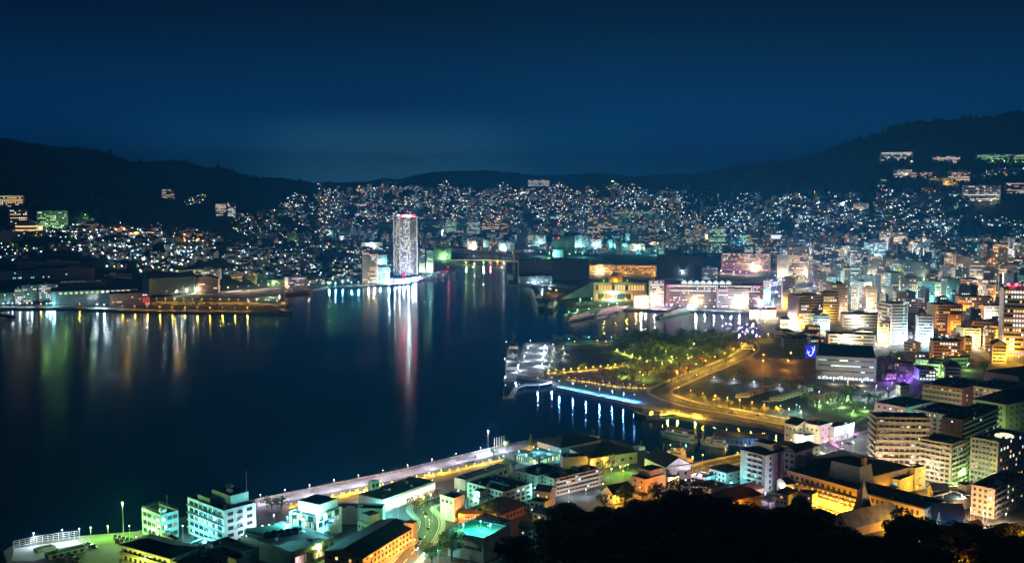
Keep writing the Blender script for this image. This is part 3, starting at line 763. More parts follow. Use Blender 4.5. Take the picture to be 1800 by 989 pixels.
# parking deck with its buses
b = near('concrete parking deck with buses on its upper floor', (405, 945), (512, 969), (597, 946), 1000, 'stone', 'grey', par=0.6, zr=11.0, cat='parking deck')
for k in range(4): braces(b, 'R', [(k, 0)], 4, 1, b.z0 - 2, b.z1 - 1.0, 0.1, 0.98, M_WHITEP)
b.windows('R', 4, 1, 7, 4.5, z0=b.z0, z1=b.z1 - 1.6, x0=0.1); b.finish(); DECK = b
def bus(p, ang, col, label, group):
    o = thing('bus', label, 'bus', p, group, ang)
    mb = MB(); mb.box((0, 0, 1.75), (2.5, 11, 2.7)); mb.prism([(-1.1, -5.2), (1.1, -5.2), (1.1, 5.2), (-1.1, 5.2)], 3.1, 3.3); mb.build('body', col, o)
    g = MB()
    for s in (-1, 1):
        for k in range(6): g.quad([(s * 1.256, -4.9 + k * 1.65, 1.75), (s * 1.256, -3.5 + k * 1.65, 1.75), (s * 1.256, -3.5 + k * 1.65, 2.75), (s * 1.256, -4.9 + k * 1.65, 2.75)])
    g.build('side_windows', M_GLASS, o)
    for yy, nm in ((-5.506, 'windscreen'), (5.506, 'rear_window')):
        g = MB(); g.quad([(-1.1, yy, 1.7), (1.1, yy, 1.7), (1.1, yy, 2.95), (-1.1, yy, 2.95)]); g.build(nm, M_GLASS, o)
    for s in (-1, 1):
        for yy in (-3.4, 3.2):
            w = MB(); w.tube((s * 0.95, yy, 0.5), (s * 1.27, yy, 0.5), 0.5, 10); w.build('wheel', M_RUBBER, o)
    return o
M_BUSW = mat('bus_white', (0.55, 0.55, 0.52), 0.35, 0.05); M_BUSG = mat('bus_green', (0.10, 0.22, 0.18), 0.35, 0.05); M_BUSR = mat('bus_red', (0.5, 0.12, 0.06), 0.35, 0.05)
base_bus = None
for k in range(6):
    q = DECK.pt(0.80 - 0.04 * k, 0.12 + 0.115 * k, DECK.z1 - 0.47)
    a = math.atan2(DECK.v.y, DECK.v.x) + 0.25
    if base_bus is None: o = base_bus = bus(q, 0, M_BUSG, 'dark green bus parked in a row on the concrete deck', 'buses on the parking deck')
    else: o = copy_tree(base_bus)
    o.location = q; o.rotation_euler = (0, 0, a)
def car(p, ang, col, label, group):
    o = thing('parked_car', label, 'car', p, group, ang)
    mb = MB()
    prof = [(-2.1, 0.35), (-2.1, 0.85), (-1.95, 0.95), (1.0, 0.95), (2.0, 0.82), (2.15, 0.6), (2.15, 0.35)]
    for s, t in ((-0.85, 1), (0.85, 1)): mb.quad([(s, y, z) for y, z in (prof if s > 0 else prof[::-1])])
    for (a, b) in zip(prof, prof[1:] + prof[:1]): mb.quad([(-0.85, a[0], a[1]), (0.85, a[0], a[1]), (0.85, b[0], b[1]), (-0.85, b[0], b[1])])
    mb.build('body', col, o)
    c = MB(); c.prism([(-0.8, -1.9), (0.8, -1.9), (0.8, 0.95), (-0.8, 0.95)], 0.96, 1.45, 0, None, 0.74); c.build('cabin', M_GLASS, o)
    for s in (-1, 1):
        for yy in (-1.35, 1.35):
            w = MB(); w.tube((s * 0.62, yy, 0.32), (s * 0.88, yy, 0.32), 0.32, 10); w.build('wheel', M_RUBBER, o)
    return o
CARM = [mat('car_white', (0.6, 0.6, 0.6), 0.3, 0.03), mat('car_silver', (0.35, 0.36, 0.37), 0.3, 0.03), mat('car_black', (0.03, 0.03, 0.035), 0.3, 0.03), mat('car_red', (0.4, 0.04, 0.03), 0.3, 0.03), mat('car_blue', (0.06, 0.12, 0.3), 0.3, 0.03)]
CARN = ['white', 'silver', 'black', 'red', 'blue']
CARB = {}
def cars(pts, ang, where, z=GZ + 0.06):
    for p in pts:
        k = random.choice([0, 0, 1, 1, 2, 2, 3, 4]); q = G(p[0], p[1], z) if len(p) == 2 else Vector(p)
        if k not in CARB: o = car(q, ang, CARM[k], '', '') ; CARB[k] = o
        else: o = copy_tree(CARB[k])
        o.location = q; o.rotation_euler = (0, 0, ang + random.uniform(-0.06, 0.06)); o['label'] = '%s car parked %s' % (CARN[k], where); o['group'] = 'cars parked ' + where
cars([(203 + 7 * i, 945 + 1.5 * i) for i in range(5)] + [(206 + 8 * i, 952 + 1.4 * i) for i in range(4)], 0.4, 'on the lawn side yard below the tall mast lamp')
cars([(156, 957), (164, 962), (110, 984), (125, 979), (134, 985)], 1.2, 'near the fenced quay yard')
cars([(545 + 9 * i, 918 + 1.0 * i) for i in range(5)], 0.2, 'under the lit office on the deck', DECK.z1 - 0.4)
cars([(478, 925), (486, 928), (576, 938), (585, 941), (545, 950)], 0.7, 'on the open deck', DECK.z1 - 0.4)

b = near('three storey office with lit ground floor standing on the deck', (512, 896), (556, 908), (596, 889), 931, 'cream', g=10.5)
b.windows('L', 3, 2, 3.4, 1.8, z0=b.z0 + 3.5, arr={(1, 1), (1, 0)}, pal='cool'); b.windows('R', 3, 2, 3.2, 1.8, z0=b.z0 + 3.5, arr={(0, 1), (1, 1)}, pal='green')
for k in range(4): q = b.pt(0.1 + 0.26 * k, -0.04); mb = MB(); mb.obox(q, b.u, b.v, 0.3, 0.3, b.z0, b.z0 + 3.6); b.part(mb, 'column', M_WHITEP)
for w in 'LR': b.windows(w, 4, 1, 3.0, 2.6, z0=b.z0, z1=b.z0 + 3.4, lit=0.9, pal='cool')
b.box_part('upper_storey', 0.1, 0.9, 0.25, 0.95, b.z1 - 0.7, b.z1 + 4.2, wall('tan'), roof('dark')); b.finish()
b = near('long mint green office with one row of small windows', (575, 890), (596, 883), (673, 871), 911, 'green')
b.windows('R', 8, 1, 1.6, 1.7, z0=b.z0 + 2, z1=b.z0 + 6.5, lit=0.1, pal='green'); b.windows('R', 8, 1, 1.6, 1.4, z0=b.z1 - 3.5, z1=b.z1 - 0.6, lit=0); b.units(3); b.finish()
b = near('square mint green tower with open top beside the lit terminal', (646, 845), (653, 847), (667, 843), 885, 'green')
b.windows('R', 2, 1, 2.0, 1.8, z0=b.z1 - 3.6, z1=b.z1 - 1, lit=0); b.finish()
b = near('low yellow green hut with two stacked flat roofs', (625, 914), (648, 921), (678, 914), 940, 'yellow')
b.box_part('upper_storey', 0.2, 0.9, 0.2, 0.85, b.z1 - 0.7, b.z1 + 3.4, wall('tan'), roof('brown')); b.windows('L', 3, 1, 1.2, 1.2, lit=0); b.windows('R', 3, 1, 1.4, 1.6, lit=0); b.finish()
b = near('long orange lit school block with a dark ridge roof', (571, 968), (638, 980), (727, 925), 1012, 'ochre', 'dark', 'gablev', rise=2.5)
b.windows('R', 13, 3, 1.5, 1.5, lit=0.12, pal='amber'); b.windows('L', 5, 2, 1.6, 1.6, lit=0.3, pal='warm', z0=b.z1 - 7)
for j in range(1, 4):
    p, d, l, n = b.face('R'); mb = MB(); z = b.z0 + (b.z1 - b.z0) * j / 3 - 0.3; mb.obox(p + d * l / 2 + n * 0.28, d, n, l / 2, 0.27, z - 0.12, z + 0.12); b.part(mb, 'ledge', wall('ochre'))
b.box_part('stair_tower', -0.05, 0.2, 0.93, 1.03, b.z0, b.z1 + 2.6, wall('ochre'), roof('tile')); b.finish()
b = near('plain white box building with three small windows under its roof', (776, 868), (798, 875), (815, 868), 917, 'white')
b.windows('L', 3, 1, 1.5, 1.5, z0=b.z1 - 4, z1=b.z1 - 1.2, lit=0)
p, d, l, n = b.face('R'); q = p + d * l * 0.3
mb = MB(); mb.obox(q + n * 0.08, d, n, 1.7, 0.07, b.z0 + 2.0, b.z0 + 4.4); b.part(mb, 'sign_board', mat('navy', (0.03, 0.05, 0.14), 0.5))
b.finish()
b = near('small orange annexe joined to the white box building', (800, 897), (806, 903), (846, 906), 918, 'ochre', 'tile', 'hip', rise=1.5); b.windows('R', 7, 1, 1.3, 2.0, lit=0.7, pal='amber'); b.finish()
b = near('large house with a hipped brown tile roof above the orange annexe', (828, 893), (875, 906), (927, 886), 922, 'ochre', 'brown', 'hip', rise=5.0); b.windows('R', 8, 1, 1.3, 1.4, lit=0.3, pal='amber'); b.windows('L', 6, 1, 1.3, 1.4, lit=0.2, pal='amber')
b.box_part('chimney', 0.45, 0.5, 0.55, 0.62, b.z1 + 3, b.z1 + 6.5, wall('ochre')); b.finish()
b = near('small flat topped tan house with stacked storeys', (826, 870), (842, 876), (862, 868), 893, 'tan'); b.box_part('upper_storey', 0.2, 0.8, 0.2, 0.8, b.z1 - 0.6, b.z1 + 3, wall('tan'), roof('brown')); b.windows('L', 2, 1, 1.5, 1.2, lit=0); b.finish()
b = near('low building with a bright green flat roof terrace and railings', (792, 930), (850, 945), (884, 922), 960, 'teal', 'green', par=0.4, zr=14.0); rail(b, b.z1); b.windows('L', 9, 1, 1.8, 1.6, lit=0.1, pal='green'); b.finish()
b = near('wide three storey apartment slab with a skylight strip in its black roof', (818, 847), (886, 864), (937.5, 849), 892, 'cream')
b.windows('L', 9, 3, 1.5, 1.4, lit=0.04); b.windows('R', 5, 3, 2.4, 1.4, arr={(2, 2), (3, 2)}, pal='cool'); b.box_part('skylight', 0.25, 0.75, 0.46, 0.54, b.z1 - 0.78, b.z1 - 0.2, mat('lit_skylight', (0.7, 0.75, 0.72), 0.4)); b.finish()
b = near('dark roofed apartment block standing just behind the balconied slab', (907, 825), (945, 836), (989, 821), 868, 'tan')
b.windows('R', 4, 4, 1.4, 1.3, lit=0.15, pal='cool'); b.windows('L', 3, 4, 1.3, 1.3, lit=0); b.units(2); b.finish()
b = near('tan apartment slab with long open balconies on four floors', (948, 835), (974.5, 841), (1069.5, 827), 872, 'tan', 'teal')
b.balconies('R', 4, wall('tan'), 1.4); b.windows('R', 14, 4, 2.0, 1.9, lit=0.13, pal='cool'); b.windows('L', 2, 4, 1.0, 1.0, lit=0); b.units(3); b.finish()
b = near('big dark hipped roof warehouse with blank pale walls at the water', (988, 791), (1039, 805), (1131, 799), 825, 'stone', 'dark', 'hip', rise=5.0); b.windows('R', 5, 1, 2.2, 1.6, lit=0.1); b.finish()
b = near('broad dark shed roof at the waterfront behind the warehouse', (930, 779), (985, 787), (1075, 780), 797, 'grey', 'dark', 'hip', rise=4.0); b.finish()
b = near('low dark annexe in front of the waterfront warehouse', (975, 798), (990, 803), (1040, 806), 817, 'grey', zr=10.0); b.finish()
# teal lit glass pavilion of the plaza
b = near('teal lit glass walled pavilion on the plaza', (903, 800), (948, 809), (988, 797), 817, M_GLASS, 'grey', par=0.5, cat='pavilion')
b.windows('L', 10, 1, 2.2, 3.2, lit=1.0, pal='green'); b.windows('R', 9, 1, 2.2, 3.2, lit=1.0, pal='green'); b.finish()
# ferry terminal with grass roof terraces and a glowing glass front
b = near('long low ferry terminal with a glowing glass front and grass roof terraces', (620, 872), (672, 878), (790, 852), 902, 'stone', 'dark', par=0.4, cat='terminal')
p, d, l, n = b.face('R')
for k in range(9): 
    q = p + d * l * (k + 0.5) / 9 + n * 0.06; mb = MB(); mb.obox(q, d, n, l / 18 - 0.12, 0.05, b.z0 + 0.8, b.z1 - 1.2); b.part(mb, 'window', emit('terminal_glass', (1.0, 0.86, 0.66), 1.7))
mb = MB(); mb.prism(b.poly(0.02, 0.98, 0.02, 0.98), b.z1 - 0.28, b.z1 - 0.02); b.part(mb, 'grass_roof', MATS['terrace_grass'])
b.finish()
b = near('curved white walled terminal annexe below the flagpoles', (800, 838), (818, 843), (890, 816), 862, 'white', 'grey', par=0.4); b.windows('R', 8, 1, 2.0, 2.0, lit=0.3, pal='green'); b.finish()

# pink gabled customs house and neighbours
b = near('pink gabled hall with a white pediment front by the water', (1126, 805), (1170, 821), (1217.5, 817), 846, 'pinkish', 'dark', 'gableu', rise=5.0)
b.windows('R', 3, 1, 1.4, 2.0, z0=b.z0 + 1, z1=b.z0 + 6, lit=0); b.windows('L', 6, 1, 1.4, 1.8, lit=0)
p, d, l, n = b.face('R'); mb = MB(); mb.obox(p + d * l / 2 + n * 0.35, d, n, l / 2 + 0.4, 0.34, b.z1 - 0.35, b.z1 + 0.02); b.part(mb, 'cornice', M_WHITEP); b.finish()
b = near('low orange and pink house with a dark roof terrace below the gabled hall', (1110, 835), (1134, 842), (1170, 832), 866, 'ochre', 'dark'); b.windows('R', 3, 1, 1.8, 1.6, z1=b.z0 + 4, lit=0.3, pal='warm'); b.windows('L', 2, 2, 1.3, 1.2, lit=0)
b.box_part('upper_storey', 0.1, 0.95, 0.3, 0.95, b.z1 - 0.7, b.z1 + 3.6, wall('brown'), roof('brown')); b.finish()
b = near('small bright yellow box house right of the orange house', (1166, 836), (1174, 839), (1194, 836), 856, 'yellow'); b.windows('R', 2, 1, 1.2, 1.2, lit=0.4, pal='amber'); b.finish()
b = near('two storey gabled house with warm lit windows among the trees', (1058, 862), (1078, 870), (1112, 862), 886, 'cream', 'brown', 'gablev', rise=4.0); b.windows('L', 3, 2, 1.5, 1.5, lit=0.6, pal='warm'); b.windows('R', 4, 2, 1.3, 1.4, lit=0.4, pal='warm'); b.finish()
b = near('wide house with a red tile hip roof under the dark trees', (1238, 872), (1270, 884), (1338, 868), 902, 'ochre', 'tile', 'hip', rise=4.5); b.windows('L', 3, 1, 1.5, 1.5, lit=0.5, pal='amber'); b.finish()
b = near('red roofed lean house beside the white apartment block', (1276, 862), (1296, 868), (1345, 858), 884, 'ochre', 'tile', 'hip', rise=3.0); b.finish()
b = near('small white house with a dark hip roof on the waterfront street', (1248, 822), (1276, 831), (1305, 824), 852, 'white', 'dark', 'hip', rise=3.0); b.windows('L', 4, 2, 1.2, 1.4, lit=0.0); b.windows('R', 2, 2, 1.2, 1.4, lit=0.0); b.finish()
b = near('low white store with flat canopy next to the pink hall', (1214, 833), (1240, 839), (1258, 833), 853, 'white', 'grey'); b.windows('L', 4, 1, 2.0, 1.6, lit=0.3, pal='cool'); b.finish()
b = near('row of white sheds with flat roofs below the waterfront street', (1216, 848), (1250, 858), (1285, 852), 872, 'white', 'grey'); b.finish()
# white apartment block with round balconies and red strips
b = near('white apartment block with stacked balconies and a dark tiled crown', (1303, 789), (1344, 800), (1388, 788), 866, 'white', 'slate', 'hip', rise=2.5)
b.balconies('L', 7, M_WHITEP, 1.5, x0=0.08, x1=0.75); b.windows('L', 3, 7, 2.2, 1.6, lit=0.03, x0=0.08, x1=0.75); b.windows('R', 3, 6, 1.6, 1.8, lit=0.0)
p, d, l, n = b.face('R')
for t in (0.52, 0.97): q = p + d * l * t + n * 0.25; mb = MB(); mb.obox(q, d, n, 1.0, 0.24, b.z0 + 3, b.z1 - 0.5); b.part(mb, 'red_strip', mat('dark_red', (0.30, 0.05, 0.05), 0.7))
b.box_part('crown', 0.1, 0.8, 0.3, 0.7, b.z1 + 0.2, b.z1 + 4.5, M_WHITEP, roof('slate')); b.finish()
b = near('white apartment wing with a gabled tower right of the stacked balconies', (1380, 790), (1396, 795), (1422, 785), 862, 'white', 'slate', 'gablev', rise=3.0); b.windows('R', 2, 6, 1.6, 1.7, lit=0.05); b.windows('L', 2, 6, 1.6, 1.7, lit=0.05); b.finish()

# the orange lit hotel
HOT = near('orange lit hotel with rows of bay windows and a flared roof tower', (1500, 851), (1624, 893), (1650, 877), 934, 'ochre', 'slate', 'flat', cat='hotel', par=0.5)
b = HOT
b.windows('L', 15, 1, 1.5, 2.3, z0=b.z1 - 4.6, z1=b.z1 - 1.4, lit=0.0); b.windows('L', 15, 3, 1.3, 1.5, z1=b.z1 - 5, lit=0.35, pal='amber'); b.windows('R', 3, 3, 1.3, 1.6, lit=0.0)
b.box_part('roof_edge', -0.01, 1.01, -0.05, 0.28, b.z1 - 0.36, b.z1 + 0.35, roof('slate'))
def wing(parent, label, *a, **k):
    """a block that belongs to an already built building: an Empty part of it"""
    w = near(label, *a, **k); w.root.name = 'wing'
    for q in ('label', 'category', 'group'):
        if q in w.root: del w.root[q]
    w.root.parent = parent.root; w.root.location = w.off - parent.off
    BL.pop(label, None)
    return w
b2 = wing(HOT, 'hotel wing', (1408, 821), (1505, 860), (1528, 848), 908, 'ochre', 'dark', par=0.6)
b2.windows('L', 12, 1, 1.7, 2.2, z0=b2.z1 - 4.5, z1=b2.z1 - 1.3, lit=0.0); b2.windows('L', 12, 4, 1.4, 1.6, z1=b2.z1 - 5, lit=0.75, pal='amber')
for j in range(1, 5):
    p, d, l, n = b2.face('L'); mb = MB(); z = b2.z0 + (b2.z1 - 5 - b2.z0) * j / 4; mb.obox(p + d * l / 2 + n * 0.3, d, n, l / 2, 0.29, z - 0.1, z + 0.1); b2.part(mb, 'ledge', wall('ochre'))
fr = frame((1455, 836), (1512, 850), (1537, 842), 862, HOT.z1 - 1.0)
mb = MB(); bb, u, lu, v, lv = fr[0], fr[1], fr[2], fr[3], fr[4]
mb.prism([bb, bb + u * lu, bb + u * lu + v * lv, bb + v * lv], HOT.z1 - 0.4, HOT.z1 + 11.0, 0, 1, 0.86)
mb.build('roof_tower', [wall('stone'), roof('slate')], HOT.root, HOT.off)
mb = MB(); q = bb + u * lu * 0.12 + v * lv * 0.5; mb.obox(q, u, v, 1.0, 1.0, HOT.z1, HOT.z1 + 15.0); mb.build('chimney', wall('ochre'), HOT.root, HOT.off)
HOT.finish(); b2.finish()
b = near('broad black hip roof hall behind the orange hotel', (1408, 808), (1520, 840), (1597, 820), 882, 'brown', 'dark', 'hip', rise=4.0); b.finish()
b = near('brown brick lift tower at the left end of the hotel', (1417, 802), (1426, 804), (1432, 801), 840, 'brick', 'slate', 'hip', rise=1.5); b.finish()
b = near('yellow lit hotel annexe with two low terraces', (1538, 832), (1580, 843), (1601, 832), 872, 'yellow', 'teal'); b.windows('L', 5, 2, 2.4, 1.5, lit=0.3, pal='green'); b.box_part('lower_terrace', 0.0, 0.75, -0.35, -0.003, b.z0, b.z1 - 4, wall('ochre'), roof('teal')); b.finish()
b = near('tall plain yellow tower block at the end of the hotel annexe', (1598, 819), (1607, 822), (1627, 818), 862, 'yellow', 'dark'); b.windows('R', 1, 3, 2.4, 0.7, lit=0); b.finish()
b = near('low teal roofed passage behind the hotel wing', (1626, 875), (1660, 886), (1706, 870), 905, 'stone', 'teal'); b.finish()
b = near('small white house with a curved gable behind the hotel', (1630, 856), (1640, 862), (1668, 862), 880, 'white', 'dark', 'gablev', rise=3.0); b.windows('L', 1, 1, 1.2, 1.2, lit=0); b.finish()
# wedding chapel with its spire
b = near('orange lit chapel with a tall pointed stone spire', (1471, 915), (1494, 929), (1548, 897), 945, 'ochre', 'stone', 'gablev', rise=6.0, cat='chapel')
fr = frame((1500, 893), (1513, 897), (1531, 890), 925, b.z0)
mb = MB(); bb, u, lu, v, lv = fr[0], fr[1], fr[2], fr[3], fr[4]; pl = [bb, bb + u * lu, bb + u * lu + v * lv, bb + v * lv]
mb.prism(pl, b.z0, fr[6]); mb.build('bell_tower', wall('ochre'), b.root, b.off)
mb = MB(); mb.prism(pl, fr[6] + 0.01, fr[6] + 14.5, 0, None, 0.03); mb.build('spire', roof('stone'), b.root, b.off)
p, d, l, n = b.face('L'); q = p + d * l / 2 + n * 0.05; mb = MB(); zc = b.z1 + 1.0
mb.quad([(q.x + d.x * 1.1 * math.cos(t * math.pi / 6), q.y + d.y * 1.1 * math.cos(t * math.pi / 6), zc + 1.1 * math.sin(t * math.pi / 6)) for t in range(12)]); b.part(mb, 'rose_window', M_GLASS)
b.finish()
# blue lit church
b = near('church with a steep blue lit roof and slim pinnacles', (1632, 905), (1642, 925), (1697, 925), 938, 'blue', mat and 'slate', 'gablev', rise=9.0, cat='church')
for (a_, c_) in ((-0.1, 0.1), (-0.1, 0.9), (1.05, 0.5)):
    q = b.pt(a_, c_, b.z0); mb = MB(); mb.obox(q, b.u, b.v, 0.8, 0.8, b.z0, b.z1 + 2); mb.prism([q.xy + b.u * 0.9 - b.v * 0.9, q.xy + b.u * 0.9 + b.v * 0.9, q.xy - b.u * 0.9 + b.v * 0.9, q.xy - b.u * 0.9 - b.v * 0.9], b.z1 + 2.01, b.z1 + 8, 0, None, 0.05); b.part(mb, 'pinnacle', wall('stone'))
b.box_part('lean_to', 0.0, 1.0, -0.3, -0.003, b.z0, b.z0 + 3, wall('stone'), roof('slate')); b.finish()
b = near('small orange gabled porch house right of the blue church', (1694, 922), (1706, 930), (1716, 922), 938, 'ochre', 'brown', 'gablev', rise=2.5); b.finish()

# the apartment towers on the right
b = near('large tan ten storey apartment slab with warm and white lit windows', (1507, 724), (1537, 732), (1636, 745), 838, 'tan', 'dark')
b.balconies('R', 10, wall('tan'), 1.2); b.windows('R', 9, 10, 2.2, 1.9, lit=0.16, pal='mix'); b.windows('L', 3, 10, 2.2, 1.4, lit=0.05); b.balconies('L', 10, wall('stone'), 1.0); b.units(3); b.finish()
b = near('stepped tan apartment block with green lit end wall', (1623, 768), (1671, 780), (1688, 768), 852, 'tan', 'teal')
b.balconies('L', 8, wall('stone'), 1.1); b.windows('L', 6, 8, 2.0, 1.7, lit=0.2, pal='mix'); b.windows('R', 4, 8, 1.3, 1.5, lit=0.1, pal='green'); b.balconies('R', 8, wall('white'), 0.9); b.finish()
b = near('flat roofed tan block behind the large apartment slab', (1611, 717), (1660, 728), (1692, 713), 800, 'tan', 'dark'); b.windows('L', 5, 9, 2.0, 1.6, lit=0.2, pal='green'); b.units(2); b.finish()
b = near('apartment slab with a blank brick end tower and pale balconies', (1656, 731), (1689, 737), (1747, 711), 832, 'brick', 'dark')
b.windows('R', 9, 11, 2.0, 1.6, lit=0.12, pal='green'); b.balconies('R', 11, wall('white'), 1.1); b.windows('L', 1, 10, 1.0, 1.0, lit=0.3, pal='white'); b.finish()
b = near('grey brown apartment block with a round lit skylight on its roof', (1702, 769), (1752, 776), (1830, 764), 862, 'stone', 'dark')
b.windows('L', 7, 9, 1.5, 1.6, lit=0.22, pal='mix'); b.windows('R', 8, 9, 1.5, 1.6, lit=0.2, pal='warm'); b.balconies('L', 9, wall('grey'), 0.9, x0=0.3, x1=0.7)
q = b.pt(0.3, 0.5, b.z1 - 0.7); mb = MB(); mb.lathe(q, [(5.0, 0), (5.0, 0.8), (4.2, 1.3), (0.02, 1.5)], 20); b.part(mb, 'skylight', emit('skylight_glow', (1, 0.9, 0.65), 1.2)); b.finish()
b = near('low wide apartment block with orange lit left end in the right corner', (1705, 852), (1747, 859), (1830, 838), 912, 'tan', 'dark')
b.windows('L', 4, 5, 1.3, 1.5, lit=0.1, pal='warm'); b.windows('R', 6, 5, 2.0, 1.5, lit=0.18, pal='green'); b.balconies('R', 5, wall('grey'), 1.1); b.units(2); b.finish()
b = near('small tan lift house left of the low wide apartment block', (1684, 848), (1697, 852), (1708, 848), 880, 'tan'); b.finish()
b = near('dark roofed block with lit gable stair behind the apartment slab', (1543, 705), (1592, 716), (1630, 703), 765, 'tan', 'dark'); b.windows('L', 5, 4, 1.8, 1.5, lit=0.1); b.windows('R', 3, 4, 1.5, 1.5, lit=0.3, pal='amber'); b.finish()
b = near('red brown apartment block with white lit corner stairs', (1629, 672), (1690, 683), (1716, 668), 728, 'brick', 'dark'); b.windows('L', 9, 5, 1.6, 1.4, lit=0.12, pal='mix'); b.windows('R', 3, 5, 2.0, 1.8, lit=0.7, pal='white'); b.balconies('L', 5, wall('green'), 1.0); b.finish()
b = near('yellow windowed apartment wing beside the cream hip roofed hotel', (1705, 676), (1760, 685), (1800, 672), 730, 'cream', 'dark'); b.windows('L', 7, 5, 1.8, 1.5, lit=0.35, pal='amber'); b.finish()
b = near('cream hotel with a brown hipped roof and small dark windows', (1719, 700), (1765, 711), (1830, 690), 790, 'cream', 'brown', 'hip', rise=6.0, cat='hotel'); b.windows('L', 5, 7, 1.2, 1.6, lit=0.05, pal='warm'); b.windows('R', 8, 7, 1.2, 1.8, lit=0.1, pal='warm'); b.finish()
b = near('stair stepped white apartment block below the cream hotel', (1742, 728), (1756, 732), (1776, 722), 780, 'white', 'slate', 'gablev', rise=2.5); b.windows('R', 3, 6, 1.6, 1.4, lit=0.1, pal='green'); b.balconies('R', 6, M_WHITEP, 1.0); b.finish()
b = near('long dark brown hall with a teal lit corner on the right edge', (1743, 650), (1790, 662), (1850, 645), 700, 'brown', 'dark'); b.windows('L', 8, 2, 1.2, 1.2, lit=0.15, pal='cool'); b.finish()
# street of small shops at the river mouth
b = near('pale gabled shop house at the river mouth', (1386, 742), (1400, 748), (1420, 740), 776, 'cream', 'dark', 'gableu', rise=3.0); b.windows('L', 3, 2, 1.5, 1.4, lit=0.1, pal='green'); b.windows('R', 3, 2, 1.5, 1.4, lit=0.2, pal='green'); b.finish()
b = near('flat fronted cream shop beside the river mouth gable house', (1420, 742), (1440, 748), (1452, 740), 780, 'cream', 'brown'); b.windows('R', 2, 2, 1.3, 1.3, lit=0.2); b.windows('L', 3, 2, 1.3, 1.3, lit=0.2); b.finish()
b = near('bright white lit store front on the tram street', (1450, 745), (1466, 750), (1492, 741), 776, 'white', 'tile'); b.windows('R', 4, 1, 2.4, 2.4, z0=b.z0, z1=b.z0 + 4, lit=1, pal='white'); b.windows('L', 3, 1, 2.2, 2.4, z0=b.z0, z1=b.z0 + 4, lit=1, pal='pink'); b.finish()
b = near('low pink lit pavilion roof next to the white store', (1398, 760), (1415, 766), (1440, 757), 782, 'pinkish', 'stone'); b.finish()

# prefectural museum with the sloped dark roof panel
b = near('grey museum with a dark sloped roof and two lit ribbon windows', (1436, 627), (1436.5, 627), (1537, 624), 668, 'grey', 'dark', cat='museum') if 0 else None
def slab(label, x0, x1, yt, yb, wk, rk='dark', depth=30.0, kind='flat', name='building', cat='building', g=None, rz=0.0, rise=3.0, group=None, par=0.9):
    """a building that faces the viewpoint: photo columns x0..x1, roof row, foot row"""
    xc = (x0 + x1) / 2
    q = hit(xc, yb) if g is None else G(xc, yb, g)
    Y = q.y; z1 = zat(yt, Y); W = (x1 - x0) / F * Y
    th = math.atan2(-q.x, q.y) * 0.9 + rz
    s_, c_ = abs(math.sin(rz)), math.cos(rz)
    w = max(4.0, (W - depth * s_) / c_)
    v = Vector((math.cos(th), math.sin(th))); n = Vector((-v.y, v.x))
    # near corner so that L = front, R = left side
    c0 = Vector((q.x, q.y))
    half = w / 2 * v
    fb = c0 - half + n * (depth / 2 * s_)
    b = Bld(name, label, cat, fb, v, w, n, depth, q.z, max(z1, q.z + 3), group)
    b.shell(wall(wk) if isinstance(wk, str) else wk, roof(rk), kind, par, rise)
    BL[label] = b; FOOT.append((b.off.x, b.off.y, math.hypot(w, depth) / 2)); b.px = xc; b.W = x1 - x0; b.short = label
    return b
def bands(b, w, n, frac=0.5, lit=0.5, pal='mix', z0=None, z1=None, m=3.0, x0=0.04, x1=0.96, cover=0.75):
    """one window band per storey, the single panes lit or dark"""
    p, d, l, nn = b.face(w); z0 = b.z0 + 0.5 if z0 is None else z0; z1 = b.z1 - 0.9 if z1 is None else z1
    k = max(1, int(l * (x1 - x0) / m)); ks = ['dark'] + sorted(set(PAL[pal]))
    for j in range(n):
        mb = MB(); za = z0 + (z1 - z0) * (j + 0.5 - frac / 2) / n; zb = z0 + (z1 - z0) * (j + 0.5 + frac / 2) / n
        def post(t):
            q = p + d * l * t + nn * 0.06; mb.v.extend([(q.x, q.y, za), (q.x, q.y, zb)])
        pf = min(0.97, lit * random.choice([.25, .5, .8, 1.0, 1.9])); on = False; kc = random.choice(PAL[pal])
        for i in range(k):
            ta = x0 + (x1 - x0) * (i + 0.5 - cover / 2) / k; tb = x0 + (x1 - x0) * (i + 0.5 + cover / 2) / k
            post(ta); post(tb); e = 4 * i
            if random.random() < .6 or i == 0: on = random.random() < pf
            if random.random() < .35: kc = random.choice(PAL[pal])
            kk = kc if on else 'dark'
            mb.f.append((e, e + 2, e + 3, e + 1)); mb.m.append(ks.index(kk) + 1)
            if i: mb.f.append((e - 2, e, e + 1, e - 1)); mb.m.append(0)
        b.part(mb, 'window_band', [M_FRAME] + [PANE[q] for q in ks])
b = slab('grey museum with a dark sloped roof and two lit ribbon windows', 1435, 1537, 627, 668, 'grey', 'slate', 32, cat='museum', g=GZ)
MUS = b
mb = MB(); a, c, e, f = b.pt(0.02, 0.03, b.z1 + 0.1), b.pt(0.98, 0.03, b.z1 + 0.1), b.pt(0.96, 0.9, b.z1 + 7), b.pt(0.04, 0.9, b.z1 + 7)
mb.quad([a, c, e, f]); mb.quad([b.pt(0.02, 0.97, b.z1), b.pt(0.98, 0.97, b.z1), e, f]); mb.quad([a, f, b.pt(0.02, 0.97, b.z1)]); mb.quad([c, e, b.pt(0.98, 0.97, b.z1)])
b.part(mb, 'sloped_roof', mat('roof_panel', (0.02, 0.022, 0.028), 0.3, 0.2))
bands(b, 'L', 4, 0.22, 0.75, 'cool', m=3.5, cover=0.98)
bands(b, 'L', 1, 0.9, 0.8, 'white', z0=b.z0 + 0.4, z1=b.z0 + 3.0, m=3.0, cover=0.8)
p, d, l, n = b.face('R'); q = b.pt(-0.09, 0.35)
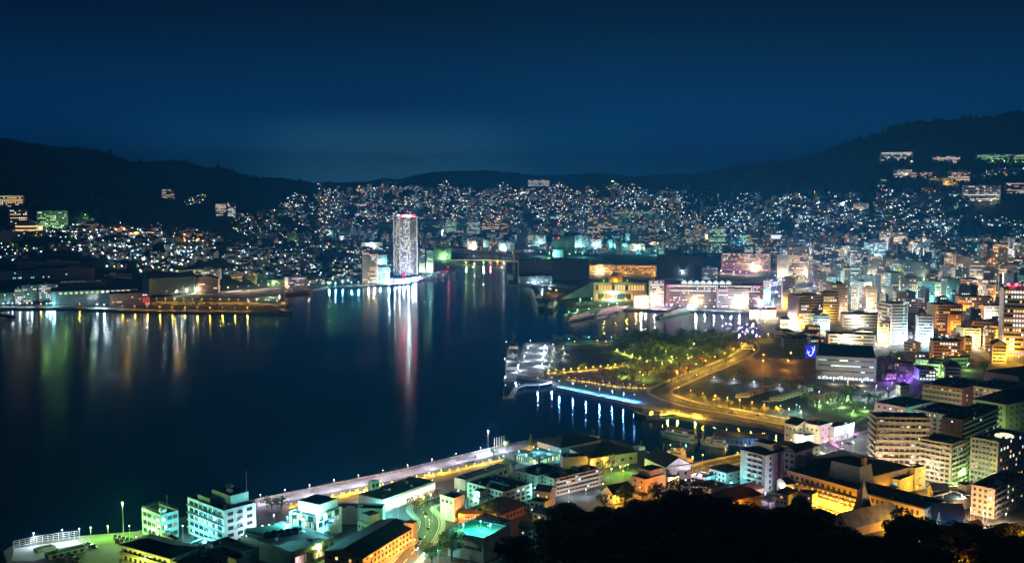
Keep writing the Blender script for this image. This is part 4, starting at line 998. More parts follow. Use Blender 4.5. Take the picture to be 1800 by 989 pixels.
o = MB(); o.obox(q, b.u, b.v, 5.0, 0.5, b.z1 - 4, b.z1 + 8.0)
sc = thing('led_screen', 'blue lit display screen with white light strokes beside the grey museum', 'screen', (q.x, q.y, b.z1 - 4))
o.build('screen_frame', M_BLACK, sc, (q.x, q.y, b.z1 - 4))
o = MB(); f = lambda t, z: (q.x + b.u.x * t - b.v.x * 0.55, q.y + b.u.y * t - b.v.y * 0.55, b.z1 - 4 + z); o.quad([f(-4.7, 0.4), f(4.7, 0.4), f(4.7, 11.6), f(-4.7, 11.6)]); o.build('screen', emit('screen_blue', (0.03, 0.04, 0.9), 0.9), sc, (q.x, q.y, b.z1 - 4))
o = MB(); f2 = lambda t, z: Vector((q.x + b.u.x * t - b.v.x * 0.75, q.y + b.u.y * t - b.v.y * 0.75, b.z1 - 4 + z))
for a, c in (((-3, 7), (-1, 2)), ((-3.5, 4), (-0.5, 6)), ((-2, 3), (0.5, 1.5)), ((1, 10), (2.6, 6)), ((3.4, 11), (2.0, 4)), ((1, 5), (3.5, 8)), ((-0.5, 2), (1.8, 4))): o.tube(f2(*a), f2(*c), 0.28, 4)
o.build('light_stroke', emit('stroke_white', (0.75, 0.8, 1), 2.0), sc, (q.x, q.y, b.z1 - 4))

# ================================================================== the middle distance: buildings one can tell apart
# (left, right, roof row, foot row, wall, lit share, palette, kind, rise, turn, label)
MID = [
 # left shore works
 (97, 240, 510, 535, 'teal', .0, 'green', 'gableu', 5, .12, 'long shipyard shed with a row of yellow green clerestory windows'),
 (101, 186, 496, 512, 'dark', .0, 'cool', 'flat', 3, .1, 'dark shed roof striped with pale slanted skylights'),
 (195, 252, 516, 537, 'brown', .12, 'amber', 'gableu', 3, .2, 'brown brick shipyard office in front of the long shed'),
 (250, 265, 515, 537, 'brick', .7, 'pink', 'flat', 3, .2, 'small block with a red lit panel of square windows'),
 (69, 103, 500, 530, 'white', .4, 'cool', 'flat', 3, .1, 'pale four storey works office on the left quay'),
 (40, 68, 502, 531, 'green', .2, 'cool', 'flat', 3, .25, 'pale green works block with a stair tower on the left quay'),
 (0, 32, 515, 533, 'green', .1, 'green', 'gableu', 3, .1, 'pair of small green lit gabled sheds at the left edge'),
 (27, 42, 508, 533, 'cream', .3, 'cool', 'flat', 3, .1, 'narrow cool lit block between the gabled sheds and works block'),
 (-10, 64, 477, 496, 'grey', .25, 'green', 'gableu', 4, .05, 'long grey workshop with a line of small windows on the left'),
 (66, 162, 472, 492, 'brown', .03, 'warm', 'flat', 3, .0, 'long unlit brown workshop left of the hillside houses'),
 (36, 135, 460, 470, 'tan', .12, 'pink', 'flat', 3, .0, 'long tan terrace block above the dark workshops'),
 (185, 230, 482, 490, 'white', .1, 'cool', 'flat', 3, .0, 'long pale wall like shed above the skylight roof'),
 (262, 352, 488, 519, 'teal', .0, 'cool', 'gableu', 7, .45, 'large gabled boat hall with a lit blue side wall'),
 (340, 384, 490, 516, 'brown', .1, 'white', 'gablev', 6, -.1, 'second gabled boat hall with a white lit doorway band'),
 (329, 390, 473, 486, 'white', .25, 'cool', 'flat', 3, .1, 'white flat roofed school behind the gabled boat halls'),
 (406, 428, 479, 494, 'ochre', .1, 'amber', 'flat', 3, .3, 'orange lit block left of the pair behind the jetty'),
 (430, 450, 480, 495, 'yellow', .15, 'amber', 'flat', 3, -.2, 'yellow lit block right of the pair behind the jetty'),
 (454, 480, 484, 497, 'teal', .15, 'cool', 'flat', 3, .1, 'teal low block next to the orange lit pair'),
 (470, 503, 492, 503, 'green', .0, 'green', 'hip', 3, .1, 'low green lit shed by the inner basin'),
 (505, 544, 487, 506, 'pinkish', .35, 'purple', 'flat', 3, .3, 'tan and purple lit block at the end of the shore road'),
 (429, 486, 410, 424, 'grey', .1, 'cool', 'flat', 3, .0, 'long dim school slab on the left slope'),
 (506, 524, 410, 427, 'grey', .1, 'cool', 'flat', 3, .0, 'grey block joined to the bright white slab on the slope'),
 (524, 537, 411, 431, 'white', .0, 'white', 'flat', 3, .1, 'bright white blank slab on the left slope'),
 (452, 466, 460, 482, 'tan', .2, 'green', 'flat', 3, .2, 'tan block among the dark houses left of the brown tower'),
 (528, 542, 468, 482, 'brown', .2, 'cool', 'flat', 3, .2, 'small brown block above the shore road end'),
 (0, 40, 343, 364, 'yellow', .8, 'warm', 'flat', 3, .0, 'yellow lit hotel high on the dark left hill'),
 (68, 117, 371, 402, 'green', .65, 'green', 'flat', 3, .0, 'green lit terraced hotel on the left hillside'),
 (18, 49, 368, 396, 'tan', .5, 'warm', 'flat', 3, .1, 'tan hotel tower between the two lit hillside hotels'),
 (0, 40, 408, 428, 'grey', .05, 'cool', 'flat', 3, .1, 'dim grey slab below the round hotel'),
 (284, 308, 331, 349, 'grey', .6, 'warm', 'flat', 3, .2, 'cluster block of warm windows above the dark ridge'),
 (379, 398, 358, 382, 'tan', .6, 'pink', 'flat', 3, .0, 'pink lit apartment block left of the pair on the far flank'),
 (400, 415, 356, 381, 'tan', .6, 'white', 'flat', 3, .0, 'white lit apartment block right of the pair on the far flank'),
 # round the tall tower
 (637, 651, 443, 498, 'brown', .12, 'amber', 'flat', 3, .2, 'tall dark brown tower left of its lit twin by the channel'),
 (649, 663, 446, 498, 'brown', .75, 'warm', 'flat', 3, -.2, 'slim brown tower with every window lit by the channel'),
 (623, 634, 438, 470, 'grey', .4, 'cool', 'flat', 3, .2, 'slim grey tower behind the dark brown tower'),
 (663, 686, 470, 497, 'teal', .3, 'cool', 'flat', 3, .1, 'low teal block between brown tower and tall tower'),
 (662, 682, 448, 472, 'white', .5, 'cool', 'flat', 3, .3, 'white banded slab behind the low teal block'),
 (736, 748, 437, 482, 'grey', .5, 'cool', 'flat', 3, .2, 'grey apartment tower just right of the tall tower'),
 (749, 762, 440, 480, 'teal', .5, 'green', 'flat', 3, -.2, 'teal apartment block second to the right of the tall tower'),
 (762, 794, 436, 458, 'teal', .05, 'teal', 'flat', 3, .15, 'blank teal cube hall beside the channel bridge'),
 (635, 673, 426, 437, 'cream', .5, 'green', 'flat', 3, .0, 'long yellow lit low hall left of the tall tower'),
 (665, 694, 393, 412, 'green', .05, 'green', 'hip', 5, .0, 'green lit barrel hall left behind the tall tower'),
 (735, 780, 388, 410, 'green', .05, 'green', 'hip', 6, .0, 'broad green lit arena right behind the tall tower'),
 (785, 801, 388, 410, 'green', .5, 'green', 'flat', 3, .0, 'green windowed office beside the broad arena'),
 (802, 819, 383, 412, 'teal', .05, 'teal', 'flat', 3, .1, 'unlit teal slab between green office and banded office'),
 (819, 845, 390, 412, 'teal', .7, 'cool', 'flat', 3, .1, 'office with bright white floor bands across the river'),
 (846, 880, 386, 413, 'brown', .45, 'warm', 'flat', 3, .0, 'wide brown grid apartment block across the river'),
 (881, 892, 385, 412, 'tan', .4, 'amber', 'flat', 3, .0, 'amber lit narrow block right of the brown grid block'),
 (821, 837, 419, 438, 'white', .3, 'white', 'flat', 3, .1, 'white lit riverside block with a lilac lamp'),
 (846, 875, 421, 434, 'brick', .3, 'amber', 'flat', 3, .1, 'low red brown riverside arcade'),
 (877, 905, 424, 440, 'teal', .3, 'cool', 'flat', 3, .0, 'long cool lit station shed by the river'),
 (909, 924, 401, 433, 'dark', .03, 'cool', 'flat', 3, .2, 'slim unlit dark slab tower near the gas tanks'),
 (925, 960, 412, 432, 'tan', .3, 'cool', 'flat', 3, .1, 'tan low rise just left of the gas tanks'),
 (911, 973, 457, 497, 'dark', .0, 'cool', 'flat', 3, .12, 'huge dark warehouse with four white lamps on the pier'),
 (965, 1036, 455, 492, 'dark', .0, 'cool', 'flat', 3, -.05, 'second huge dark shed behind the pier warehouse'),
 (912, 972, 486, 499, 'teal', .3, 'white', 'flat', 3, .12, 'low white lit shed along the dark pier'),
 (1031, 1088, 382, 420, 'cream', .45, 'warm', 'flat', 3, .0, 'large hotel with tall glowing columns and a red roof beacon'),
 (1062, 1092, 402, 432, 'dark', .25, 'teal', 'flat', 3, .1, 'dark stepped block in front of the large columned hotel'),
 (1011, 1033, 414, 437, 'white', .5, 'teal', 'flat', 3, .1, 'cyan lit office between gas tanks and columned hotel'),
 (1035, 1058, 420, 437, 'teal', .5, 'cool', 'flat', 3, .0, 'low cyan block below the columned hotel'),
 (1107, 1133, 411, 428, 'white', .15, 'warm', 'flat', 3, .0, 'white cube with a flat cap right of the columned hotel'),
 (1102, 1134, 428, 441, 'teal', .3, 'cool', 'flat', 3, .0, 'low teal hall under the white cube'),
 (1036, 1154, 466, 482, 'ochre', .75, 'amber', 'flat', 3, .0, 'very long low arcade glowing amber behind the golden dome'),
 (1072, 1155, 368, 383, 'grey', .5, 'green', 'flat', 3, .0, 'long hillside hospital slab with red beacons'),
 (834, 841, 366, 392, 'teal', .2, 'teal', 'flat', 3, .0, 'narrow arched teal tower far up the valley'),
 (927, 967, 316, 328, 'grey', .75, 'white', 'flat', 3, .0, 'distant crown of lit apartments on the valley rim'),
 (1141, 1168, 493, 537, 'tan', .6, 'white', 'flat', 3, .1, 'open parking structure with lit bands left of the mall'),
 (1170, 1341, 500, 539, 'brown', .5, 'white', 'flat', 3, .05, 'wide waterfront shopping mall with vaulted lit roof bays'),
 (1260, 1316, 508, 541, 'pinkish', .4, 'purple', 'flat', 3, .05, 'purple banded block in front of the shopping mall'),
 (1154, 1233, 449, 490, 'dark', .0, 'cool', 'flat', 3, .0, 'enormous dark blue blank slab behind the mall'),
 (1234, 1262, 470, 492, 'white', .3, 'cool', 'flat', 3, .1, 'white low block right of the dark blue slab'),
 (1245, 1275, 402, 448, 'cream', .6, 'green', 'flat', 3, .1, 'pale green lit office tower in the middle city'),
 (1268, 1353, 445, 476, 'tan', .4, 'pink', 'flat', 3, .0, 'broad tan department store with pink lit windows'),
 (1308, 1326, 426, 446, 'white', .5, 'cool', 'flat', 3, .0, 'white gridded hotel left of the twin in the centre'),
 (1327, 1341, 427, 446, 'white', .6, 'cool', 'flat', 3, .1, 'white gridded hotel right of the twin in the centre'),
 (1341, 1366, 418, 446, 'pinkish', .3, 'amber', 'flat', 3, .0, 'pink and orange lit building with a billboard top'),
 (1386, 1424, 418, 440, 'cream', .2, 'white', 'flat', 3, .0, 'cream block with two white chimneys on its roof'),
 (1366, 1386, 448, 490, 'tan', .06, 'warm', 'flat', 3, .1, 'tall blank tan slab in the city centre'),
 (1385, 1421, 434, 484, 'brown', .45, 'warm', 'flat', 3, .1, 'brown framed tower with bright stairs in the centre'),
 (1420, 1440, 458, 489, 'white', .3, 'cool', 'flat', 3, .2, 'white block with side balconies right of the brown framed tower'),
 (1440, 1462, 461, 486, 'grey', .4, 'cool', 'flat', 3, .0, 'grey windowed block next to the white balcony block'),
 (1374, 1398, 489, 543, 'grey', .2, 'green', 'flat', 3, .12, 'grey square tower beside the bright canal street'),
 (1341, 1354, 492, 530, 'pinkish', .4, 'purple', 'flat', 3, .0, 'narrow purple lit block at the right end of the mall'),
 (1398, 1460, 520, 582, 'tan', .5, 'white', 'flat', 3, .5, 'large stepped glass office at the head of the basin'),
 (1425, 1462, 555, 585, 'blue', .3, 'cool', 'flat', 3, .2, 'blue lit block under the stepped glass office'),
 # city right
 (1546, 1568, 406, 440, 'tan', .45, 'warm', 'flat', 3, .1, 'tall apartment tower left of the hillside twin towers'),
 (1570, 1594, 408, 440, 'tan', .45, 'warm', 'flat', 3, -.1, 'tall apartment tower right of the hillside twin towers'),
 (1519, 1556, 426, 452, 'white', .2, 'cool', 'flat', 3, .0, 'white bank head office with ribbed upper floors'),
 (1494, 1526, 439, 474, 'grey', .3, 'cool', 'flat', 3, .0, 'grey office slab left of the bright white avenue'),
 (1526, 1551, 450, 496, 'white', .3, 'warm', 'flat', 3, .1, 'white office tower at the head of the bright avenue'),
 (1556, 1590, 456, 492, 'white', .3, 'cool', 'flat', 3, .15, 'white gridded block right of the bright avenue'),
 (1590, 1643, 460, 498, 'teal', .3, 'teal', 'flat', 3, .0, 'wide teal balcony apartment block'),
 (1608, 1636, 420, 440, 'white', .4, 'warm', 'flat', 3, .0, 'white apartment block below the dark hill'),
 (1636, 1665, 416, 446, 'grey', .3, 'purple', 'flat', 3, .1, 'grey violet tower below the dark hill'),
 (1624, 1641, 436, 462, 'tan', .4, 'white', 'flat', 3, .1, 'tan block in front of the white hill foot apartments'),
 (1659, 1676, 463, 490, 'yellow', .15, 'green', 'flat', 3, .1, 'yellow green lit slab in the right city'),
 (1644, 1666, 474, 494, 'blue', .1, 'cool', 'flat', 3, .1, 'blue lit blank box left of the yellow green slab'),
 (1681, 1701, 450, 490, 'brown', .3, 'warm', 'flat', 3, .1, 'brown tower right of the yellow green slab'),
 (1703, 1738, 458, 504, 'grey', .3, 'warm', 'flat', 3, .2, 'broad grey tower with scattered warm windows'),
 (1746, 1771, 430, 455, 'tan', .4, 'pink', 'flat', 3, .0, 'tan block with a rooftop frame near the right edge'),
 (1773, 1782, 418, 445, 'grey', .0, 'cool', 'flat', 3, .2, 'slim unlit grey tower near the right edge'),
 (1782, 1806, 427, 452, 'white', .3, 'cool', 'flat', 3, .0, 'white lit hospital block at the right edge'),
 (1754, 1789, 465, 496, 'tan', .35, 'warm', 'flat', 3, .1, 'tan banded office near the right edge'),
 (1771, 1800, 449, 484, 'grey', .3, 'cool', 'flat', 3, .1, 'grey slab behind the tan banded office'),
 (1581, 1596, 490, 535, 'tan', .06, 'warm', 'flat', 3, .1, 'left one of two tan towers with a lit stairwell between'),
 (1597, 1612, 490, 535, 'tan', .3, 'warm', 'flat', 3, -.1, 'right one of two tan towers with a lit stairwell between'),
 (1612, 1653, 494, 528, 'green', .6, 'green', 'flat', 3, .0, 'low office with wide green lit floors'),
 (1654, 1676, 490, 525, 'cream', .3, 'green', 'flat', 3, .2, 'cream tower with a green lit edge'),
 (1676, 1735, 491, 524, 'brown', .3, 'pink', 'flat', 3, .0, 'wide brown block with red tinted windows'),
 (1561, 1611, 535, 607, 'white', .0, 'cool', 'flat', 3, .55, 'tall white office tower with a narrow glazed slot'),
 (1640, 1699, 536, 588, 'tan', .3, 'amber', 'flat', 3, .35, 'tan balcony apartment block lit orange from below'),
 (1664, 1690, 553, 590, 'brick', .15, 'amber', 'flat', 3, .2, 'brick coloured flats in front of the tan balcony block'),
 (1683, 1744, 522, 560, 'tan', .35, 'warm', 'flat', 3, .1, 'long tan school block with warm windows'),
 (1729, 1762, 538, 565, 'grey', .05, 'cool', 'flat', 3, .2, 'dim grey block beside the red topped tower'),
 (1710, 1749, 565, 590, 'brown', .1, 'warm', 'flat', 3, .1, 'dark brown low block left of the red topped tower'),
 (1736, 1762, 573, 606, 'tan', .15, 'warm', 'flat', 3, .1, 'tan house block under the red topped tower'),
 (1690, 1730, 577, 612, 'yellow', .2, 'amber', 'flat', 3, .3, 'yellow lit flats on the orange lit slope road'),
 (1611, 1640, 556, 607, 'white', .35, 'teal', 'flat', 3, .1, 'narrow cyan lit block right of the white office tower'),
 (1440, 1478, 515, 565, 'cream', .3, 'warm', 'flat', 3, .2, 'cream block left of the bright avenue mouth'),
 (1458, 1495, 500, 560, 'brown', .15, 'green', 'flat', 3, .3, 'brown stepped tower at the bright avenue mouth'),
 (1480, 1563, 553, 575, 'grey', .1, 'cool', 'flat', 3, .1, 'long grey terrace of offices across the avenue mouth'),
 (1494, 1512, 470, 522, 'white', .5, 'cool', 'flat', 3, .1, 'white lit tower on the left bank of the bright avenue'),
 (1440, 1468, 460, 484, 'grey', .4, 'cool', 'flat', 3, .0, 'grey office behind the cream avenue block'),
 (1760, 1806, 508, 628, 'pinkish', .6, 'mix', 'flat', 3, .12, 'tall right edge apartment tower with a red lit top'),
 (1638, 1690, 600, 632, 'tan', .25, 'white', 'flat', 3, .1, 'three storey tan hall with white lit windows'),
 (1743, 1769, 606, 640, 'pinkish', .0, 'warm', 'gablev', 4, .1, 'pale hall with a curved gridded front'),
 (1376, 1421, 596, 616, 'dark', .1, 'green', 'flat', 3, .1, 'dark low art hall left of the grey museum'),
 (1455, 1540, 588, 608, 'cream', .2, 'green', 'flat', 3, .1, 'long cream hall behind the grey museum'),
 (1545, 1562, 568, 605, 'yellow', .4, 'green', 'flat', 3, .1, 'narrow yellow lit block left of the white office tower'),
 (1500, 1532, 582, 600, 'stone', .1, 'warm', 'flat', 3, .0, 'pale drum like hall on the museum roofline'),
 (1612, 1650, 650, 672, 'teal', .5, 'cool', 'flat', 3, .2, 'teal lit glass pavilion among the purple lights'),
 (1660, 1690, 645, 668, 'cream', .2, 'amber', 'hip', 5, .1, 'small hip roofed pavilion in the lit garden'),
 # hillside on the right
 (1549, 1602, 267, 286, 'cream', .85, 'white', 'flat', 3, .0, 'large white windowed hotel high on the right mountain'),
 (1639, 1687, 274, 288, 'tan', .6, 'pink', 'flat', 3, .0, 'stepped hotel right of the large mountain hotel'),
 (1719, 1810, 271, 284, 'green', .5, 'green', 'flat', 3, .0, 'long green lit resort near the mountain top'),
 (1571, 1602, 298, 313, 'grey', .55, 'white', 'flat', 3, .0, 'grey block under the large mountain hotel'),
 (1600, 1637, 303, 317, 'tan', .5, 'pink', 'flat', 3, .0, 'tan wide block second row on the mountain side'),
 (1667, 1704, 300, 320, 'tan', .6, 'pink', 'flat', 3, .0, 'pink lit block above the yellow terraces'),
 (1635, 1673, 313, 326, 'yellow', .6, 'green', 'flat', 3, .0, 'yellow green lit terraced inn on the mountain side'),
 (1694, 1755, 326, 354, 'white', .7, 'white', 'flat', 3, .0, 'brightest broad white hotel on the right slope'),
 (1769, 1806, 321, 342, 'brick', .5, 'pink', 'flat', 3, .0, 'red brown block right of the brightest slope hotel'),
 (1500, 1526, 357, 370, 'white', .3, 'amber', 'flat', 3, .0, 'white and orange block amid the slope houses'),
 (1543, 1558, 315, 330, 'grey', .5, 'green', 'flat', 3, .0, 'small grey block left of the slope inns'),
 (1590, 1605, 333, 346, 'grey', .1, 'cool', 'flat', 3, .1, 'small dim cube below the slope inns'),
 (1620, 1640, 330, 345, 'pinkish', .2, 'amber', 'flat', 3, .1, 'orange lit small block below the terraced inn'),
]
for (x0, x1, yt, yb, wk, lit, pal, kind, rise, rz, label) in MID:
    far = yb < 440
    dep = max(9.0, min(26.0, (x1 - x0) / F * 1500 * 0.7))
    rk = {'green': 'teal'}.get(wk, 'dark')
    b = slab(label, x0, x1, yt, yb, wk, rk, dep, kind, rz=rz, rise=rise)
    H = b.z1 - b.z0; ns = max(1, int(H / 3.4)); ns = min(ns, 14)
    if lit > 0 or wk != 'dark':
        m = 2.6 if not far else 3.4
        bands(b, 'L', ns, 0.5, lit, pal, m=m, cover=0.7)
        bands(b, 'R' if rz <= 0 and b.px > 900 or rz < 0 else 'BR', ns, 0.45, lit * 0.6, pal, m=m * 1.4, cover=0.5)
    if kind == 'flat' and (x1 - x0) > 14:
        a = random.uniform(0.1, 0.6); b.box_part('lift_house', a, a + 0.22, 0.3, 0.7, b.z1 - 0.78, b.z1 + random.uniform(1.5, 3.5), wall(wk)); 
        if x1 - x0 > 25: b.units(2)

def beacon(p, r=0.9, c='R', label=None):
    o = thing('warning_beacon', label, 'beacon', p)
    mb = MB(); mb.tube((0, 0, 0), (0, 0, 3), 0.15, 5); mb.build('mast', M_METAL, o)
    mb = MB(); mb.lathe((0, 0, 3), [(0.1, 0), (r, r * 0.7), (r, r * 1.3), (0.1, r * 2)], 8); mb.build('lamp_head', LEM[c], o)
    return o
def on_roof(lbl, a=0.5, c=0.4): b = BL[lbl]; return b.pt(a, c, b.z1 - 0.78)
for a in (0.2, 0.5, 0.85): beacon(on_roof('tall right edge apartment tower with a red lit top', a, 0.2), 1.7, 'R', 'red beacon on the roof of the tall right edge apartment tower')['group'] = 'red beacons on the right edge tower'
beacon(on_roof('large hotel with tall glowing columns and a red roof beacon'), 1.4, 'R', 'red beacon on the roof of the large columned hotel')
for a in (0.25, 0.5, 0.9): beacon(on_roof('long hillside hospital slab with red beacons', a), 1.8, 'R', 'red beacon on the long hillside hospital slab')['group'] = 'red beacons on the hospital'
# mall roof vaults, signs
b = BL['wide waterfront shopping mall with vaulted lit roof bays']
for k in range(8):
    mb = MB(); a0, a1 = 0.16 + k * 0.065, 0.16 + k * 0.065 + 0.058
    prof = [(a0 + (a1 - a0) * t / 8, math.sin(math.pi * t / 8) * 3.2 + 2.2) for t in range(9)]
    for (a, z), (c, z2) in zip(prof, prof[1:]): mb.quad([b.pt(a, 0.15, b.z1 + z), b.pt(c, 0.15, b.z1 + z2), b.pt(c, 0.85, b.z1 + z2), b.pt(a, 0.85, b.z1 + z)], 0)
    mb.quad([b.pt(a0, 0.17, b.z1)] + [b.pt(a, 0.17, b.z1 + z) for a, z in prof] + [b.pt(a1, 0.17, b.z1)], 1)
    b.part(mb, 'roof_vault', [M_WHITEP, PANE['cool']])
b.box_part('roof_tower', 0.68, 0.78, 0.1, 0.7, b.z1 - 0.7, b.z1 + 5, wall('brown'))
p, d, l, n = b.face('L')
for t, c in ((0.05, 'M'), (0.93, 'M')):
    q = p + d * l * t + n * 0.3; mb = MB(); mb.obox(q, d, n, 4.5, 0.25, b.z1 - 4.5, b.z1 - 2.6); b.part(mb, 'sign_board', emit('sign_pink', (1.0, 0.15, 0.55), 2.2))
b = BL['pink and orange lit building with a billboard top']
mb = MB(); p, d, l, n = b.face('L'); mb.obox(p + d * l * 0.9 + n * 0.5, d, n, 12, 0.4, b.z1 - 2, b.z1 + 7); b.part(mb, 'billboard', emit('billboard_white', (0.75, 0.85, 1.0), 1.6))
for t in (0.3, 0.7):
    b = BL['cream block with two white chimneys on its roof']; q = b.pt(t, 0.5, b.z1 - 0.7); mb = MB(); mb.tube(q, q + Vector((0, 0, 14)), 1.6, 8, 0, 1.2); b.part(mb, 'chimney', M_WHITEP)
b = BL['white bank head office with ribbed upper floors']; b.box_part('crown', 0.2, 0.95, 0.2, 0.9, b.z1 - 0.7, b.z1 + 6, wall('white'))
b = BL['tall white office tower with a narrow glazed slot']
bands(b, 'R', 10, 0.4, 0.2, 'cool', m=3); p, d, l, n = b.face('L')
mb = MB()
for k in range(8): q = p + d * l * 0.75 + n * 0.08; mb.obox(q, d, n, 0.9, 0.06, b.z0 + 8 + k * 5, b.z0 + 11 + k * 5)
b.part(mb, 'glazed_slot', PANE['teal'])
b = BL['long shipyard shed with a row of yellow green clerestory windows']
p, d, l, n = b.face('L')
for k in range(14): q = p + d * l * (0.1 + 0.85 * k / 14) + n * 0.06; mb = MB(); mb.obox(q, d, n, 2.2, 0.05, b.z1 - 4.4, b.z1 - 1.6); b.part(mb, 'window', PANE['green' if k < 8 else 'white'])
b = BL['dark shed roof striped with pale slanted skylights']
for k in range(14): mb = MB(); a = 0.1 + 0.058 * k; mb.quad([b.pt(a, 0.1, b.z1 + 0.2), b.pt(a + 0.02, 0.1, b.z1 + 0.2), b.pt(a + 0.05, 0.9, b.z1 + 0.6), b.pt(a + 0.03, 0.9, b.z1 + 0.6)]); b.part(mb, 'skylight', emit('dim_skylight', (0.75, 0.85, 0.4), 0.35))
b = BL['small block with a red lit panel of square windows']; p, d, l, n = b.face('L')
for i in range(3):
    for j in range(2): mb = MB(); q = p + d * l * (0.2 + 0.3 * i) + n * 0.1; mb.obox(q, d, n, 1.3, 0.08, b.z0 + 4 + 4 * j, b.z0 + 6.8 + 4 * j); b.part(mb, 'panel', emit('panel_red', (1.0, 0.08, 0.08), 1.0))

# the tall tower on the channel
t0 = G(712, 489, GZ); Y = t0.y; zt = zat(382, Y); w = 43 / F * Y
TW = thing('apartment_tower', 'tallest floodlit apartment tower with red crown lamps on the channel shore', 'tower', t0)
c = Vector((0, w / 2, 0)); h = zt - GZ; NS = 30
mb = MB(); pl = [(c.x + w / 2 * 0.93 * math.cos(a), c.y + w / 2 * 0.93 * math.sin(a)) for a in [math.pi / 8 + k * math.pi / 4 for k in range(8)]]
mb.prism(pl, -3, h); mb.build('wall', wall('white'), TW)
mb = MB(); mb.prism([(c.x + (x - c.x) * 0.6, c.y + (y - c.y) * 0.6) for x, y in pl], h + .01, h + 5); mb.build('crown', wall('pinkish'), TW)
for j in range(NS):
    z = h * (j + 0.1) / NS; mb = MB()
    ks = ['dark', 'warm', 'white', 'cool', 'amber']
    for k in range(8):
        a, e = Vector(pl[k]), Vector(pl[(k + 1) % 8]); nn = Vector((e.y - a.y, a.x - e.x)).normalized()
        for i in range(6):
            q0, q1 = a.lerp(e, (i + 0.12) / 6) + nn * 0.08, a.lerp(e, (i + 0.72) / 6) + nn * 0.08
            kk = random.choice(ks[1:]) if random.random() < (0.5 if k % 3 else 0.22) else 'dark'
            mb.quad([(q0.x, q0.y, z + 0.8), (q1.x, q1.y, z + 0.8), (q1.x, q1.y, z + 2.9), (q0.x, q0.y, z + 2.9)], ks.index(kk))
    mb.build('window_band', [PANE[k] for k in ks], TW)
    mb = MB(); ring = [(c.x + (x - c.x) * 1.09, c.y + (y - c.y) * 1.09) for x, y in pl]
    mb.prism(ring, z - 0.12, z + 0.12); mb.build('balcony_slab', M_WHITEP, TW)
for k in (4, 5, 6, 7):
    x, y = pl[k]; mb = MB(); x, y = c.x + (x - c.x) * 1.12, c.y + (y - c.y) * 1.12; mb.obox((x, y), (1, 0), (0, 1), 0.9, 0.9, 0, h + 1.5); mb.build('pier', M_WHITEP, TW)
for k, cc in ((0, 'R'), (3, 'W'), (5, 'R'), (6, 'W'), (7, 'R')):
    x, y = pl[k]; lamp(t0 + Vector((c.x + (x - c.x) * 0.75, c.y + (y - c.y) * 0.75, h)), cc, 60000 if cc == 'W' else 40000, 3.5, 'crown lamps of the tallest tower', '%s crown lamp on the roof of the tallest tower' % LWORD[cc], head=2.1, name='roof_lamp')
TWB = near('white podium with a tall red panel at the tallest tower', (676, 486), (706, 490), (738, 479), 495, 'white', par=0.5)
TWB.windows('L', 6, 2, 5, 2.5, lit=0.9, pal='white'); TWB.windows('R', 6, 2, 5, 2.5, lit=0.9, pal='white')
p, d, l, n = TWB.face('R'); mb = MB(); mb.obox(p + d * 6 + n * 0.3, d, n, 3.5, 0.25, TWB.z0, TWB.z1 + 14); TWB.part(mb, 'red_panel', emit('red_panel', (1.0, 0.05, 0.16), 1.3))

# gas tanks
for px, lab in ((983, 'green lit round gas tank left of the pair'), (999, 'green lit round gas tank right of the pair with a pale base')):
    q = G(px, 449, GZ); Y = q.y; r = 13.0 / F * Y; zc = zat(428, Y)
    o = thing('gas_tank', lab, 'gas tank', q)
    mb = MB(); mb.lathe((0, r, zc - q.z), [(r * math.sin(t * math.pi / 14) + .01, -r * math.cos(t * math.pi / 14)) for t in range(15)], 28); mb.build('tank', wall('green'), o, smooth=True)
    mb = MB(); mb.lathe((0, r, zc - q.z), [(r * 1.01, -0.5), (r * 1.06, -0.5), (r * 1.06, 0.5), (r * 1.01, 0.5)], 28); mb.build('walkway', M_METAL, o)
    for k in range(8): a = k * math.pi / 4; mb = MB(); mb.tube((r * 0.8 * math.cos(a), r + r * 0.8 * math.sin(a), 0), (r * 0.97 * math.cos(a), r + r * 0.97 * math.sin(a), zc - q.z), 0.6, 6); mb.build('leg', M_METAL, o)
slab('pale box building at the foot of the gas tanks', 972, 990, 439, 452, 'teal', 'dark', 18)
def mast(px, yt, yb, label, c='R', wdt=5.0, lit=True):
    q = hit(px, yb); h = zat(yt, q.y) - q.z
    o = thing('lattice_mast', label, 'mast', q); mb = MB()
    for sx, sy in ((-1, -1), (1, -1), (1, 1), (-1, 1)): mb.tube((sx * wdt / 2, sy * wdt / 2, 0), (sx * 0.5, sy * 0.5, h), 0.35, 4)
    n = max(4, int(h / 7))
    for j in range(n):
        z0, z1 = h * j / n, h * (j + 1) / n; w0, w1 = wdt / 2 * (1 - j / n) + .5, wdt / 2 * (1 - (j + 1) / n) + .5
        for (a, e) in (((-1, -1), (1, -1)), ((1, -1), (1, 1)), ((1, 1), (-1, 1)), ((-1, 1), (-1, -1))): mb.tube((a[0] * w0, a[1] * w0, z0), (e[0] * w1, e[1] * w1, z1), 0.22, 3)
    mb.build('lattice', M_METAL, o)
    for t in (0.55, 1.0):
        if t < 1 and h < 40 or not lit: continue
        mb = MB(); mb.octa((0, 0, h * t), 1.9); mb.build('lamp_head', LEM[c], o)
mast(982, 393, 449, 'red lamped lattice mast in front of the gas tanks'); mast(1292, 388, 446, 'blue lit lattice mast over the middle city', 'B', 9)
mast(643, 340, 385, 'red lamped mast far behind the tall tower', 'R', 8); mast(717, 372, 425, 'mast with a red tip left above the tall tower', 'R', 5)
mast(797, 362, 400, 'white topped floodlight mast near the broad arena', 'C', 3); mast(903, 436, 490, 'dark lattice crane mast on the dark pier', 'C', 4, False); mast(1649, 425, 445, 'purple lit mast in the right city', 'P', 6)
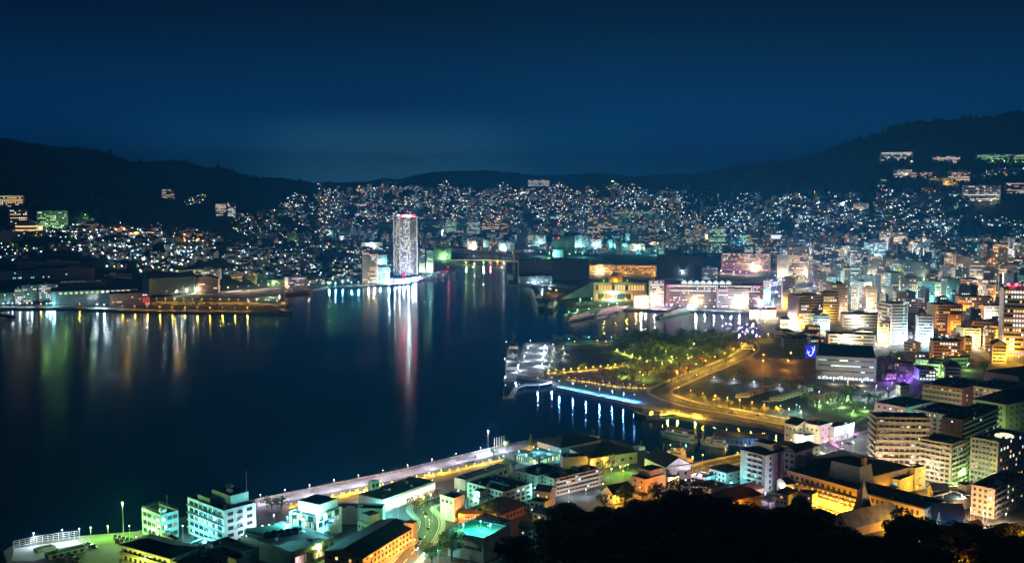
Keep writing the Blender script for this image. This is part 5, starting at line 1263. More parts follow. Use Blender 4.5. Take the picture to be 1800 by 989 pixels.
# seaside terminal with a golden dome and a sail shaped wall
b = slab('curved harbour terminal hall with a green roof under the golden dome', 1043, 1136, 497, 529, 'ochre', 'teal', 30, g=GZ, cat='terminal')
bands(b, 'L', 2, 0.6, 0.9, 'amber', m=4); b.box_part('roof_deck', -0.06, 1.1, -0.1, 1.1, b.z1 + .02, b.z1 + 1.0, roof('green'))
q = b.pt(0.42, 0.4, b.z1 + 1); r = 12.5 / F * q.y
mb = MB(); mb.lathe(q, [(r, 0)] + [(r * math.cos(t * math.pi / 16) + .01, 3 + r * math.sin(t * math.pi / 16)) for t in range(9)], 28); b.part(mb, 'dome', mat('gold', (0.5, 0.27, 0.05), 0.5, 0.1), smooth=True)
mb = MB(); A, Bq, C = G(985, 528, GZ), G(1044, 521, GZ), P(1044, 494, G(1044, 521, GZ).y)
th = Vector((2, 14, 0)); f = [A + Vector((0, 0, 2)), Bq, C]; g2 = [x + th for x in f]
mb.quad(f); mb.quad(g2[::-1]); mb.quad([f[1], g2[1], g2[2], f[2]]); mb.quad([f[0], f[2], g2[2], g2[0]]); b.part(mb, 'sail_wall', wall('green'))
slab('warm lit ticket house between terminal and parking structure', 1114, 1140, 519, 540, 'cream', 'dark', 14)
for i, (x0, x1) in enumerate(((1318, 1334), (1338, 1352), (1352, 1364))): slab(['left', 'middle', 'right'][i] + ' small gabled wharf restaurant at the head of the basin', x0, x1, 545, 558, ['tan', 'brown', 'ochre'][i], 'brown', 10, 'gableu', g=GZ)
b = slab('lantern lit restaurant row by the yacht basin', 1372, 1410, 562, 578, 'ochre', 'brown', 10, 'gableu', g=GZ); bands(b, 'L', 1, 0.6, 1, 'amber', m=3)
# round hotel on the left hill
q = hit(41, 410); r = 22 / F * q.y; h = zat(388, q.y) - q.z
o = thing('round_hotel', 'round hotel with glowing tiers and a conical cap on the left hillside', 'hotel', q)
mb = MB(); mb.lathe((0, r, 0), [(r, -8), (r, h * 0.7), (r * 0.75, h * 0.72), (0.1, h * 1.15)], 24); mb.build('wall', wall('tan'), o)
for k in range(2): mb = MB(); mb.lathe((0, r, h * (0.18 + 0.3 * k)), [(r * 1.01, 0), (r * 1.01, 2.6)], 24); mb.build('window_band', PANE['warm'], o)

# ================================================================== placing things on the slopes
def py_of(Y, z):
    f = Y * CT + (CAM_Z - z) * ST; dn = (CAM_Z - z) * CT - Y * ST
    return 494.5 + F * dn / f
def px_of(p): return 900 + F * p.x / (p.y * CT + (CAM_Z - p.z) * ST)
def knots(c):
    c = max(TC[0][0], min(TC[-1][0] - 1e-3, c))
    for i in range(len(TC) - 1):
        if TC[i + 1][0] > c: break
    t = (c - TC[i][0]) / (TC[i + 1][0] - TC[i][0])
    return [(a[0] * (1 - t) + b[0] * t, a[1] * (1 - t) + b[1] * t) for a, b in zip(TC[i][1], TC[i + 1][1])]
def place(c, py):
    ks = knots(c); g = None
    q = G(c, py, GZ) if py > YH + 5 else None
    if q and 0 < q.y < ks[1][0] + 20: return q
    for a, b in zip(ks[1:], ks[2:]):
        pa, pb = py_of(*a), py_of(*b)
        if pb <= py <= pa:
            u = (pa - py) / (pa - pb + 1e-6); Y = a[0] + (b[0] - a[0]) * u
            x = (c - 900) / F * (Y * CT + (CAM_Z - 60) * ST)
            return Vector((x, Y, max(GZ, tz(x, Y))))
    return None
def lerp_tab(tab, x):
    for a, b in zip(tab, tab[1:]):
        if x <= b[0]: break
    t = max(0, min(1, (x - a[0]) / (b[0] - a[0]))); return a[1] + (b[1] - a[1]) * t
def free(p, r):
    return all((p.x - x) ** 2 + (p.y - y) ** 2 > (r + rr) ** 2 for x, y, rr in FOOT)
for b in BL.values(): FOOT.append((b.off.x, b.off.y, math.hypot(b.lu, b.lv) / 2))

# ------------------------------------------------------------------ filling city blocks, each its own label
rf = random.Random(21)
LM = [(b.px, b.off.y, k) for k, b in BL.items() if hasattr(b, 'px')]
USED = set()
NUMW = {1: 'one', 2: 'two', 3: 'three', 4: 'four', 5: 'five', 6: 'six', 7: 'seven', 8: 'eight', 9: 'nine', 10: 'ten', 11: 'eleven', 12: 'twelve', 13: 'thirteen'}
def auto_label(px, Y, tone, ns):
    for d, lx, ly, lab in sorted((abs(lx - px) + abs(ly - Y) * 0.06, lx, ly, lab) for lx, ly, lab in LM)[:14]:
        rel = 'just behind the' if ly < Y - 25 and abs(lx - px) < 25 else 'in front of the' if ly > Y + 25 and abs(lx - px) < 25 else 'to the right of the' if px > lx else 'to the left of the'
        s = '%s %s storey block %s %s' % (tone, NUMW.get(ns, 'tall'), rel, lab)
        w = s.split()
        if len(w) > 16: continue
        if s not in USED: USED.add(s); return s
    s = '%s %s storey infill block near column %d' % (tone, NUMW.get(ns, 'tall'), int(px)); return None
TONE = {'white': 'white', 'cream': 'cream', 'tan': 'tan', 'brown': 'brown', 'grey': 'grey', 'teal': 'teal grey', 'pinkish': 'pale pink', 'stone': 'stone coloured'}
def fill(n, c0, c1, p0, p1, hmin, hmax, wks, lit, pals, wpx=(8, 20)):
    k = tries = 0
    while k < n and tries < n * 14:
        tries += 1
        c, py = rf.uniform(c0, c1), rf.uniform(p0, p1)
        q = place(c, py)
        if q is None: continue
        W = rf.uniform(*wpx); w = W / F * q.y; h = rf.uniform(hmin, hmax) * (1 if rf.random() < .8 else 1.4)
        if not free(q, w * 0.45): continue
        wk = rf.choice(wks); ns = max(1, min(13, int(h / 3.3)))
        lab = auto_label(c, q.y, TONE[wk], ns)
        if lab is None: continue
        dep = w * rf.uniform(0.6, 1.1); th = math.atan2(-q.x, q.y) * 0.9 + rf.uniform(-0.6, 0.6)
        v = Vector((math.cos(th), math.sin(th))); nn = Vector((-v.y, v.x))
        b = Bld('city_block', lab, 'city block', q.xy - v * w / 2 - nn * dep / 2, v, w, nn, dep, q.z, q.z + h, None)
        b.shell(wall(wk), roof('dark'), 'flat' if rf.random() < .85 else 'hip', .8, 2.5)
        FOOT.append((q.x, q.y, w * 0.55)); pal = rf.choice(pals)
        bands(b, 'L', ns, 0.48, lit * rf.uniform(.5, 1.4), pal, m=2.8, cover=.68)
        bands(b, 'R' if b.u.y < 0 or c > 900 else 'BR', ns, 0.42, lit * .6, pal, m=3.2, cover=.5)
        if rf.random() < .7: b.box_part('lift_house', .2, .5, .3, .7, b.z1 - .68, b.z1 + rf.uniform(1.5, 3), wall(wk))
        k += 1
WK = ['white', 'cream', 'tan', 'grey', 'grey', 'brown', 'teal', 'pinkish', 'white', 'stone']
fill(66, 1440, 1815, 470, 545, 14, 38, WK, .2, ['cool', 'mix', 'warm', 'cool', 'teal'], (12, 26))
fill(26, 1600, 1800, 545, 625, 9, 20, WK, .25, ['warm', 'mix', 'amber'], (14, 26))
fill(34, 1360, 1640, 448, 480, 14, 34, WK, .24, ['cool', 'mix', 'white'], (9, 20))
fill(34, 930, 1330, 425, 446, 12, 26, WK, .4, ['cool', 'mix', 'warm', 'green'], (9, 18))
fill(26, 1060, 1270, 410, 428, 12, 30, WK, .4, ['warm', 'mix', 'cool'], (6, 14))
fill(30, 560, 900, 405, 432, 10, 26, WK, .35, ['cool', 'mix', 'green'], (8, 18))
fill(16, 540, 690, 440, 494, 8, 18, WK, .2, ['cool', 'mix'], (10, 18))
fill(10, 1580, 1700, 632, 660, 6, 10, WK, .25, ['warm', 'cool'], (18, 34))
fill(9, 1312, 1432, 586, 614, 4, 8, WK, .35, ['warm', 'amber', 'cool'], (16, 30))
fill(10, 400, 540, 465, 500, 7, 14, WK, .2, ['cool', 'mix'], (10, 18))

LMN = [(px_of(b.off), b.off.y, k) for k, b in BL.items() if not hasattr(b, 'px')]
def infill(n, c0, c1, p0, p1, wks, rks, hs=(4.5, 8.5)):
    k = t = 0
    while k < n and t < n * 30:
        t += 1; c, py = rf.uniform(c0, c1), rf.uniform(p0, p1); q = G(c, py, GZ); w, d = rf.uniform(7, 12), rf.uniform(6, 10)
        if not free(q, w * .55) or hz(q.x, q.y) > 2: continue
        tone, rk = rf.choice(wks), rf.choice(rks); lab = None
        for dd, lx, ly, ll in sorted((math.hypot(lx - c, (ly - q.y) * .5), lx, ly, ll) for lx, ly, ll in LMN)[:10]:
            rel = 'behind the' if ly < q.y - 12 and abs(lx - c) < 25 else 'before the' if ly > q.y + 12 and abs(lx - c) < 25 else 'right of the' if c > lx else 'left of the'
            x = 'small %s house with %s roof %s %s' % (TONE.get(tone, tone), {'tile': 'red', 'slate': 'slate', 'brown': 'brown', 'dark': 'black'}[rk], rel, ll)
            if x not in USED and len(x.split()) <= 16: lab = x; USED.add(x); break
        if not lab: continue
        th = math.atan2(-q.x, q.y) + rf.choice([-.5, .6, -.45]) + rf.uniform(-.1, .1); v = Vector((math.cos(th), math.sin(th))); nn = Vector((-v.y, v.x))
        b = Bld('town_house', lab, 'house', q.xy - v * w / 2 - nn * d / 2, v, w, nn, d, GZ, GZ + rf.uniform(*hs)); b.shell(wall(tone), roof(rk), rf.choice(['hip', 'gableu', 'flat', 'hip']), .6, 2.2); FOOT.append((q.x, q.y, w * .6))
        b.windows('L', 3, 2 if b.z1 - b.z0 > 6 else 1, 1.3, 1.2, lit=.25, pal='warm'); b.windows('R', 2, 1, 1.2, 1.2, lit=.2, pal='warm'); b.finish(); k += 1
infill(16, 1060, 1420, 838, 895, ['tan', 'white', 'cream', 'brown'], ['tile', 'slate', 'brown', 'dark'])
infill(14, 620, 960, 860, 950, ['tan', 'cream', 'green', 'white'], ['dark', 'slate', 'brown'])
infill(8, 1220, 1420, 800, 845, ['white', 'cream', 'tan'], ['dark', 'slate'])
infill(8, 380, 620, 905, 985, ['grey', 'green', 'cream'], ['dark', 'slate'])
infill(10, 1420, 1700, 770, 880, ['cream', 'white', 'tan'], ['dark', 'slate', 'brown'])
infill(12, 1560, 1760, 635, 700, ['cream', 'tan', 'white'], ['dark', 'brown', 'slate'])
mb = MB(); wk_ = ['white', 'cream', 'tan', 'grey', 'brown', 'teal', 'pinkish', 'stone']; pk_ = ['cool', 'white', 'warm', 'teal', 'amber', 'green']
for n, c0, c1, p0, p1, hmin, hmax, wpx in ((150, 1420, 1810, 446, 500, 10, 34, (8, 17)), (110, 1050, 1420, 418, 448, 10, 26, (7, 14)), (150, 560, 1050, 398, 436, 8, 22, (6, 13)), (40, 1560, 1800, 500, 610, 7, 14, (10, 18)), (40, 1240, 1500, 408, 432, 8, 18, (6, 12)), (150, 560, 1250, 332, 402, 10, 34, (4, 10)), (60, 1280, 1560, 348, 415, 8, 22, (4, 9)), (30, 440, 570, 380, 440, 8, 20, (5, 10)), (24, 1060, 1240, 395, 420, 20, 45, (6, 11))):
    k = t = 0
    while k < n and t < n * 12:
        t += 1; c, py = rf.uniform(c0, c1), rf.uniform(p0, p1); q = place(c, py)
        if q is None: continue
        w = rf.uniform(*wpx) / F * q.y; h = rf.uniform(hmin, hmax)
        if not free(q, w * .33): continue
        FOOT.append((q.x, q.y, w * .45)); k += 1
        th = math.atan2(-q.x, q.y) + rf.uniform(-.6, .6); v = Vector((math.cos(th), math.sin(th))); nn = Vector((-v.y, v.x)); dep = w * rf.uniform(.6, 1.0); o2 = Vector((q.x, q.y))
        mb.obox(o2, v, nn, w / 2, dep / 2, q.z - 6, q.z + h, rf.randrange(8), 8)
        mb.obox(o2 + v * w * .15, v, nn, w * .16, dep * .2, q.z + h + .01, q.z + h + 2.6, rf.randrange(8), 8)
        ns = max(1, int(h / 3.3)); nx = max(2, int(w / 3.2)); pl = rf.sample(range(6), 2)
        for j in range(ns):
            pf = rf.choice([.05, .15, .3, .5])
            for i in range(nx):
                if rf.random() > pf and rf.random() > .45: continue
                mi = 9 + rf.choice(pl) if rf.random() < pf else 15
                x0 = (-.5 + (i + .2) / nx) * w; x1 = (-.5 + (i + .78) / nx) * w; z0 = q.z + .9 + 3.3 * j; a = o2 + v * x0 - nn * (dep / 2 + .06); e = o2 + v * x1 - nn * (dep / 2 + .06)
                mb.quad([(a.x, a.y, z0), (e.x, e.y, z0), (e.x, e.y, z0 + 1.7), (a.x, a.y, z0 + 1.7)], mi)
o = mb.build('farther_city_blocks', [wall(k) for k in wk_] + [roof('dark')] + [PANE[k] for k in pk_] + [M_GLASS]); o['kind'] = 'stuff'; o['label'] = 'packed mass of farther city blocks with scattered lit windows'

# ------------------------------------------------------------------ small houses on the slopes
rh = random.Random(5)
HW = [wall('stone'), wall('white'), wall('grey'), wall('tan')]
def house_mb(mb, p, a, s, mi_w, mi_r, lit):
    c, sn = math.cos(a), math.sin(a); ax, ay = Vector((c, sn)), Vector((-sn, c))
    hx, hy, h = 4.6 * s, 3.8 * s, 5.4 * s
    mb.obox(p, ax, ay, hx, hy, p.z - 4, p.z + h, mi_w)
    o = Vector((p.x, p.y)); f = lambda x, y, z: ((o + ax * x + ay * y).x, (o + ax * x + ay * y).y, p.z + z)
    e = 1.1
    mb.quad([f(-hx * e, -hy * e, h), f(hx * e, -hy * e, h), f(hx * e, 0, h + 2.2 * s), f(-hx * e, 0, h + 2.2 * s)], mi_r)
    mb.quad([f(hx * e, hy * e, h), f(-hx * e, hy * e, h), f(-hx * e, 0, h + 2.2 * s), f(hx * e, 0, h + 2.2 * s)], mi_r)
    for sx in (-1, 1): mb.quad([f(sx * hx, -hy, h), f(sx * hx, hy, h), f(sx * hx, 0, h + 2 * s)], mi_w)
    for (x, z, w, mi) in lit: mb.quad([f(x - w / 2, -hy - .05, z - .7), f(x + w / 2, -hy - .05, z - .7), f(x + w / 2, -hy - .05, z + .7), f(x - w / 2, -hy - .05, z + .7)], mi)
SK = ['cool', 'cool', 'cool', 'white', 'white', 'warm', 'teal', 'cool', 'white', 'green']
REG = [  # columns, top table, bottom table, houses, lamps, clump
 ((110, 470), [(110, 388), (180, 388), (250, 390), (330, 408), (400, 428), (470, 440)], [(110, 472), (250, 480), (470, 490)], 420, 560, .0),
 ((-10, 110), [(0, 400), (110, 400)], [(0, 472), (110, 472)], 60, 50, .1),
 ((285, 470), [(285, 338), (380, 352), (470, 376)], [(285, 350), (380, 392), (470, 436)], 110, 170, .15),
 ((470, 580), [(470, 372), (520, 345), (580, 330)], [(470, 430), (580, 436)], 240, 420, -.1),
 ((430, 690), [(430, 436), (690, 436)], [(430, 490), (560, 500), (690, 490)], 360, 480, -.1),
 ((560, 1240), [(560, 322), (700, 319), (900, 323), (1100, 321), (1180, 330), (1240, 340)], [(560, 412), (900, 412), (1240, 416)], 1900, 3300, -.16),
 ((1200, 1520), [(1200, 345), (1270, 336), (1340, 348), (1400, 336), (1450, 330), (1520, 330)], [(1200, 420), (1340, 424), (1520, 420)], 700, 1100, -.06),
 ((1500, 1700), [(1500, 330), (1600, 330), (1700, 335)], [(1500, 416), (1600, 396), (1700, 362)], 380, 600, -.02),
 ((1690, 1805), [(1690, 298), (1805, 296)], [(1690, 320), (1805, 318)], 40, 60, .0),
 ((1560, 1805), [(1560, 398), (1660, 385), (1805, 395)], [(1560, 428), (1805, 430)], 150, 240, .02)]
HP, LP = [], []
for (c0, c1), top, bot, nh, nl, cl in REG:
    for cnt, lst in ((nh, HP), (nl, LP)):
        k = t = 0
        while k < cnt and t < cnt * 8:
            t += 1
            c = rh.uniform(c0, c1); py = rh.uniform(lerp_tab(top, c), lerp_tab(bot, c))
            if noise.noise(Vector((c * .022, py * .05, 2))) < cl - .12 or (py < 345 and py < lerp_tab(top, c) + 9 + 16 * noise.noise(Vector((c * .03, 3, 7)))): continue
            q = place(c, py)
            if q is None or not free(q, 2.0): continue
            lst.append((c, q)); k += 1
HP.sort(key=lambda a: a[1].y)
KINDS = []
for k in range(10):
    mb = MB(); lit = [(rh.uniform(-3, 3), rh.choice([1.7, 3.9]), rh.uniform(1.2, 2.2), 2) for _ in range(rh.choice([1, 1, 2, 0]))]
    house_mb(mb, Vector((0, 0, 0)), 0, 1.0, 0, 1, lit)
    KINDS.append(mb.mesh('house', [HW[k % 4], roof(rh.choice(['dark', 'slate', 'brown', 'teal'])), SPARK[SK[k]]]))
for i, (c, q) in enumerate(HP[:295]):
    o = inst('house', KINDS[i % 10]); o.location = q; o.rotation_euler = (0, 0, rh.uniform(-.9, .9)); s = rh.uniform(.8, 1.2); o.scale = (s, s, s)
    z = 'on the dark left slope' if c < 430 else 'below the brown channel tower' if c < 700 else 'on the right mountain slope'
    tag(o, 'small gable roofed house with faint windows ' + z, 'house', 'houses ' + z)
mb = MB(); mats = HW + [roof('dark'), roof('brown')] + [SPARK[k] for k in ('cool', 'white', 'warm', 'teal', 'green')]
for c, q in HP[295:]:
    s = rh.uniform(.9, 1.5)
    lit = [(rh.uniform(-3.5, 3.5), rh.uniform(1.5, 4.5), rh.uniform(1.0, 2.4), rh.choice([6, 6, 7, 7, 8, 6, 9, 10])) for _ in range(rh.choice([0, 1, 1, 2]))]
    house_mb(mb, q, rh.uniform(-.7, .7), s, rh.randrange(4), rh.choice([4, 5]), lit)
o = mb.build('distant_houses', mats); tag(o, None, None, None, 'stuff'); o['label'] = 'thousands of tiny lit houses covering the far valley slopes'
mb = MB(); ks = ['cool', 'white', 'warm', 'teal', 'green', 'orange', 'red', 'blue']; DIM = {k: emit('spark_dim_' + k, SPARK[k].node_tree.nodes['Emission'].inputs[0].default_value[:3], SPARK[k].node_tree.nodes['Emission'].inputs[1].default_value * .28) for k in ks}
mats = [M_METAL] + [SPARK[k] for k in ks] + [DIM[k] for k in ks]
wts = [38, 20, 12, 13, 6, 5, 1, 5]
for i, (c, q) in enumerate(LP):
    ww = list(wts)
    if 560 < c < 1100: ww = [24, 26, 24, 12, 6, 8, 2, 3]
    if c > 1200: ww = [48, 20, 7, 9, 2, 4, 1, 14]
    kk = rh.choices(range(8), ww)[0] + 1 + (8 if rh.random() < .5 else 0)
    r = q.y / 2300 * rh.choice([.3, .38, .45, .55, .7, .7, .9, 1.1])
    mb.tube(q, q + Vector((0, 0, 6)), .1, 3, 0); mb.octa(q + Vector((0, 0, 6 + r)), r, kk)
o = mb.build('distant_street_lamps', mats); o['kind'] = 'stuff'; o['label'] = 'countless small street lamps dotted over the far slopes'

# lamps that throw light on the slopes
def slope_lamps(lst, c, watt, zone):
    for px, py in lst:
        q = place(px, py)
        if q: lamp(q, c, watt, 8, '%s lamps %s' % (LWORD[c], zone), '%s street lamp %s' % (LWORD[c], zone), head=.8 * q.y / 2000)
slope_lamps([(186, 405), (308, 418), (324, 424), (350, 430)], 'O', 22000, 'on the left slope')
slope_lamps([(219, 411), (475, 438), (482, 430), (410, 443), (240, 420), (270, 419)], 'O', 8000, 'on the left slope')
slope_lamps([(10, 366), (30, 366), (5, 362)], 'Y', 14000, 'by the yellow hotel on the dark hill')
slope_lamps([(75, 404), (95, 403), (110, 402), (152, 384), (60, 404)], 'G', 14000, 'by the green lit hotel on the left hill')
slope_lamps([(130 + 31 * i % 320, 395 + (i * 37) % 80) for i in range(24)], 'W', 6500, 'among the left slope houses')
slope_lamps([(520, 430), (530, 432), (560, 428), (655, 436), (670, 425), (460, 425)], 'G', 12000, 'behind the dark houses')
slope_lamps([(450 + 17 * i, 440 + (i * 23) % 52) for i in range(14)], 'W', 6500, 'among the houses below the brown tower')
slope_lamps([(590 + 41 * i, 335 + (i * 29) % 75) for i in range(16)], 'C', 26000, 'far up the valley')
slope_lamps([(600 + 43 * i, 345 + (i * 31) % 70) for i in range(15)], 'W', 26000, 'far up the valley')
slope_lamps([(648, 334), (660, 338)], 'C', 60000, 'at the bright spot of the valley rim')
slope_lamps([(1565, 338), (1430, 342), (1640, 340)], 'O', 14000, 'on the right slope')
slope_lamps([(1650, 328), (1660, 330), (1675, 330), (1640, 322)], 'Y', 16000, 'by the terraced inn')
slope_lamps([(1740, 283), (1760, 284), (1780, 285), (1795, 285)], 'G', 20000, 'by the green resort')
slope_lamps([(1598, 289), (1700, 357), (1720, 358), (1740, 357), (1590, 315), (1620, 318), (1680, 321)], 'C', 16000, 'by the slope hotels')
slope_lamps([(1290 + 37 * i % 400, 345 + (i * 41) % 70) for i in range(26)], 'W', 9000, 'among the right slope houses')
lamp(place(1076, 326), 'G', 60000, 16, None, 'single bright green white lamp alone high on the far valley rim', head=5)

# ------------------------------------------------------------------ shore and street lighting
W = lambda lst, c, watt, h, where, **k: lamps_px(lst, c, watt, h, '%s lamps %s' % (LWORD[c], where), '%s lamp %s' % (LWORD[c], where), **k)
for k in (0,):
    lamp(G(217, 940), 'G', 26000, 16, None, 'tall green white mast lamp on the lawn by the near quay', head=.7)
    lamp(G(858, 792), 'W', 26000, 13, None, 'brightest white mast lamp beside the flagpoles', head=.8)
    lamp(G(1217, 828), 'O', 16000, 9, None, 'bright orange street lamp at the corner of the pink hall', head=.6)
    lamp(G(729, 974), 'O', 16000, 7, None, 'bright orange street lamp below the orange school block', head=.6)
    lamp(G(1000, 905), 'O', 8000, 7, None, 'orange lamp glowing among the dark hillside trees', head=.6)
W([(60, 958), (110, 952), (140, 950)], 'W', 5000, 6, 'on the fenced near quay')
W([(160, 948), (190, 945), (228, 945)], 'G', 5000, 6, 'on the near lawn')
W([(262, 948), (278, 958), (240, 965)], 'G', 3500, 6, 'by the low office wing')
W([(306, 944), (322, 952), (340, 961)], 'T', 9000, 8, 'in the courtyard of the braced office')
W([(360, 972), (380, 975)], 'T', 5000, 7, 'at the front of the braced office')
W([(436, 970), (462, 956), (482, 936)], 'W', 9000, 9, 'beside the end wall of the braced office')
W([(222, 1016), (250, 1028), (275, 1036), (300, 1048)], 'L', 4500, 6, 'by the cream apartments')
lamps_px([(530, 922), (556, 926), (505, 930), (575, 928)], 'T', 4500, 6, 'teal lamps on the parking deck', 'teal lamp on the open parking deck', z=DECK.z1)
W([(470, 975), (520, 990), (560, 985)], 'G', 4000, 7, 'below the parking deck')
W([(605, 918), (630, 914), (665, 908)], 'T', 5500, 6, 'along the mint green office')
W([(700, 912), (690, 903)], 'T', 6000, 7, 'at the foot of the mint tower')
W([(745, 900), (757, 893), (760, 918), (748, 935), (720, 950)], 'G', 5000, 8, 'along the near street')
W([(662, 1009), (680, 997), (700, 984), (722, 967)], 'O', 5000, 5, 'along the orange school block')
W([(735, 985), (745, 995), (770, 990)], 'T', 4000, 6, 'in the small near park')
lamps_px([(862, 936), (815, 936), (845, 930)], 'T', 6000, 4, 'teal lamps on the green terrace', 'teal lamp on the bright green roof terrace', z=14.2)
W([(808, 920), (835, 925), (870, 925)], 'O', 3500, 5, 'by the brown tile house')
W([(640, 880), (700, 880), (760, 862)], 'C', 6000, 6, 'before the glowing terminal')
W(along([(512, 890), (640, 862), (760, 836), (880, 808)], 15), 'Y', 420, 1.6, 'along the grass terraces', head=.35)
W(along([(540, 885), (660, 858), (790, 826)], 22), 'Y', 500, 1.6, 'along the lower grass terraces', head=.35)
W(along([(458, 888), (700, 838), (875, 795), (930, 782)], 44), 'S', 3600, 6, 'along the quay promenade', head=.3)
W([(912, 806), (925, 812), (945, 801), (965, 803), (985, 806), (885, 815), (860, 822)], 'T', 3500, 5, 'on the plaza')
W([(931, 788), (938, 790)], 'Y', 2500, 2, 'under the conifer')
W([(806, 880), (835, 892), (862, 900), (945, 864), (940, 876)], 'T', 4500, 6, 'between the near apartment slabs')
W([(1000, 875), (1030, 872), (1060, 862)], 'W', 2500, 4, 'before the balconied slab')
W([(1075, 838), (1090, 834), (1104, 830)], 'G', 4500, 5, 'on the small lit lawn')
W([(1065, 822), (1040, 826), (1095, 842)], 'Y', 3000, 5, 'by the warehouse')
W([(1205, 858), (1180, 855), (1222, 848)], 'S', 6500, 5, 'before the pink hall')
W([(1125, 872), (1150, 872), (1185, 866)], 'O', 4500, 5, 'before the orange and pink houses')
W([(1235, 818), (1275, 808), (1310, 800)], 'Y', 5000, 7, 'on the waterfront street')
W([(1260, 856), (1285, 862), (1310, 856)], 'T', 4000, 5, 'by the small white house')
W([(1302, 880), (1322, 884), (1345, 882)], 'V', 9000, 5, 'below the white apartment block')
W([(1372, 874), (1398, 872), (1425, 865)], 'W', 7000, 6, 'below the white apartment wing')
W([(1085, 888), (1065, 890)], 'Y', 3500, 4, 'beside the warm lit gabled house')
W([(1270, 896), (1300, 898), (1240, 895)], 'O', 2600, 4, 'beside the red tile house')
# hotel floodlights
W([(1408 + 9.5 * i, 880 + 3.3 * i) for i in range(11)], 'Y', 4200, 3, 'along the orange hotel front', head=.35)
W([(1520 + 11 * i, 915 + 3.6 * i) for i in range(10)], 'Y', 3600, 3, 'along the long hotel wing', head=.35)
W([(1478, 935), (1486, 940), (1505, 938)], 'O', 5500, 3, 'before the orange chapel')
W([(1575, 880), (1560, 876), (1612, 870), (1636, 872)], 'Y', 6000, 5, 'behind the hotel')
W([(1640, 942), (1668, 942), (1690, 945)], 'B', 5000, 4, 'before the blue church')
W([(1700, 940), (1715, 945), (1712, 915)], 'O', 6500, 5, 'by the orange porch house')
W([(1735, 924), (1768, 919)], 'C', 3500, 5, 'before the low wide block')
W([(1450, 800), (1470, 790), (1490, 779), (1500, 765)], 'W', 8000, 9, 'along the tram street')
W([(1480, 800), (1500, 800), (1430, 795)], 'G', 6000, 8, 'along the tram street')
W([(1475, 782), (1492, 760)], 'M', 4000, 5, 'before the white store front')
W([(1405, 782), (1390, 786), (1425, 785)], 'C', 6500, 5, 'before the river mouth shops')
W([(1545, 846), (1515, 838), (1575, 853), (1605, 857)], 'C', 7000, 9, 'below the large tan slab')
W([(1500, 770), (1498, 800), (1495, 820)], 'S', 7000, 9, 'left of the large tan slab')
W([(1650, 860), (1625, 850)], 'C', 6000, 7, 'below the stepped tan block')
W([(1706, 916), (1728, 921), (1690, 892)], 'C', 6000, 7, 'left of the low wide block')
W([(1690, 862), (1680, 868), (1695, 845), (1705, 838)], 'G', 12000, 6, 'in the bright apartment yard')
W([(1655, 790), (1640, 770), (1610, 765), (1700, 800)], 'T', 8000, 7, 'between the apartment towers')
W([(1720, 870), (1760, 878), (1745, 870)], 'C', 5000, 6, 'before the grey brown block')
W([(1735, 795), (1755, 800), (1780, 800)], 'G', 12000, 7, 'before the cream hotel')
W([(1700, 738), (1720, 742), (1650, 735)], 'C', 7000, 7, 'by the red brown block')
# park, quay and yellow road
W([(932, 606), (928, 619), (922, 634), (912, 650)], 'W', 2600, 5, 'on the pale quay')
W([(958, 611), (956, 621), (954, 632), (953, 644)], 'W', 7000, 3, 'along the lawn edge')
W(along([(965, 655), (1010, 652), (1060, 647), (1110, 640)], 13), 'Y', 1100, 2.5, 'along the lower lawn path', head=.5)
W(along([(1085, 618), (1110, 626), (1140, 634), (1190, 630), (1240, 622)], 14), 'L', 1600, 2.5, 'along the upper park path', head=.5)
W(along([(1000, 668), (1040, 672), (1090, 680), (1140, 682)], 12), 'Y', 900, 3, 'under the waterside trees', head=.5)
W([(1130, 668), (1150, 655), (1180, 645), (1210, 638), (1100, 662), (1170, 625), (1220, 612), (1260, 614)], 'L', 2600, 5, 'between the park trees', head=.5)
W([(972, 608), (974, 617), (972, 626), (970, 636), (966, 645), (990, 612), (992, 622), (990, 633)], 'S', 2600, 2.2, 'on the left half of the lawn', head=.3)
W(along([(1125, 662), (1180, 640), (1240, 618)], 14), 'Y', 3500, 4.5, 'under the park trees', head=.5)
W([(1000, 603), (1035, 600), (1075, 600)], 'T', 2500, 5, 'on the far park edge')
W([(1010, 606), (1050, 604), (1065, 606)], 'Y', 1800, 4, 'on the far park edge')
W([(983, 681), (1007, 685), (1030, 690), (1054, 695), (1076, 699), (1096, 703), (1115, 706)], 'B', 5500, 6, 'on the blue promenade', head=.6)
W([(970, 673), (945, 674)], 'W', 5000, 5, 'at the gangway')
W(along([(1408, 741), (1345, 729), (1280, 716), (1220, 705), (1178, 692)], 22), 'Y', 5500, 8, 'along the waterside road')
W(along([(1190, 668), (1230, 652), (1270, 636), (1300, 620), (1312, 604)], 18), 'Y', 5500, 8, 'along the park road')
W([(1342, 639), (1341, 650), (1325, 630), (1385, 650), (1390, 635)], 'O', 9000, 9, 'over the orange lit yard', head=.8)
W([(1255, 668), (1290, 672), (1325, 676), (1370, 682), (1410, 688), (1440, 694), (1470, 697)], 'W', 3500, 3, 'along the car park hedge')
W([(1372, 724), (1405, 726), (1400, 722)], 'T', 3500, 5, 'at the car park gate')
W([(1440, 712), (1460, 708), (1480, 715), (1500, 728), (1520, 722), (1490, 702)], 'G', 3500, 3, 'on the garden lawn')
W([(1465, 674), (1490, 676), (1515, 676)], 'C', 4500, 3, 'at the foot of the grey museum')
W([(1560, 672), (1572, 664), (1584, 668), (1598, 660), (1590, 676), (1568, 680), (1580, 656), (1605, 668)], 'P', 5200, 4, 'in the purple lit trees')
W([(1540, 690), (1560, 695), (1520, 700), (1580, 690)], 'W', 4500, 6, 'on the garden street')
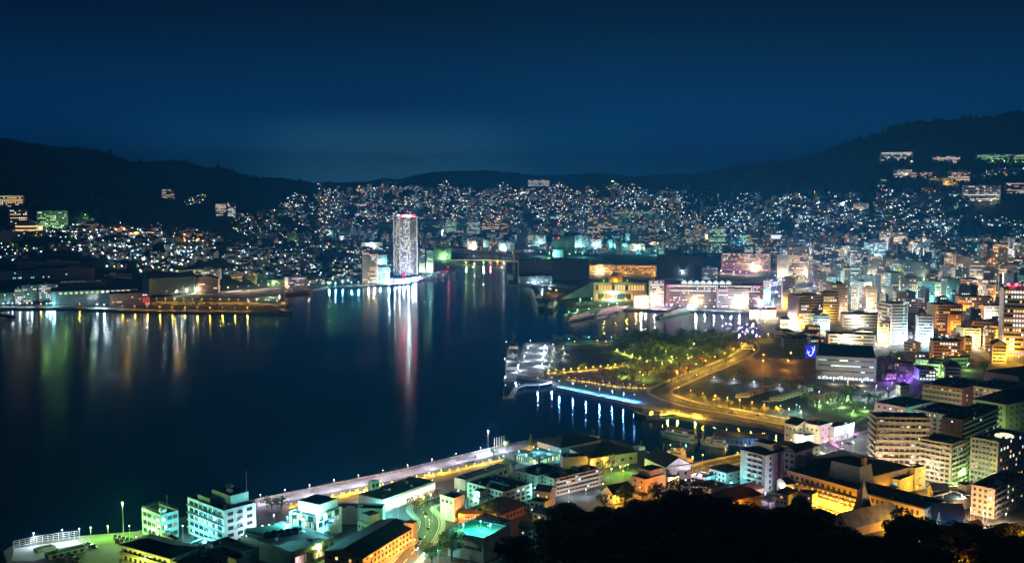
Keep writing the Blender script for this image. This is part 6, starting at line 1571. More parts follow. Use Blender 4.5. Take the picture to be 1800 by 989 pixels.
W([(1650, 660), (1625, 655), (1680, 660), (1700, 650)], 'G', 4500, 5, 'in the lit garden')
W([(1640, 636), (1670, 634), (1700, 628), (1730, 622), (1580, 640), (1610, 636)], 'O', 4500, 6, 'on the road by the tan hall')
W([(1720, 612), (1705, 608), (1752, 640), (1765, 640), (1780, 632), (1790, 640)], 'Y', 9000, 7, 'on the orange slope road')
W([(1655, 596), (1675, 594), (1700, 598), (1690, 590), (1645, 592)], 'O', 9000, 6, 'below the tan balcony block')
W([(1540, 612), (1552, 606), (1560, 616)], 'W', 4500, 6, 'between museum and office tower')
W([(1615, 606), (1628, 608)], 'T', 7500, 6, 'by the white office tower')
# basin and mall quay
W(along([(1135, 543), (1310, 547)], 15), 'W', 9000, 6, 'along the mall quay', head=.9)
W([(1172, 543)], 'M', 26000, 7, 'on the mall quay', head=1.3)
W([(1118, 542), (1128, 542)], 'O', 12000, 5, 'before the ticket house', head=.8)
W([(1060, 530), (1080, 531), (1100, 531), (1120, 531)], 'Y', 9000, 5, 'before the golden dome terminal', head=.8)
_t = BL['curved harbour terminal hall with a green roof under the golden dome']
for _a, _c in ((.2, -.05), (.42, -.08), (.64, -.05)): lamp(_t.pt(_a, _c, _t.z1 + 1), 'Y', 7000, 3.2, 'yellow lamps round the golden dome', 'yellow roof lamp round the golden dome', head=.5, name='roof_lamp')
W([(965, 515), (978, 519)], 'Y', 18000, 9, 'on the ferry dock', head=1.2)
W([(1020, 532), (1040, 531)], 'G', 8000, 6, 'before the sail wall', head=.8)
W([(1325, 560), (1335, 566), (1330, 552), (1345, 572), (1350, 560), (1362, 566), (1372, 580), (1390, 582), (1405, 582)], 'C', 7000, 5, 'on the wharf at the basin head', head=.7)
W([(1310, 596), (1335, 600), (1350, 596)], 'Y', 6000, 6, 'at the basin corner', head=.7)
W([(925, 498), (940, 499), (953, 500), (968, 501)], 'W', 9000, 5, 'on the dark pier', head=1.0)
# bright streets of the city
W([(1350, 538), (1346, 525), (1352, 512), (1356, 500), (1346, 550), (1340, 540)], 'V', 26000, 8, 'along the canal street', head=1.0)
W([(1512, 548), (1532, 545), (1516, 530), (1535, 528), (1519, 512), (1536, 510), (1521, 495), (1536, 492), (1512, 562), (1530, 565)], 'C', 30000, 9, 'along the bright white avenue', head=1.1)
W([(1520, 556), (1526, 538), (1527, 520), (1529, 502), (1530, 484)], 'W', 30000, 9, 'along the bright white avenue', head=1.1)
W([(966, 454), (1012, 454), (1001, 457)], 'G', 42000, 16, 'round the gas tanks', head=1.2)
W([(950, 450), (1024, 452)], 'T', 30000, 12, 'round the gas tanks', head=1.2)
W([(1028, 440), (1075, 437), (1140, 442), (1152, 448), (1120, 446), (1095, 442), (1046, 444)], 'T', 34000, 12, 'over the rail yard', head=1.5)
W([(1175, 436), (1190, 438), (1205, 434), (1220, 438), (1236, 440), (1160, 432), (1180, 428)], 'C', 34000, 9, 'in the middle city streets', head=1.2)
W([(1050, 484), (1075, 484), (1130, 484), (1150, 484), (1100, 484)], 'Y', 14000, 6, 'before the amber arcade', head=1.0)
W([(1200, 490), (1225, 490), (1172, 488)], 'W', 22000, 16, 'on the lit decks behind the mall', head=1.2)
W([(1280, 478), (1300, 480), (1320, 480), (1340, 478)], 'M', 7000, 6, 'before the department store', head=.8)
W([(1290, 482), (1312, 484), (1330, 482), (1268, 480)], 'C', 15000, 6, 'before the department store', head=.9)
W([(1398, 490), (1405, 494), (1412, 488), (1392, 486)], 'Y', 22000, 6, 'below the brown framed tower', head=1.0)
W([(888, 418), (894, 414), (900, 420)], 'C', 50000, 9, 'across the river', head=1.4)
W([(832, 440), (840, 438)], 'M', 14000, 7, 'on the far riverside', head=1.3)
W([(760, 425), (780, 428), (800, 432), (745, 422), (820, 437), (862, 438), (875, 436)], 'O', 14000, 7, 'along the far river road', head=.9)
W([(620, 418), (635, 414), (648, 412), (660, 418), (680, 422)], 'O', 14000, 7, 'along the viaduct behind the tower', head=.9)
W([(600, 408), (596, 414), (640, 405), (585, 420)], 'W', 20000, 8, 'across the river bend', head=1.2)
W([(690, 410), (760, 410), (780, 410), (740, 411)], 'G', 20000, 8, 'round the green halls', head=.9)
# tall tower floodlights, channel shore
W([(684, 499), (694, 498.3), (702, 497.7), (710, 497), (718, 496.3), (726, 494)], 'W', 30000, 6, 'at the foot of the tallest tower', head=1.0)
W([(731, 492.5), (738, 490.8)], 'V', 30000, 6, 'at the foot of the tallest tower', head=1.0)
W([(743, 489.5), (752, 487.6), (762, 484.6), (770, 482)], 'C', 8000, 5, 'on the channel promenade', head=.7)
W([(757, 486.3)], 'T', 22000, 9, 'on the channel promenade', head=1.1)
W([(788, 476.4)], 'R', 40000, 9, 'on the channel promenade', head=1.2)
W([(648, 500.7), (658, 500.2)], 'C', 12000, 6, 'by the slim brown tower', head=.8)
W([(577, 503.2), (590, 502.7), (602, 502.2), (618, 501.7), (630, 501.3), (668, 499.6)], 'T', 7000, 6, 'on the left channel shore', head=.8)
W([(579, 503)], 'G', 12000, 5, 'on the left channel shore', head=.9)
# left shore
W([(6, 539.3), (22, 539.3), (35, 539.5), (48, 539.3), (56, 539.3), (88, 539.6), (96, 539.6)], 'W', 7000, 6, 'on the left works quay', head=.7)
W([(82, 539.5), (92, 539), (14, 539)], 'T', 9000, 6, 'on the left works quay', head=.8)
W([(140, 540), (72, 539.5)], 'Y', 3000, 5, 'on the left works quay', head=.7)
W([(171, 541.2), (183, 542.2)], 'W', 12000, 6, 'before the shipyard shed', head=.9)
W([(258, 534), (262, 520)], 'R', 4500, 5, 'by the red panel block', head=.6)
W(along([(215, 543), (330, 546), (440, 546)], 22), 'Y', 2600, 5, 'along the jetty foot', head=.45)
W(along([(275, 531), (470, 533)], 16), 'Y', 3200, 6, 'on top of the jetty', head=.5)
W(along([(275, 521), (350, 516), (430, 511), (500, 505)], 18), 'C', 7000, 8, 'along the left shore road', head=.6)
W([(410, 496), (425, 497), (440, 497), (418, 498)], 'Y', 9000, 5, 'before the orange lit pair', head=.6)
W([(460, 500), (480, 503), (395, 500), (340, 515), (355, 512)], 'G', 6500, 6, 'by the boat halls', head=.6)
W([(260, 510), (275, 508), (300, 508), (320, 505)], 'W', 6500, 6, 'by the boat halls', head=.6)
W([(508, 511), (543, 508)], 'C', 12000, 8, 'by the moored red ship', head=.9)
W([(487, 536)], 'Y', 7000, 7, 'on the jetty tip', head=.7)
W([(0, 495), (20, 520), (5, 505)], 'G', 7000, 7, 'by the green gabled sheds', head=.7)
# lamp grid added to light the city facades, then street light before the blocks
rl = random.Random(9)
for py in (450, 462, 476, 492, 510, 532):
    for i in range(18):
        c = 1362 + 25 * i + rl.uniform(-9, 9); q = place(c, py + rl.uniform(-4, 4))
        if q and 1490 < c < 1550 and py > 470: continue
        cc = rl.choice('WWCCSTCY' if c < 1650 else 'WTCYCWOC')
        if q: lamp(q, cc, 9000 * q.y / 1500, 13, '%s street lamps between the city blocks' % LWORD[cc], '%s added grid lamp between the city blocks' % LWORD[cc], head=.6)
for c, py in ((930, 440), (960, 436), (1150, 440), (1110, 425), (1085, 428), (1200, 424), (1240, 428), (1270, 420), (1300, 438), (700, 428), (650, 420), (600, 425), (580, 412), (780, 415), (860, 412), (900, 425), (720, 405), (810, 402), (1040, 412)):
    cc = rl.choice('WTCCS'); q = place(c, py)
    if q: lamp(q, cc, 9000 * q.y / 1500, 14, '%s street lamps between the city blocks' % LWORD[cc], '%s added grid lamp between the city blocks' % LWORD[cc], head=.9)
CP = [((1360, 1470), 'WCCY'), ((1470, 1560), 'WCCW'), ((1560, 1660), 'WTCC'), ((1660, 1810), 'CCYO'), ((1000, 1360), 'WCTC'), ((540, 1000), 'TWCG')]
for b in list(BL.values()):
    if not hasattr(b, 'px') or b.z0 > 6 or b.off.y < 1000: continue
    for (a, e), cs in CP:
        if a <= b.px < e: break
    else: continue
    if b.px < 900 and b.off.y < 1900 or 'dark' in b.short: continue
    f, d, l, n = b.face('L'); q = f + d * l * random.random() + n * 7
    c = random.choice(cs); lamp(Vector((q.x, q.y, GZ)), c, 11000 * (b.off.y / 1500), 9, '%s street lamps between the city blocks' % LWORD[c], '%s added grid lamp between the city blocks' % LWORD[c], head=.7)

# ================================================================== trees
rt = random.Random(11)
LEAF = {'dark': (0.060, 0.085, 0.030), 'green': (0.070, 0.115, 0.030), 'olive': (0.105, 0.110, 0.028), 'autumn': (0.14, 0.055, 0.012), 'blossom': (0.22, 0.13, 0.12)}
M_BARK = mat('bark', (0.07, 0.05, 0.035), 0.9)
TREES = {}
def tree_mesh(kind, n, seed, leaf=0.5):
    """unit tree: height 1; crown of leaf clumps round limbs"""
    r = random.Random(seed); tr = MB(); tr.tube((0, 0, -.1), (0, 0, .35), .035, 6, 0, .022)
    limbs = []
    for k in range(7):
        a = k * 2.4 + r.random(); z0 = .25 + .08 * (k % 3); t = Vector((math.cos(a) * r.uniform(.14, .27), math.sin(a) * r.uniform(.14, .27), r.uniform(.5, .85)))
        tr.tube((0, 0, z0), t, .016, 4, 0, .006); limbs.append(t)
    limbs.append(Vector((0, 0, .86))); tr.tube((0, 0, .35), (0, 0, .86), .022, 5, 0, .006)
    cr = MB()
    for i in range(n):
        l = limbs[i % len(limbs)]; rad = .13 + .07 * ((i % len(limbs)) % 3) / 2
        while True:
            v = Vector((r.uniform(-1, 1), r.uniform(-1, 1), r.uniform(-1, 1)))
            if .3 < v.length < 1: break
        v = v / v.length ** .55
        p = l + Vector((v.x * rad * 1.25, v.y * rad * 1.25, v.z * rad)); s = leaf * r.uniform(.6, 1.3)
        nn = (v + Vector((r.uniform(-.7, .7), r.uniform(-.7, .7), r.uniform(-.3, .9)))).normalized()
        a = nn.orthogonal().normalized(); b = nn.cross(a); t = r.random() * 6.28
        a, b = a * math.cos(t) + b * math.sin(t), b * math.cos(t) - a * math.sin(t)
        cr.quad([p + a * s, p + b * s * .6, p - a * s, p - b * s * .6], i % 2)
    c = LEAF[kind]
    return tr.mesh('trunk', M_BARK), cr.mesh('crown', [mat('leaf_' + kind, c, .8, .4, 3.0), mat('leaf_light_' + kind, tuple(x * 1.6 for x in c), .8, .3, 3.0)])
def tree(p, h, kind, label, group, n=260, leaf=.045, var=3, wide=1.0):
    key = (kind, n, rt.randrange(var))
    if key not in TREES: TREES[key] = tree_mesh(kind, n, hash(key[1:]) % 1000 + key[2] * 7, leaf)
    o = thing('tree', label, 'tree', p, group, rt.uniform(0, 6.28)); o.scale = (h * wide, h * wide, h)
    inst('trunk', TREES[key][0], o); inst('crown', TREES[key][1], o)
    return o
# dark trees on the hillside under the viewpoint
k = 0
for py0, rng in ((960, 22), (925, 24), (900, 24), (985, 18), (1010, 14), (942, 20)):
    for i in range(rng):
        c = 842 + (1000 / rng) * (i + rt.uniform(.1, .9))
        Y = {900: 354, 925: 338, 942: 322, 960: 300, 985: 272, 1010: 240}[py0] + rt.uniform(-9, 9)
        x = (c - 900) / F * Y * 1.05; z = hz(x, Y)
        if c > 1400 and py0 == 900 and c < 1720: Y -= 14; x = (c - 900) / F * Y * 1.05; z = hz(x, Y)
        tree(Vector((x, Y, z - 2.2)), rt.choice([6, 8, 9, 10, 11, 13]) * rt.uniform(.9, 1.1) * (.42 if 1440 < c < 1535 and Y > 310 else .78 if py0 == 900 else 1.0) * (1.0 if c < 1500 else .85), rt.choice(['dark', 'dark', 'dark', 'green', 'olive']), 'dark leafy tree in the unlit wood on the near hillside', 'dark trees on the near hillside', 2000, .036, 3, 1.5)
for c, Y, yt, wd, lab in ((1183, 336, 843, 1.0, 'tallest domed dark tree rising above the near hillside wood'), (1212, 330, 858, 1.1, 'second domed dark tree leaning right of the tallest one'), (1568, 338, 895, 1.25, 'broad dark tree standing in front of the orange chapel'), (1608, 336, 908, 1.2, 'dark spreading tree right of the one before the chapel'), (1392, 344, 872, 1.0, 'dark tree rising before the left end of the orange hotel')):
    x = (c - 900) / F * Y * 1.05; z = hz(x, Y) - 2; tree(Vector((x, Y, z)), zat(yt, Y) - z, 'dark', lab, None, 2600, .03, 2, wd)
mb = MB()
for i in range(16000):
    c, Y = rt.uniform(790, 1900), rt.uniform(170, 425); x = (c - 900) / F * Y * 1.05; z = hz(x, Y)
    if z < 4: continue
    p = Vector((x, Y, z + rt.uniform(0, 2.2))); d = Vector((rt.uniform(-1, 1), rt.uniform(-1, 1), rt.uniform(-.5, 1))).normalized(); a = d.orthogonal().normalized() * rt.uniform(.4, 1.0); e = d.cross(a) * .6
    mb.quad([p + a, p + e, p - a, p - e], i % 2)
o = mb.build('undergrowth', [mat('leaf_dark', LEAF['dark'], .8, .4, 3.0), mat('leaf_light_dark', tuple(q * 1.6 for q in LEAF['dark']), .8, .3, 3.0)]); o['kind'] = 'stuff'; o['label'] = 'dense dark undergrowth between the hillside trees'
def trees_px(lst, h, kind, label, group, **kw):
    kw.setdefault('wide', 1.35); h *= 1.15
    for px, py in lst: tree(G(px + rt.uniform(-2, 2), py + rt.uniform(-.6, .6), GZ), h * rt.uniform(.55, 1.35), kind, label, group, **kw)
lab = 'yellow lit tree in the park by the pale quay'
trees_px([(1090 + 9 * i, 604 + 3 * (i % 3)) for i in range(24)], 13, 'dark', 'dark green tree along the far edge of the park', 'dark trees on the far park edge')
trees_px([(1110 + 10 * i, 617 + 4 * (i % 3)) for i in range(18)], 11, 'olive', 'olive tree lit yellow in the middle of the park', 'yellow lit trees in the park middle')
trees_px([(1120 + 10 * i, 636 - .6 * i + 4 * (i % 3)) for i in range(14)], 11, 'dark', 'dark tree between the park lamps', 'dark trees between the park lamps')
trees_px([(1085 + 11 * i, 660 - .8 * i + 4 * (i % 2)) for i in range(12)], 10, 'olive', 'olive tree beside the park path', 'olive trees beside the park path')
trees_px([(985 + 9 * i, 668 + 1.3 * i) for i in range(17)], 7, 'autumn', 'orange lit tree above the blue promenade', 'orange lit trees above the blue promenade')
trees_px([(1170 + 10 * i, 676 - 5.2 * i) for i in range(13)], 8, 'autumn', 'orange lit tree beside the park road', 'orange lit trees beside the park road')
trees_px([(975 + 10 * i, 601 - .5 * i) for i in range(11)], 6, 'green', 'small green tree at the far water edge of the park', 'small green trees at the far water edge')
trees_px([(1020, 650), (1028, 648)], 8, 'green', 'pale green lit tree standing on the park lawn', 'pale trees on the park lawn')
trees_px([(1100 + 9 * i + 5 * (i % 2), 624 + 5 * (i % 4)) for i in range(20)], 9, 'green', 'leafy green tree in the thick middle of the park', 'green trees in the thick middle of the park')
trees_px([(1060 + 13 * i, 668 - 1.2 * i + 6 * (i % 3)) for i in range(10)], 8, 'autumn', 'amber tree in the lower part of the park', 'amber trees in the lower park')
trees_px([(1260 + 12 * i, 667 + 1.5 * i) for i in range(16)], 5, 'green', 'small green tree in the car park hedge', 'green trees in the car park hedge')
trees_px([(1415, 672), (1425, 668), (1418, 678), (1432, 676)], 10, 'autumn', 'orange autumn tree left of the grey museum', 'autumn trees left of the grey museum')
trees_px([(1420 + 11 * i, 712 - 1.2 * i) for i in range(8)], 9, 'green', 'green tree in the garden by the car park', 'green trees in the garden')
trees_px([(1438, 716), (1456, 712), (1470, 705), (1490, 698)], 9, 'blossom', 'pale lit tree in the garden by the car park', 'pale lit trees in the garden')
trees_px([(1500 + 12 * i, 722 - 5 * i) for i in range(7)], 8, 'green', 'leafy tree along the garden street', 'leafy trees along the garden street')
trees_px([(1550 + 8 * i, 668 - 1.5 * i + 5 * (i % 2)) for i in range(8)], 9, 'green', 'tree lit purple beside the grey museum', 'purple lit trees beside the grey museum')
trees_px([(1556, 655), (1570, 652), (1562, 644), (1548, 650)], 14, 'dark', 'tall dark tree behind the purple lit trees', 'dark trees behind the purple lit trees')
trees_px([(1660, 662), (1625, 660), (1730, 655), (1600, 640)], 7, 'green', 'bright lit tree in the garden pavilion grounds', 'trees in the pavilion garden')
trees_px([(1215 + 22 * i, 704 + 4.2 * i) for i in range(9)], 5, 'olive', 'small yellow lit tree along the waterside road', 'small trees along the waterside road')
trees_px([(730, 900), (738, 894), (745, 888), (752, 885), (762, 880), (770, 876)], 7, 'autumn', 'orange tree along the near street', 'orange trees along the near street')
trees_px([(855, 918), (864, 914), (872, 920), (850, 912)], 7, 'green', 'bright green tree by the green roof terrace', 'green trees by the roof terrace')
trees_px([(792, 985), (775, 978), (760, 992), (805, 968), (820, 960)], 9, 'green', 'dim tree in the small near park', 'trees in the small near park', n=700, leaf=.04)
trees_px([(835, 808), (866, 800), (892, 792), (905, 826), (890, 822)], 5, 'green', 'small round tree on the grass terraces', 'small trees on the grass terraces')
trees_px([(470, 890), (478, 894), (488, 892), (496, 898)], 6, 'dark', 'small tree behind the braced office', 'small trees behind the braced office')
trees_px([(1062, 832), (1075, 830), (1092, 828)], 7, 'blossom', 'pink lit tree before the waterfront warehouse', 'pink lit trees before the warehouse')
trees_px([(1150, 878), (1130, 880), (1100, 888), (1230, 880), (1350, 890), (1060, 892)], 8, 'dark', 'dim tree among the houses under the hill', 'dim trees among the near houses', n=700, leaf=.04)
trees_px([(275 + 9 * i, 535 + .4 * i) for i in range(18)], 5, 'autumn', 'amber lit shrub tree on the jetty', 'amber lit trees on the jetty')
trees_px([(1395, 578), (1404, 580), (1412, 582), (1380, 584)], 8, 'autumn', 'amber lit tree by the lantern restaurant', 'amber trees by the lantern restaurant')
trees_px([(390 + 9 * i, 500 - .3 * i) for i in range(8)], 7, 'green', 'green lit tree behind the shore road', 'green lit trees behind the shore road')
# conifer and palm
q = G(933, 787, GZ); o = thing('conifer', 'lit conifer shaped like a cone on the plaza by the water', 'tree', q)
mb = MB(); mb.tube((0, 0, 0), (0, 0, 9.5), .16, 5, 0, .03); mb.build('trunk', M_BARK, o); mb = MB()
for i in range(900):
    t = rt.random() ** .7; z = 9.6 - 8.6 * t; rr = 2.6 * t * rt.uniform(.55, 1.0); a = rt.random() * 6.28
    p = Vector((rr * math.cos(a), rr * math.sin(a), z - rr * .2)); d = Vector((math.cos(a), math.sin(a), -.35)) * .5; e = Vector((-math.sin(a), math.cos(a), 0)) * .16
    mb.quad([p - d, p - e, p + d, p + e])
mb.build('crown', MATS['leaf_light_olive'], o)
q = G(1074, 646, GZ); o = thing('palm_tree', 'single yellow lit palm tree on the park lawn', 'tree', q)
mb = MB(); mb.tube((0, 0, 0), (.4, 0, 8), .22, 6, 0, .15); mb.build('trunk', M_BARK, o); mb = MB()
for i in range(16):
    a = i * .393 * 2.1; u = Vector((math.cos(a), math.sin(a), 0)); s = Vector((-u.y, u.x, 0)) * .35; p = Vector((.4, 0, 8))
    for j in range(4):
        f = lambda t: p + u * 3.2 * t + Vector((0, 0, 1.6 * t - 2.8 * t * t * (1 + .3 * (i % 3))))
        mb.quad([f(j / 4) - s * (1 - j / 5), f((j + 1) / 4) - s * (1 - (j + 1) / 4.6), f((j + 1) / 4) + s * (1 - (j + 1) / 4.6), f(j / 4) + s * (1 - j / 5)])
mb.build('crown', MATS['leaf_light_olive'], o)
lamp(G(1074, 649, GZ), 'Y', 1500, 2.0, 'yellow lamps on the park lawn', 'yellow lamp at the foot of the palm')
# woods on the mountains, read as one mass
mb = MB(); k = 0
while k < 9000:
    c = rt.uniform(-60, 1860)
    if 560 < c < 1200: continue
    ks = knots(c); j = rt.choice([2, 3, 3, 4, 4, 6]) if c < 560 else rt.choice([3, 4, 4, 4])
    a, b = ks[j], ks[min(j + 1, len(ks) - 1)]
    Y = rt.gauss(ks[4][0], 90) if rt.random() < .35 else a[0] + (b[0] - a[0]) * rt.random()
    x = (c - 900) / F * Y
    z = tz(x, Y)
    if z < 30: continue
    s = rt.uniform(5, 9) * Y / 2600; mb.lathe((x, Y, z - 1), [(s * .55, 0), (s * .7, s * .5), (s * .35, s * 1.1), (.05, s * 1.35)], 5, rt.randrange(2)); k += 1
o = mb.build('woodland', [mat('forest_leaf', (0.024, 0.036, 0.018), .95, .4, .02, 0, .05), mat('forest_leaf_light', (0.036, 0.05, 0.022), .95, .4, .02, 0, .05)]); o['kind'] = 'stuff'; o['label'] = 'dark woods covering the mountain ridges'

# ================================================================== boats
def ship(stern, bow, beam, h, hullm, label, houses, masts=(), group=None, funnel=None, name='ship', deckm=None, awn=None):
    a, b = G(stern[0], stern[1], 0), G(bow[0], bow[1], 0); d = b - a; Lg = d.length; ang = math.atan2(d.y, d.x)
    o = thing(name, label, 'ship' if Lg > 22 else 'boat', a, group, ang)
    mb = MB(); N_ = 14; rows = []
    for i in range(N_ + 1):
        t = i / N_; w = beam / 2 * (0.82 + .18 * min(1, t * 4)) * (1 if t < .6 else max(.03, 1 - ((t - .6) / .4) ** 1.8)); hh = h * (1 + .55 * max(0, t - .45) ** 1.5 / .41)
        rk = Lg * .04 * max(0, t - .8) / .2
        rows.append([(t * Lg, -w * .7, -1.0), (t * Lg + rk * .5, -w * .95, h * .3), (t * Lg + rk, -w, hh), (t * Lg + rk, w, hh), (t * Lg + rk * .5, w * .95, h * .3), (t * Lg, w * .7, -1.0)])
    for r in rows: mb.v += r
    for i in range(N_):
        e = i * 6
        for k in range(5):
            if k == 2: continue
            mb.f.append((e + k, e + k + 1, e + 6 + k + 1, e + 6 + k)[::-1]); mb.m.append(0)
    mb.f.append((0, 1, 2, 3, 4, 5)); mb.m.append(0); mb.f.append(tuple(N_ * 6 + k for k in range(6))); mb.m.append(0)
    mb.build('hull', hullm, o)
    dk = MB()
    for i in range(N_):
        A, B_, C, D = rows[i][2], rows[i + 1][2], rows[i + 1][3], rows[i][3]; f = lambda v: (v[0], v[1] * .97, v[2] - .25)
        dk.quad([f(A), f(B_), f(C), f(D)])
    dk.build('deck', deckm or M_CONC, o)
    for (t0, t1, wf, z0, z1, lit) in houses:
        hb = MB(); x0, x1, w = t0 * Lg, t1 * Lg, beam / 2 * wf; hb.prism([(x0, -w), (x1, -w * .92), (x1, w * .92), (x0, w)], h + z0, h + z1); hb.build('deckhouse', M_WHITEP, o)
        if z1 - z0 > 1.4:
            for s in (-1, 1):
                g = MB(); n = max(1, int((x1 - x0) / 2.2)); zc = h + (z0 + z1) / 2
                xs = [x0 + (x1 - x0) * (i + q) / n for i in range(n) for q in (.2, .8)]
                for xx in xs:
                    ww = w + (w * .92 - w) * (xx - x0) / (x1 - x0) + .03; g.v += [(xx, s * ww, zc - .2), (xx, s * ww, zc + .55)]
                for i in range(2 * n - 1): g.f.append((2 * i, 2 * i + 2, 2 * i + 3, 2 * i + 1)); g.m.append(0 if i % 2 else (1 if random.random() < lit else 2))
                g.build('window_band', [M_FRAME, PANE['warm'], M_GLASS], o)
    for (t, z0, hh) in masts:
        m = MB(); m.tube((t * Lg, 0, h + z0), (t * Lg, 0, h + z0 + hh), .22, 5, 0, .08); m.tube((t * Lg, -beam * .22, h + z0 + hh * .7), (t * Lg, beam * .22, h + z0 + hh * .7), .1, 4); m.build('mast', M_METAL, o)
    if funnel: f = MB(); t, z0, z1 = funnel; f.lathe((t * Lg, 0, h), [(beam * .13, z0), (beam * .11, z1), (.02, z1)], 10); f.build('funnel', M_WHITEP, o)
    if awn:
        t0, t1, z = awn; f = MB(); f.box(((t0 + t1) / 2 * Lg, 0, h + z), ((t1 - t0) * Lg, beam * .95, .15)); f.build('awning', M_METAL, o)
    return o
H_GREY = mat('hull_grey', (.32, .34, .36), .5); H_BLK = mat('hull_black', (.03, .035, .04), .5); H_RED = mat('hull_red', (.3, .06, .04), .5); H_WHT = mat('hull_white', (.62, .62, .6), .45); H_GRN = mat('hull_green', (.12, .25, .18), .5); H_BLUE = mat('hull_blue', (.05, .12, .25), .5)
ship((899, 665), (905, 606), 13, 5, H_WHT, 'long white patrol ship with a tall mast moored along the pale quay', [(.08, .7, .8, 0, 3, .2), (.35, .7, .65, 3.01, 6, .3), (.5, .68, .6, 6.01, 9, .4)], [(.56, 9, 14), (.3, 3, 8)], None, (.32, 3, 8.5))
ship((952, 546), (936, 509), 13, 5, H_BLK, 'black hulled ferry left of two ships at the dock, stern to the viewer', [(.05, .8, .85, 0, 3.5, .5), (.3, .7, .75, 3.51, 7, .4)], [(.6, 7, 9)], None, (.3, 7, 10))
ship((966, 549), (986, 524), 11, 4.5, H_BLK, 'dark cargo ship with lit deck right of the docked ferry', [(.08, .4, .8, 0, 4, .6), (.12, .34, .7, 4.01, 7, .5)], [(.5, 0, 9), (.25, 7, 6)])
ship((898, 499), (893, 466), 12, 4, H_GRN, 'green lit work ship with deck crane beside the dark pier', [(.1, .35, .8, 0, 4, .6), (.14, .3, .7, 4.01, 7, .5)], [(.45, 0, 14), (.7, 0, 10)])
ship((994, 566), (1045, 556), 10, 3, H_WHT, 'green lit white excursion boat at the front of the basin pontoon', [(.06, .9, .85, 0, 3, .6), (.15, .75, .7, 3.01, 5.6, .5)], [(.6, 5.6, 6)])
ship((1042, 557), (1096, 544), 10, 3, H_WHT, 'second green lit excursion boat behind the first one', [(.06, .9, .85, 0, 3, .6), (.15, .75, .7, 3.01, 5.6, .4)], [(.5, 5.6, 6)])
ship((1072, 556), (1034, 566), 7, 2, H_GREY, 'small grey launch in front of the green lit excursion boats', [(.2, .7, .8, 0, 2.4, .2)], [(.5, 2.4, 4)])
ship((1083, 549), (1106, 540), 7, 2.2, H_GREY, 'small grey boat at the far end of the basin pontoon', [(.2, .7, .8, 0, 2.4, .2)], [(.5, 2.4, 4)])
ship((1155, 560), (1224, 545), 10, 3, H_GRN, 'long dim green pleasure boat by the mall quay', [(.1, .85, .85, 0, 3, .15), (.3, .75, .7, 3.01, 5.4, .15)], [(.55, 5.4, 5)])
ship((1188, 552), (1222, 542), 7, 2, H_GRN, 'short green lit boat beside the mall quay', [(.2, .7, .8, 0, 2.5, .4)], [(.5, 2.5, 4)])
for i, (x, y) in enumerate(((1279, 580), (1291, 585), (1300, 578), (1311, 586), (1321, 578), (1290, 594))):
    ship((x - 5, y), (x + 6, y - 3), 3.4, 1.1, H_WHT, 'white sailing yacht lit purple in the corner basin', [(.25, .6, .6, 0, .9, .2)], [(.55, .3, 13)], 'purple lit yachts in the corner basin', None, 'sailing_yacht')
for x, y in ((1276, 575), (1297, 574), (1313, 576), (1330, 584), (1305, 590)): lamp(G(x, y, 0), 'P', 7000, 5, 'purple lamps on the yacht moorings', 'purple mooring lamp among the yachts', head=.8)
lamp(G(1300, 583, 0), 'W', 7000, 5, None, 'single white mooring lamp among the purple lit yachts', head=.8)
for x, y in ((1000, 557), (1015, 553), (1035, 551), (1055, 545), (1070, 543), (1085, 541)): lamp(G(x, y, 0), 'G', 9000, 7, 'green lamps on the excursion boat pontoon', 'green lamp on the excursion boat pontoon', head=.8)
mb = MB(); a_, b_ = G(992, 555, 0), G(1098, 540, 0); mb.tube(a_ + Vector((0, 0, .4)), b_ + Vector((0, 0, .4)), 2.2, 6); o = thing('pontoon', 'long mooring pontoon behind the green lit excursion boats', 'pontoon', a_); mb.build('float', M_CONC, o, a_)
ship((1222, 779), (1163, 766), 7, 2.4, H_WHT, 'white two deck cruise boat at the left end of the river mouth', [(.1, .85, .85, 0, 2.6, .15), (.3, .8, .75, 2.61, 4.6, .1)], [(.6, 4.6, 4)], awn=(.15, .8, 5.2))
ship((1278, 786), (1232, 780), 7, 2.2, H_WHT, 'cream workboat with a low cabin next to the cruise boat', [(.1, .5, .75, 0, 2.6, .1), (.6, .78, .6, 0, 3.2, .1)], [(.5, 2.6, 5)])
ship((1150, 808), (1216, 818), 9, 3, H_WHT, 'green lit white ferry moored behind the pink gabled hall', [(.1, .8, .85, 0, 2.8, .3), (.4, .78, .75, 2.81, 5.4, .3), (.55, .75, .6, 5.41, 7.4, .2)], [(.7, 7.4, 4), (.25, 2.8, 6)])
lamp(G(1178, 806, 0), 'G', 6000, 9, None, 'green lamp on the ferry behind the pink hall', head=.5); lamp(G(1205, 806, 0), 'T', 5000, 9, None, 'teal lamp at the bow of the ferry behind the pink hall', head=.5)
ship((1148, 735), (1115, 730), 7, 2.4, H_BLK, 'black fishing boat by the pier below the yellow road', [(.1, .45, .75, 0, 2.8, .1)], [(.5, 0, 8), (.3, 2.8, 4)])
ship((1170, 738), (1136, 737), 6, 1.8, H_GREY, 'small grey motor launch beside the black fishing boat', [(.25, .7, .7, 0, 2, .2)], [(.5, 2, 4)])
ship((1136, 800), (1112, 792), 6, 2, H_WHT, 'small white launch off the corner of the warehouse', [(.3, .7, .8, 0, 2.6, .1)], [(.4, 2.6, 4)])
ship((1062, 782), (1020, 774), 7, 2, H_GREY, 'low grey tug off the dark waterfront shed', [(.3, .6, .7, 0, 3, .1)], [(.45, 3, 5)])
ship((500, 519), (549, 515), 11, 4.5, H_RED, 'dark red hulled ship moored off the shore road', [(.05, .3, .85, 0, 4, .3), (.08, .24, .75, 4.01, 7, .4)], [(.15, 7, 6), (.6, 0, 8)])
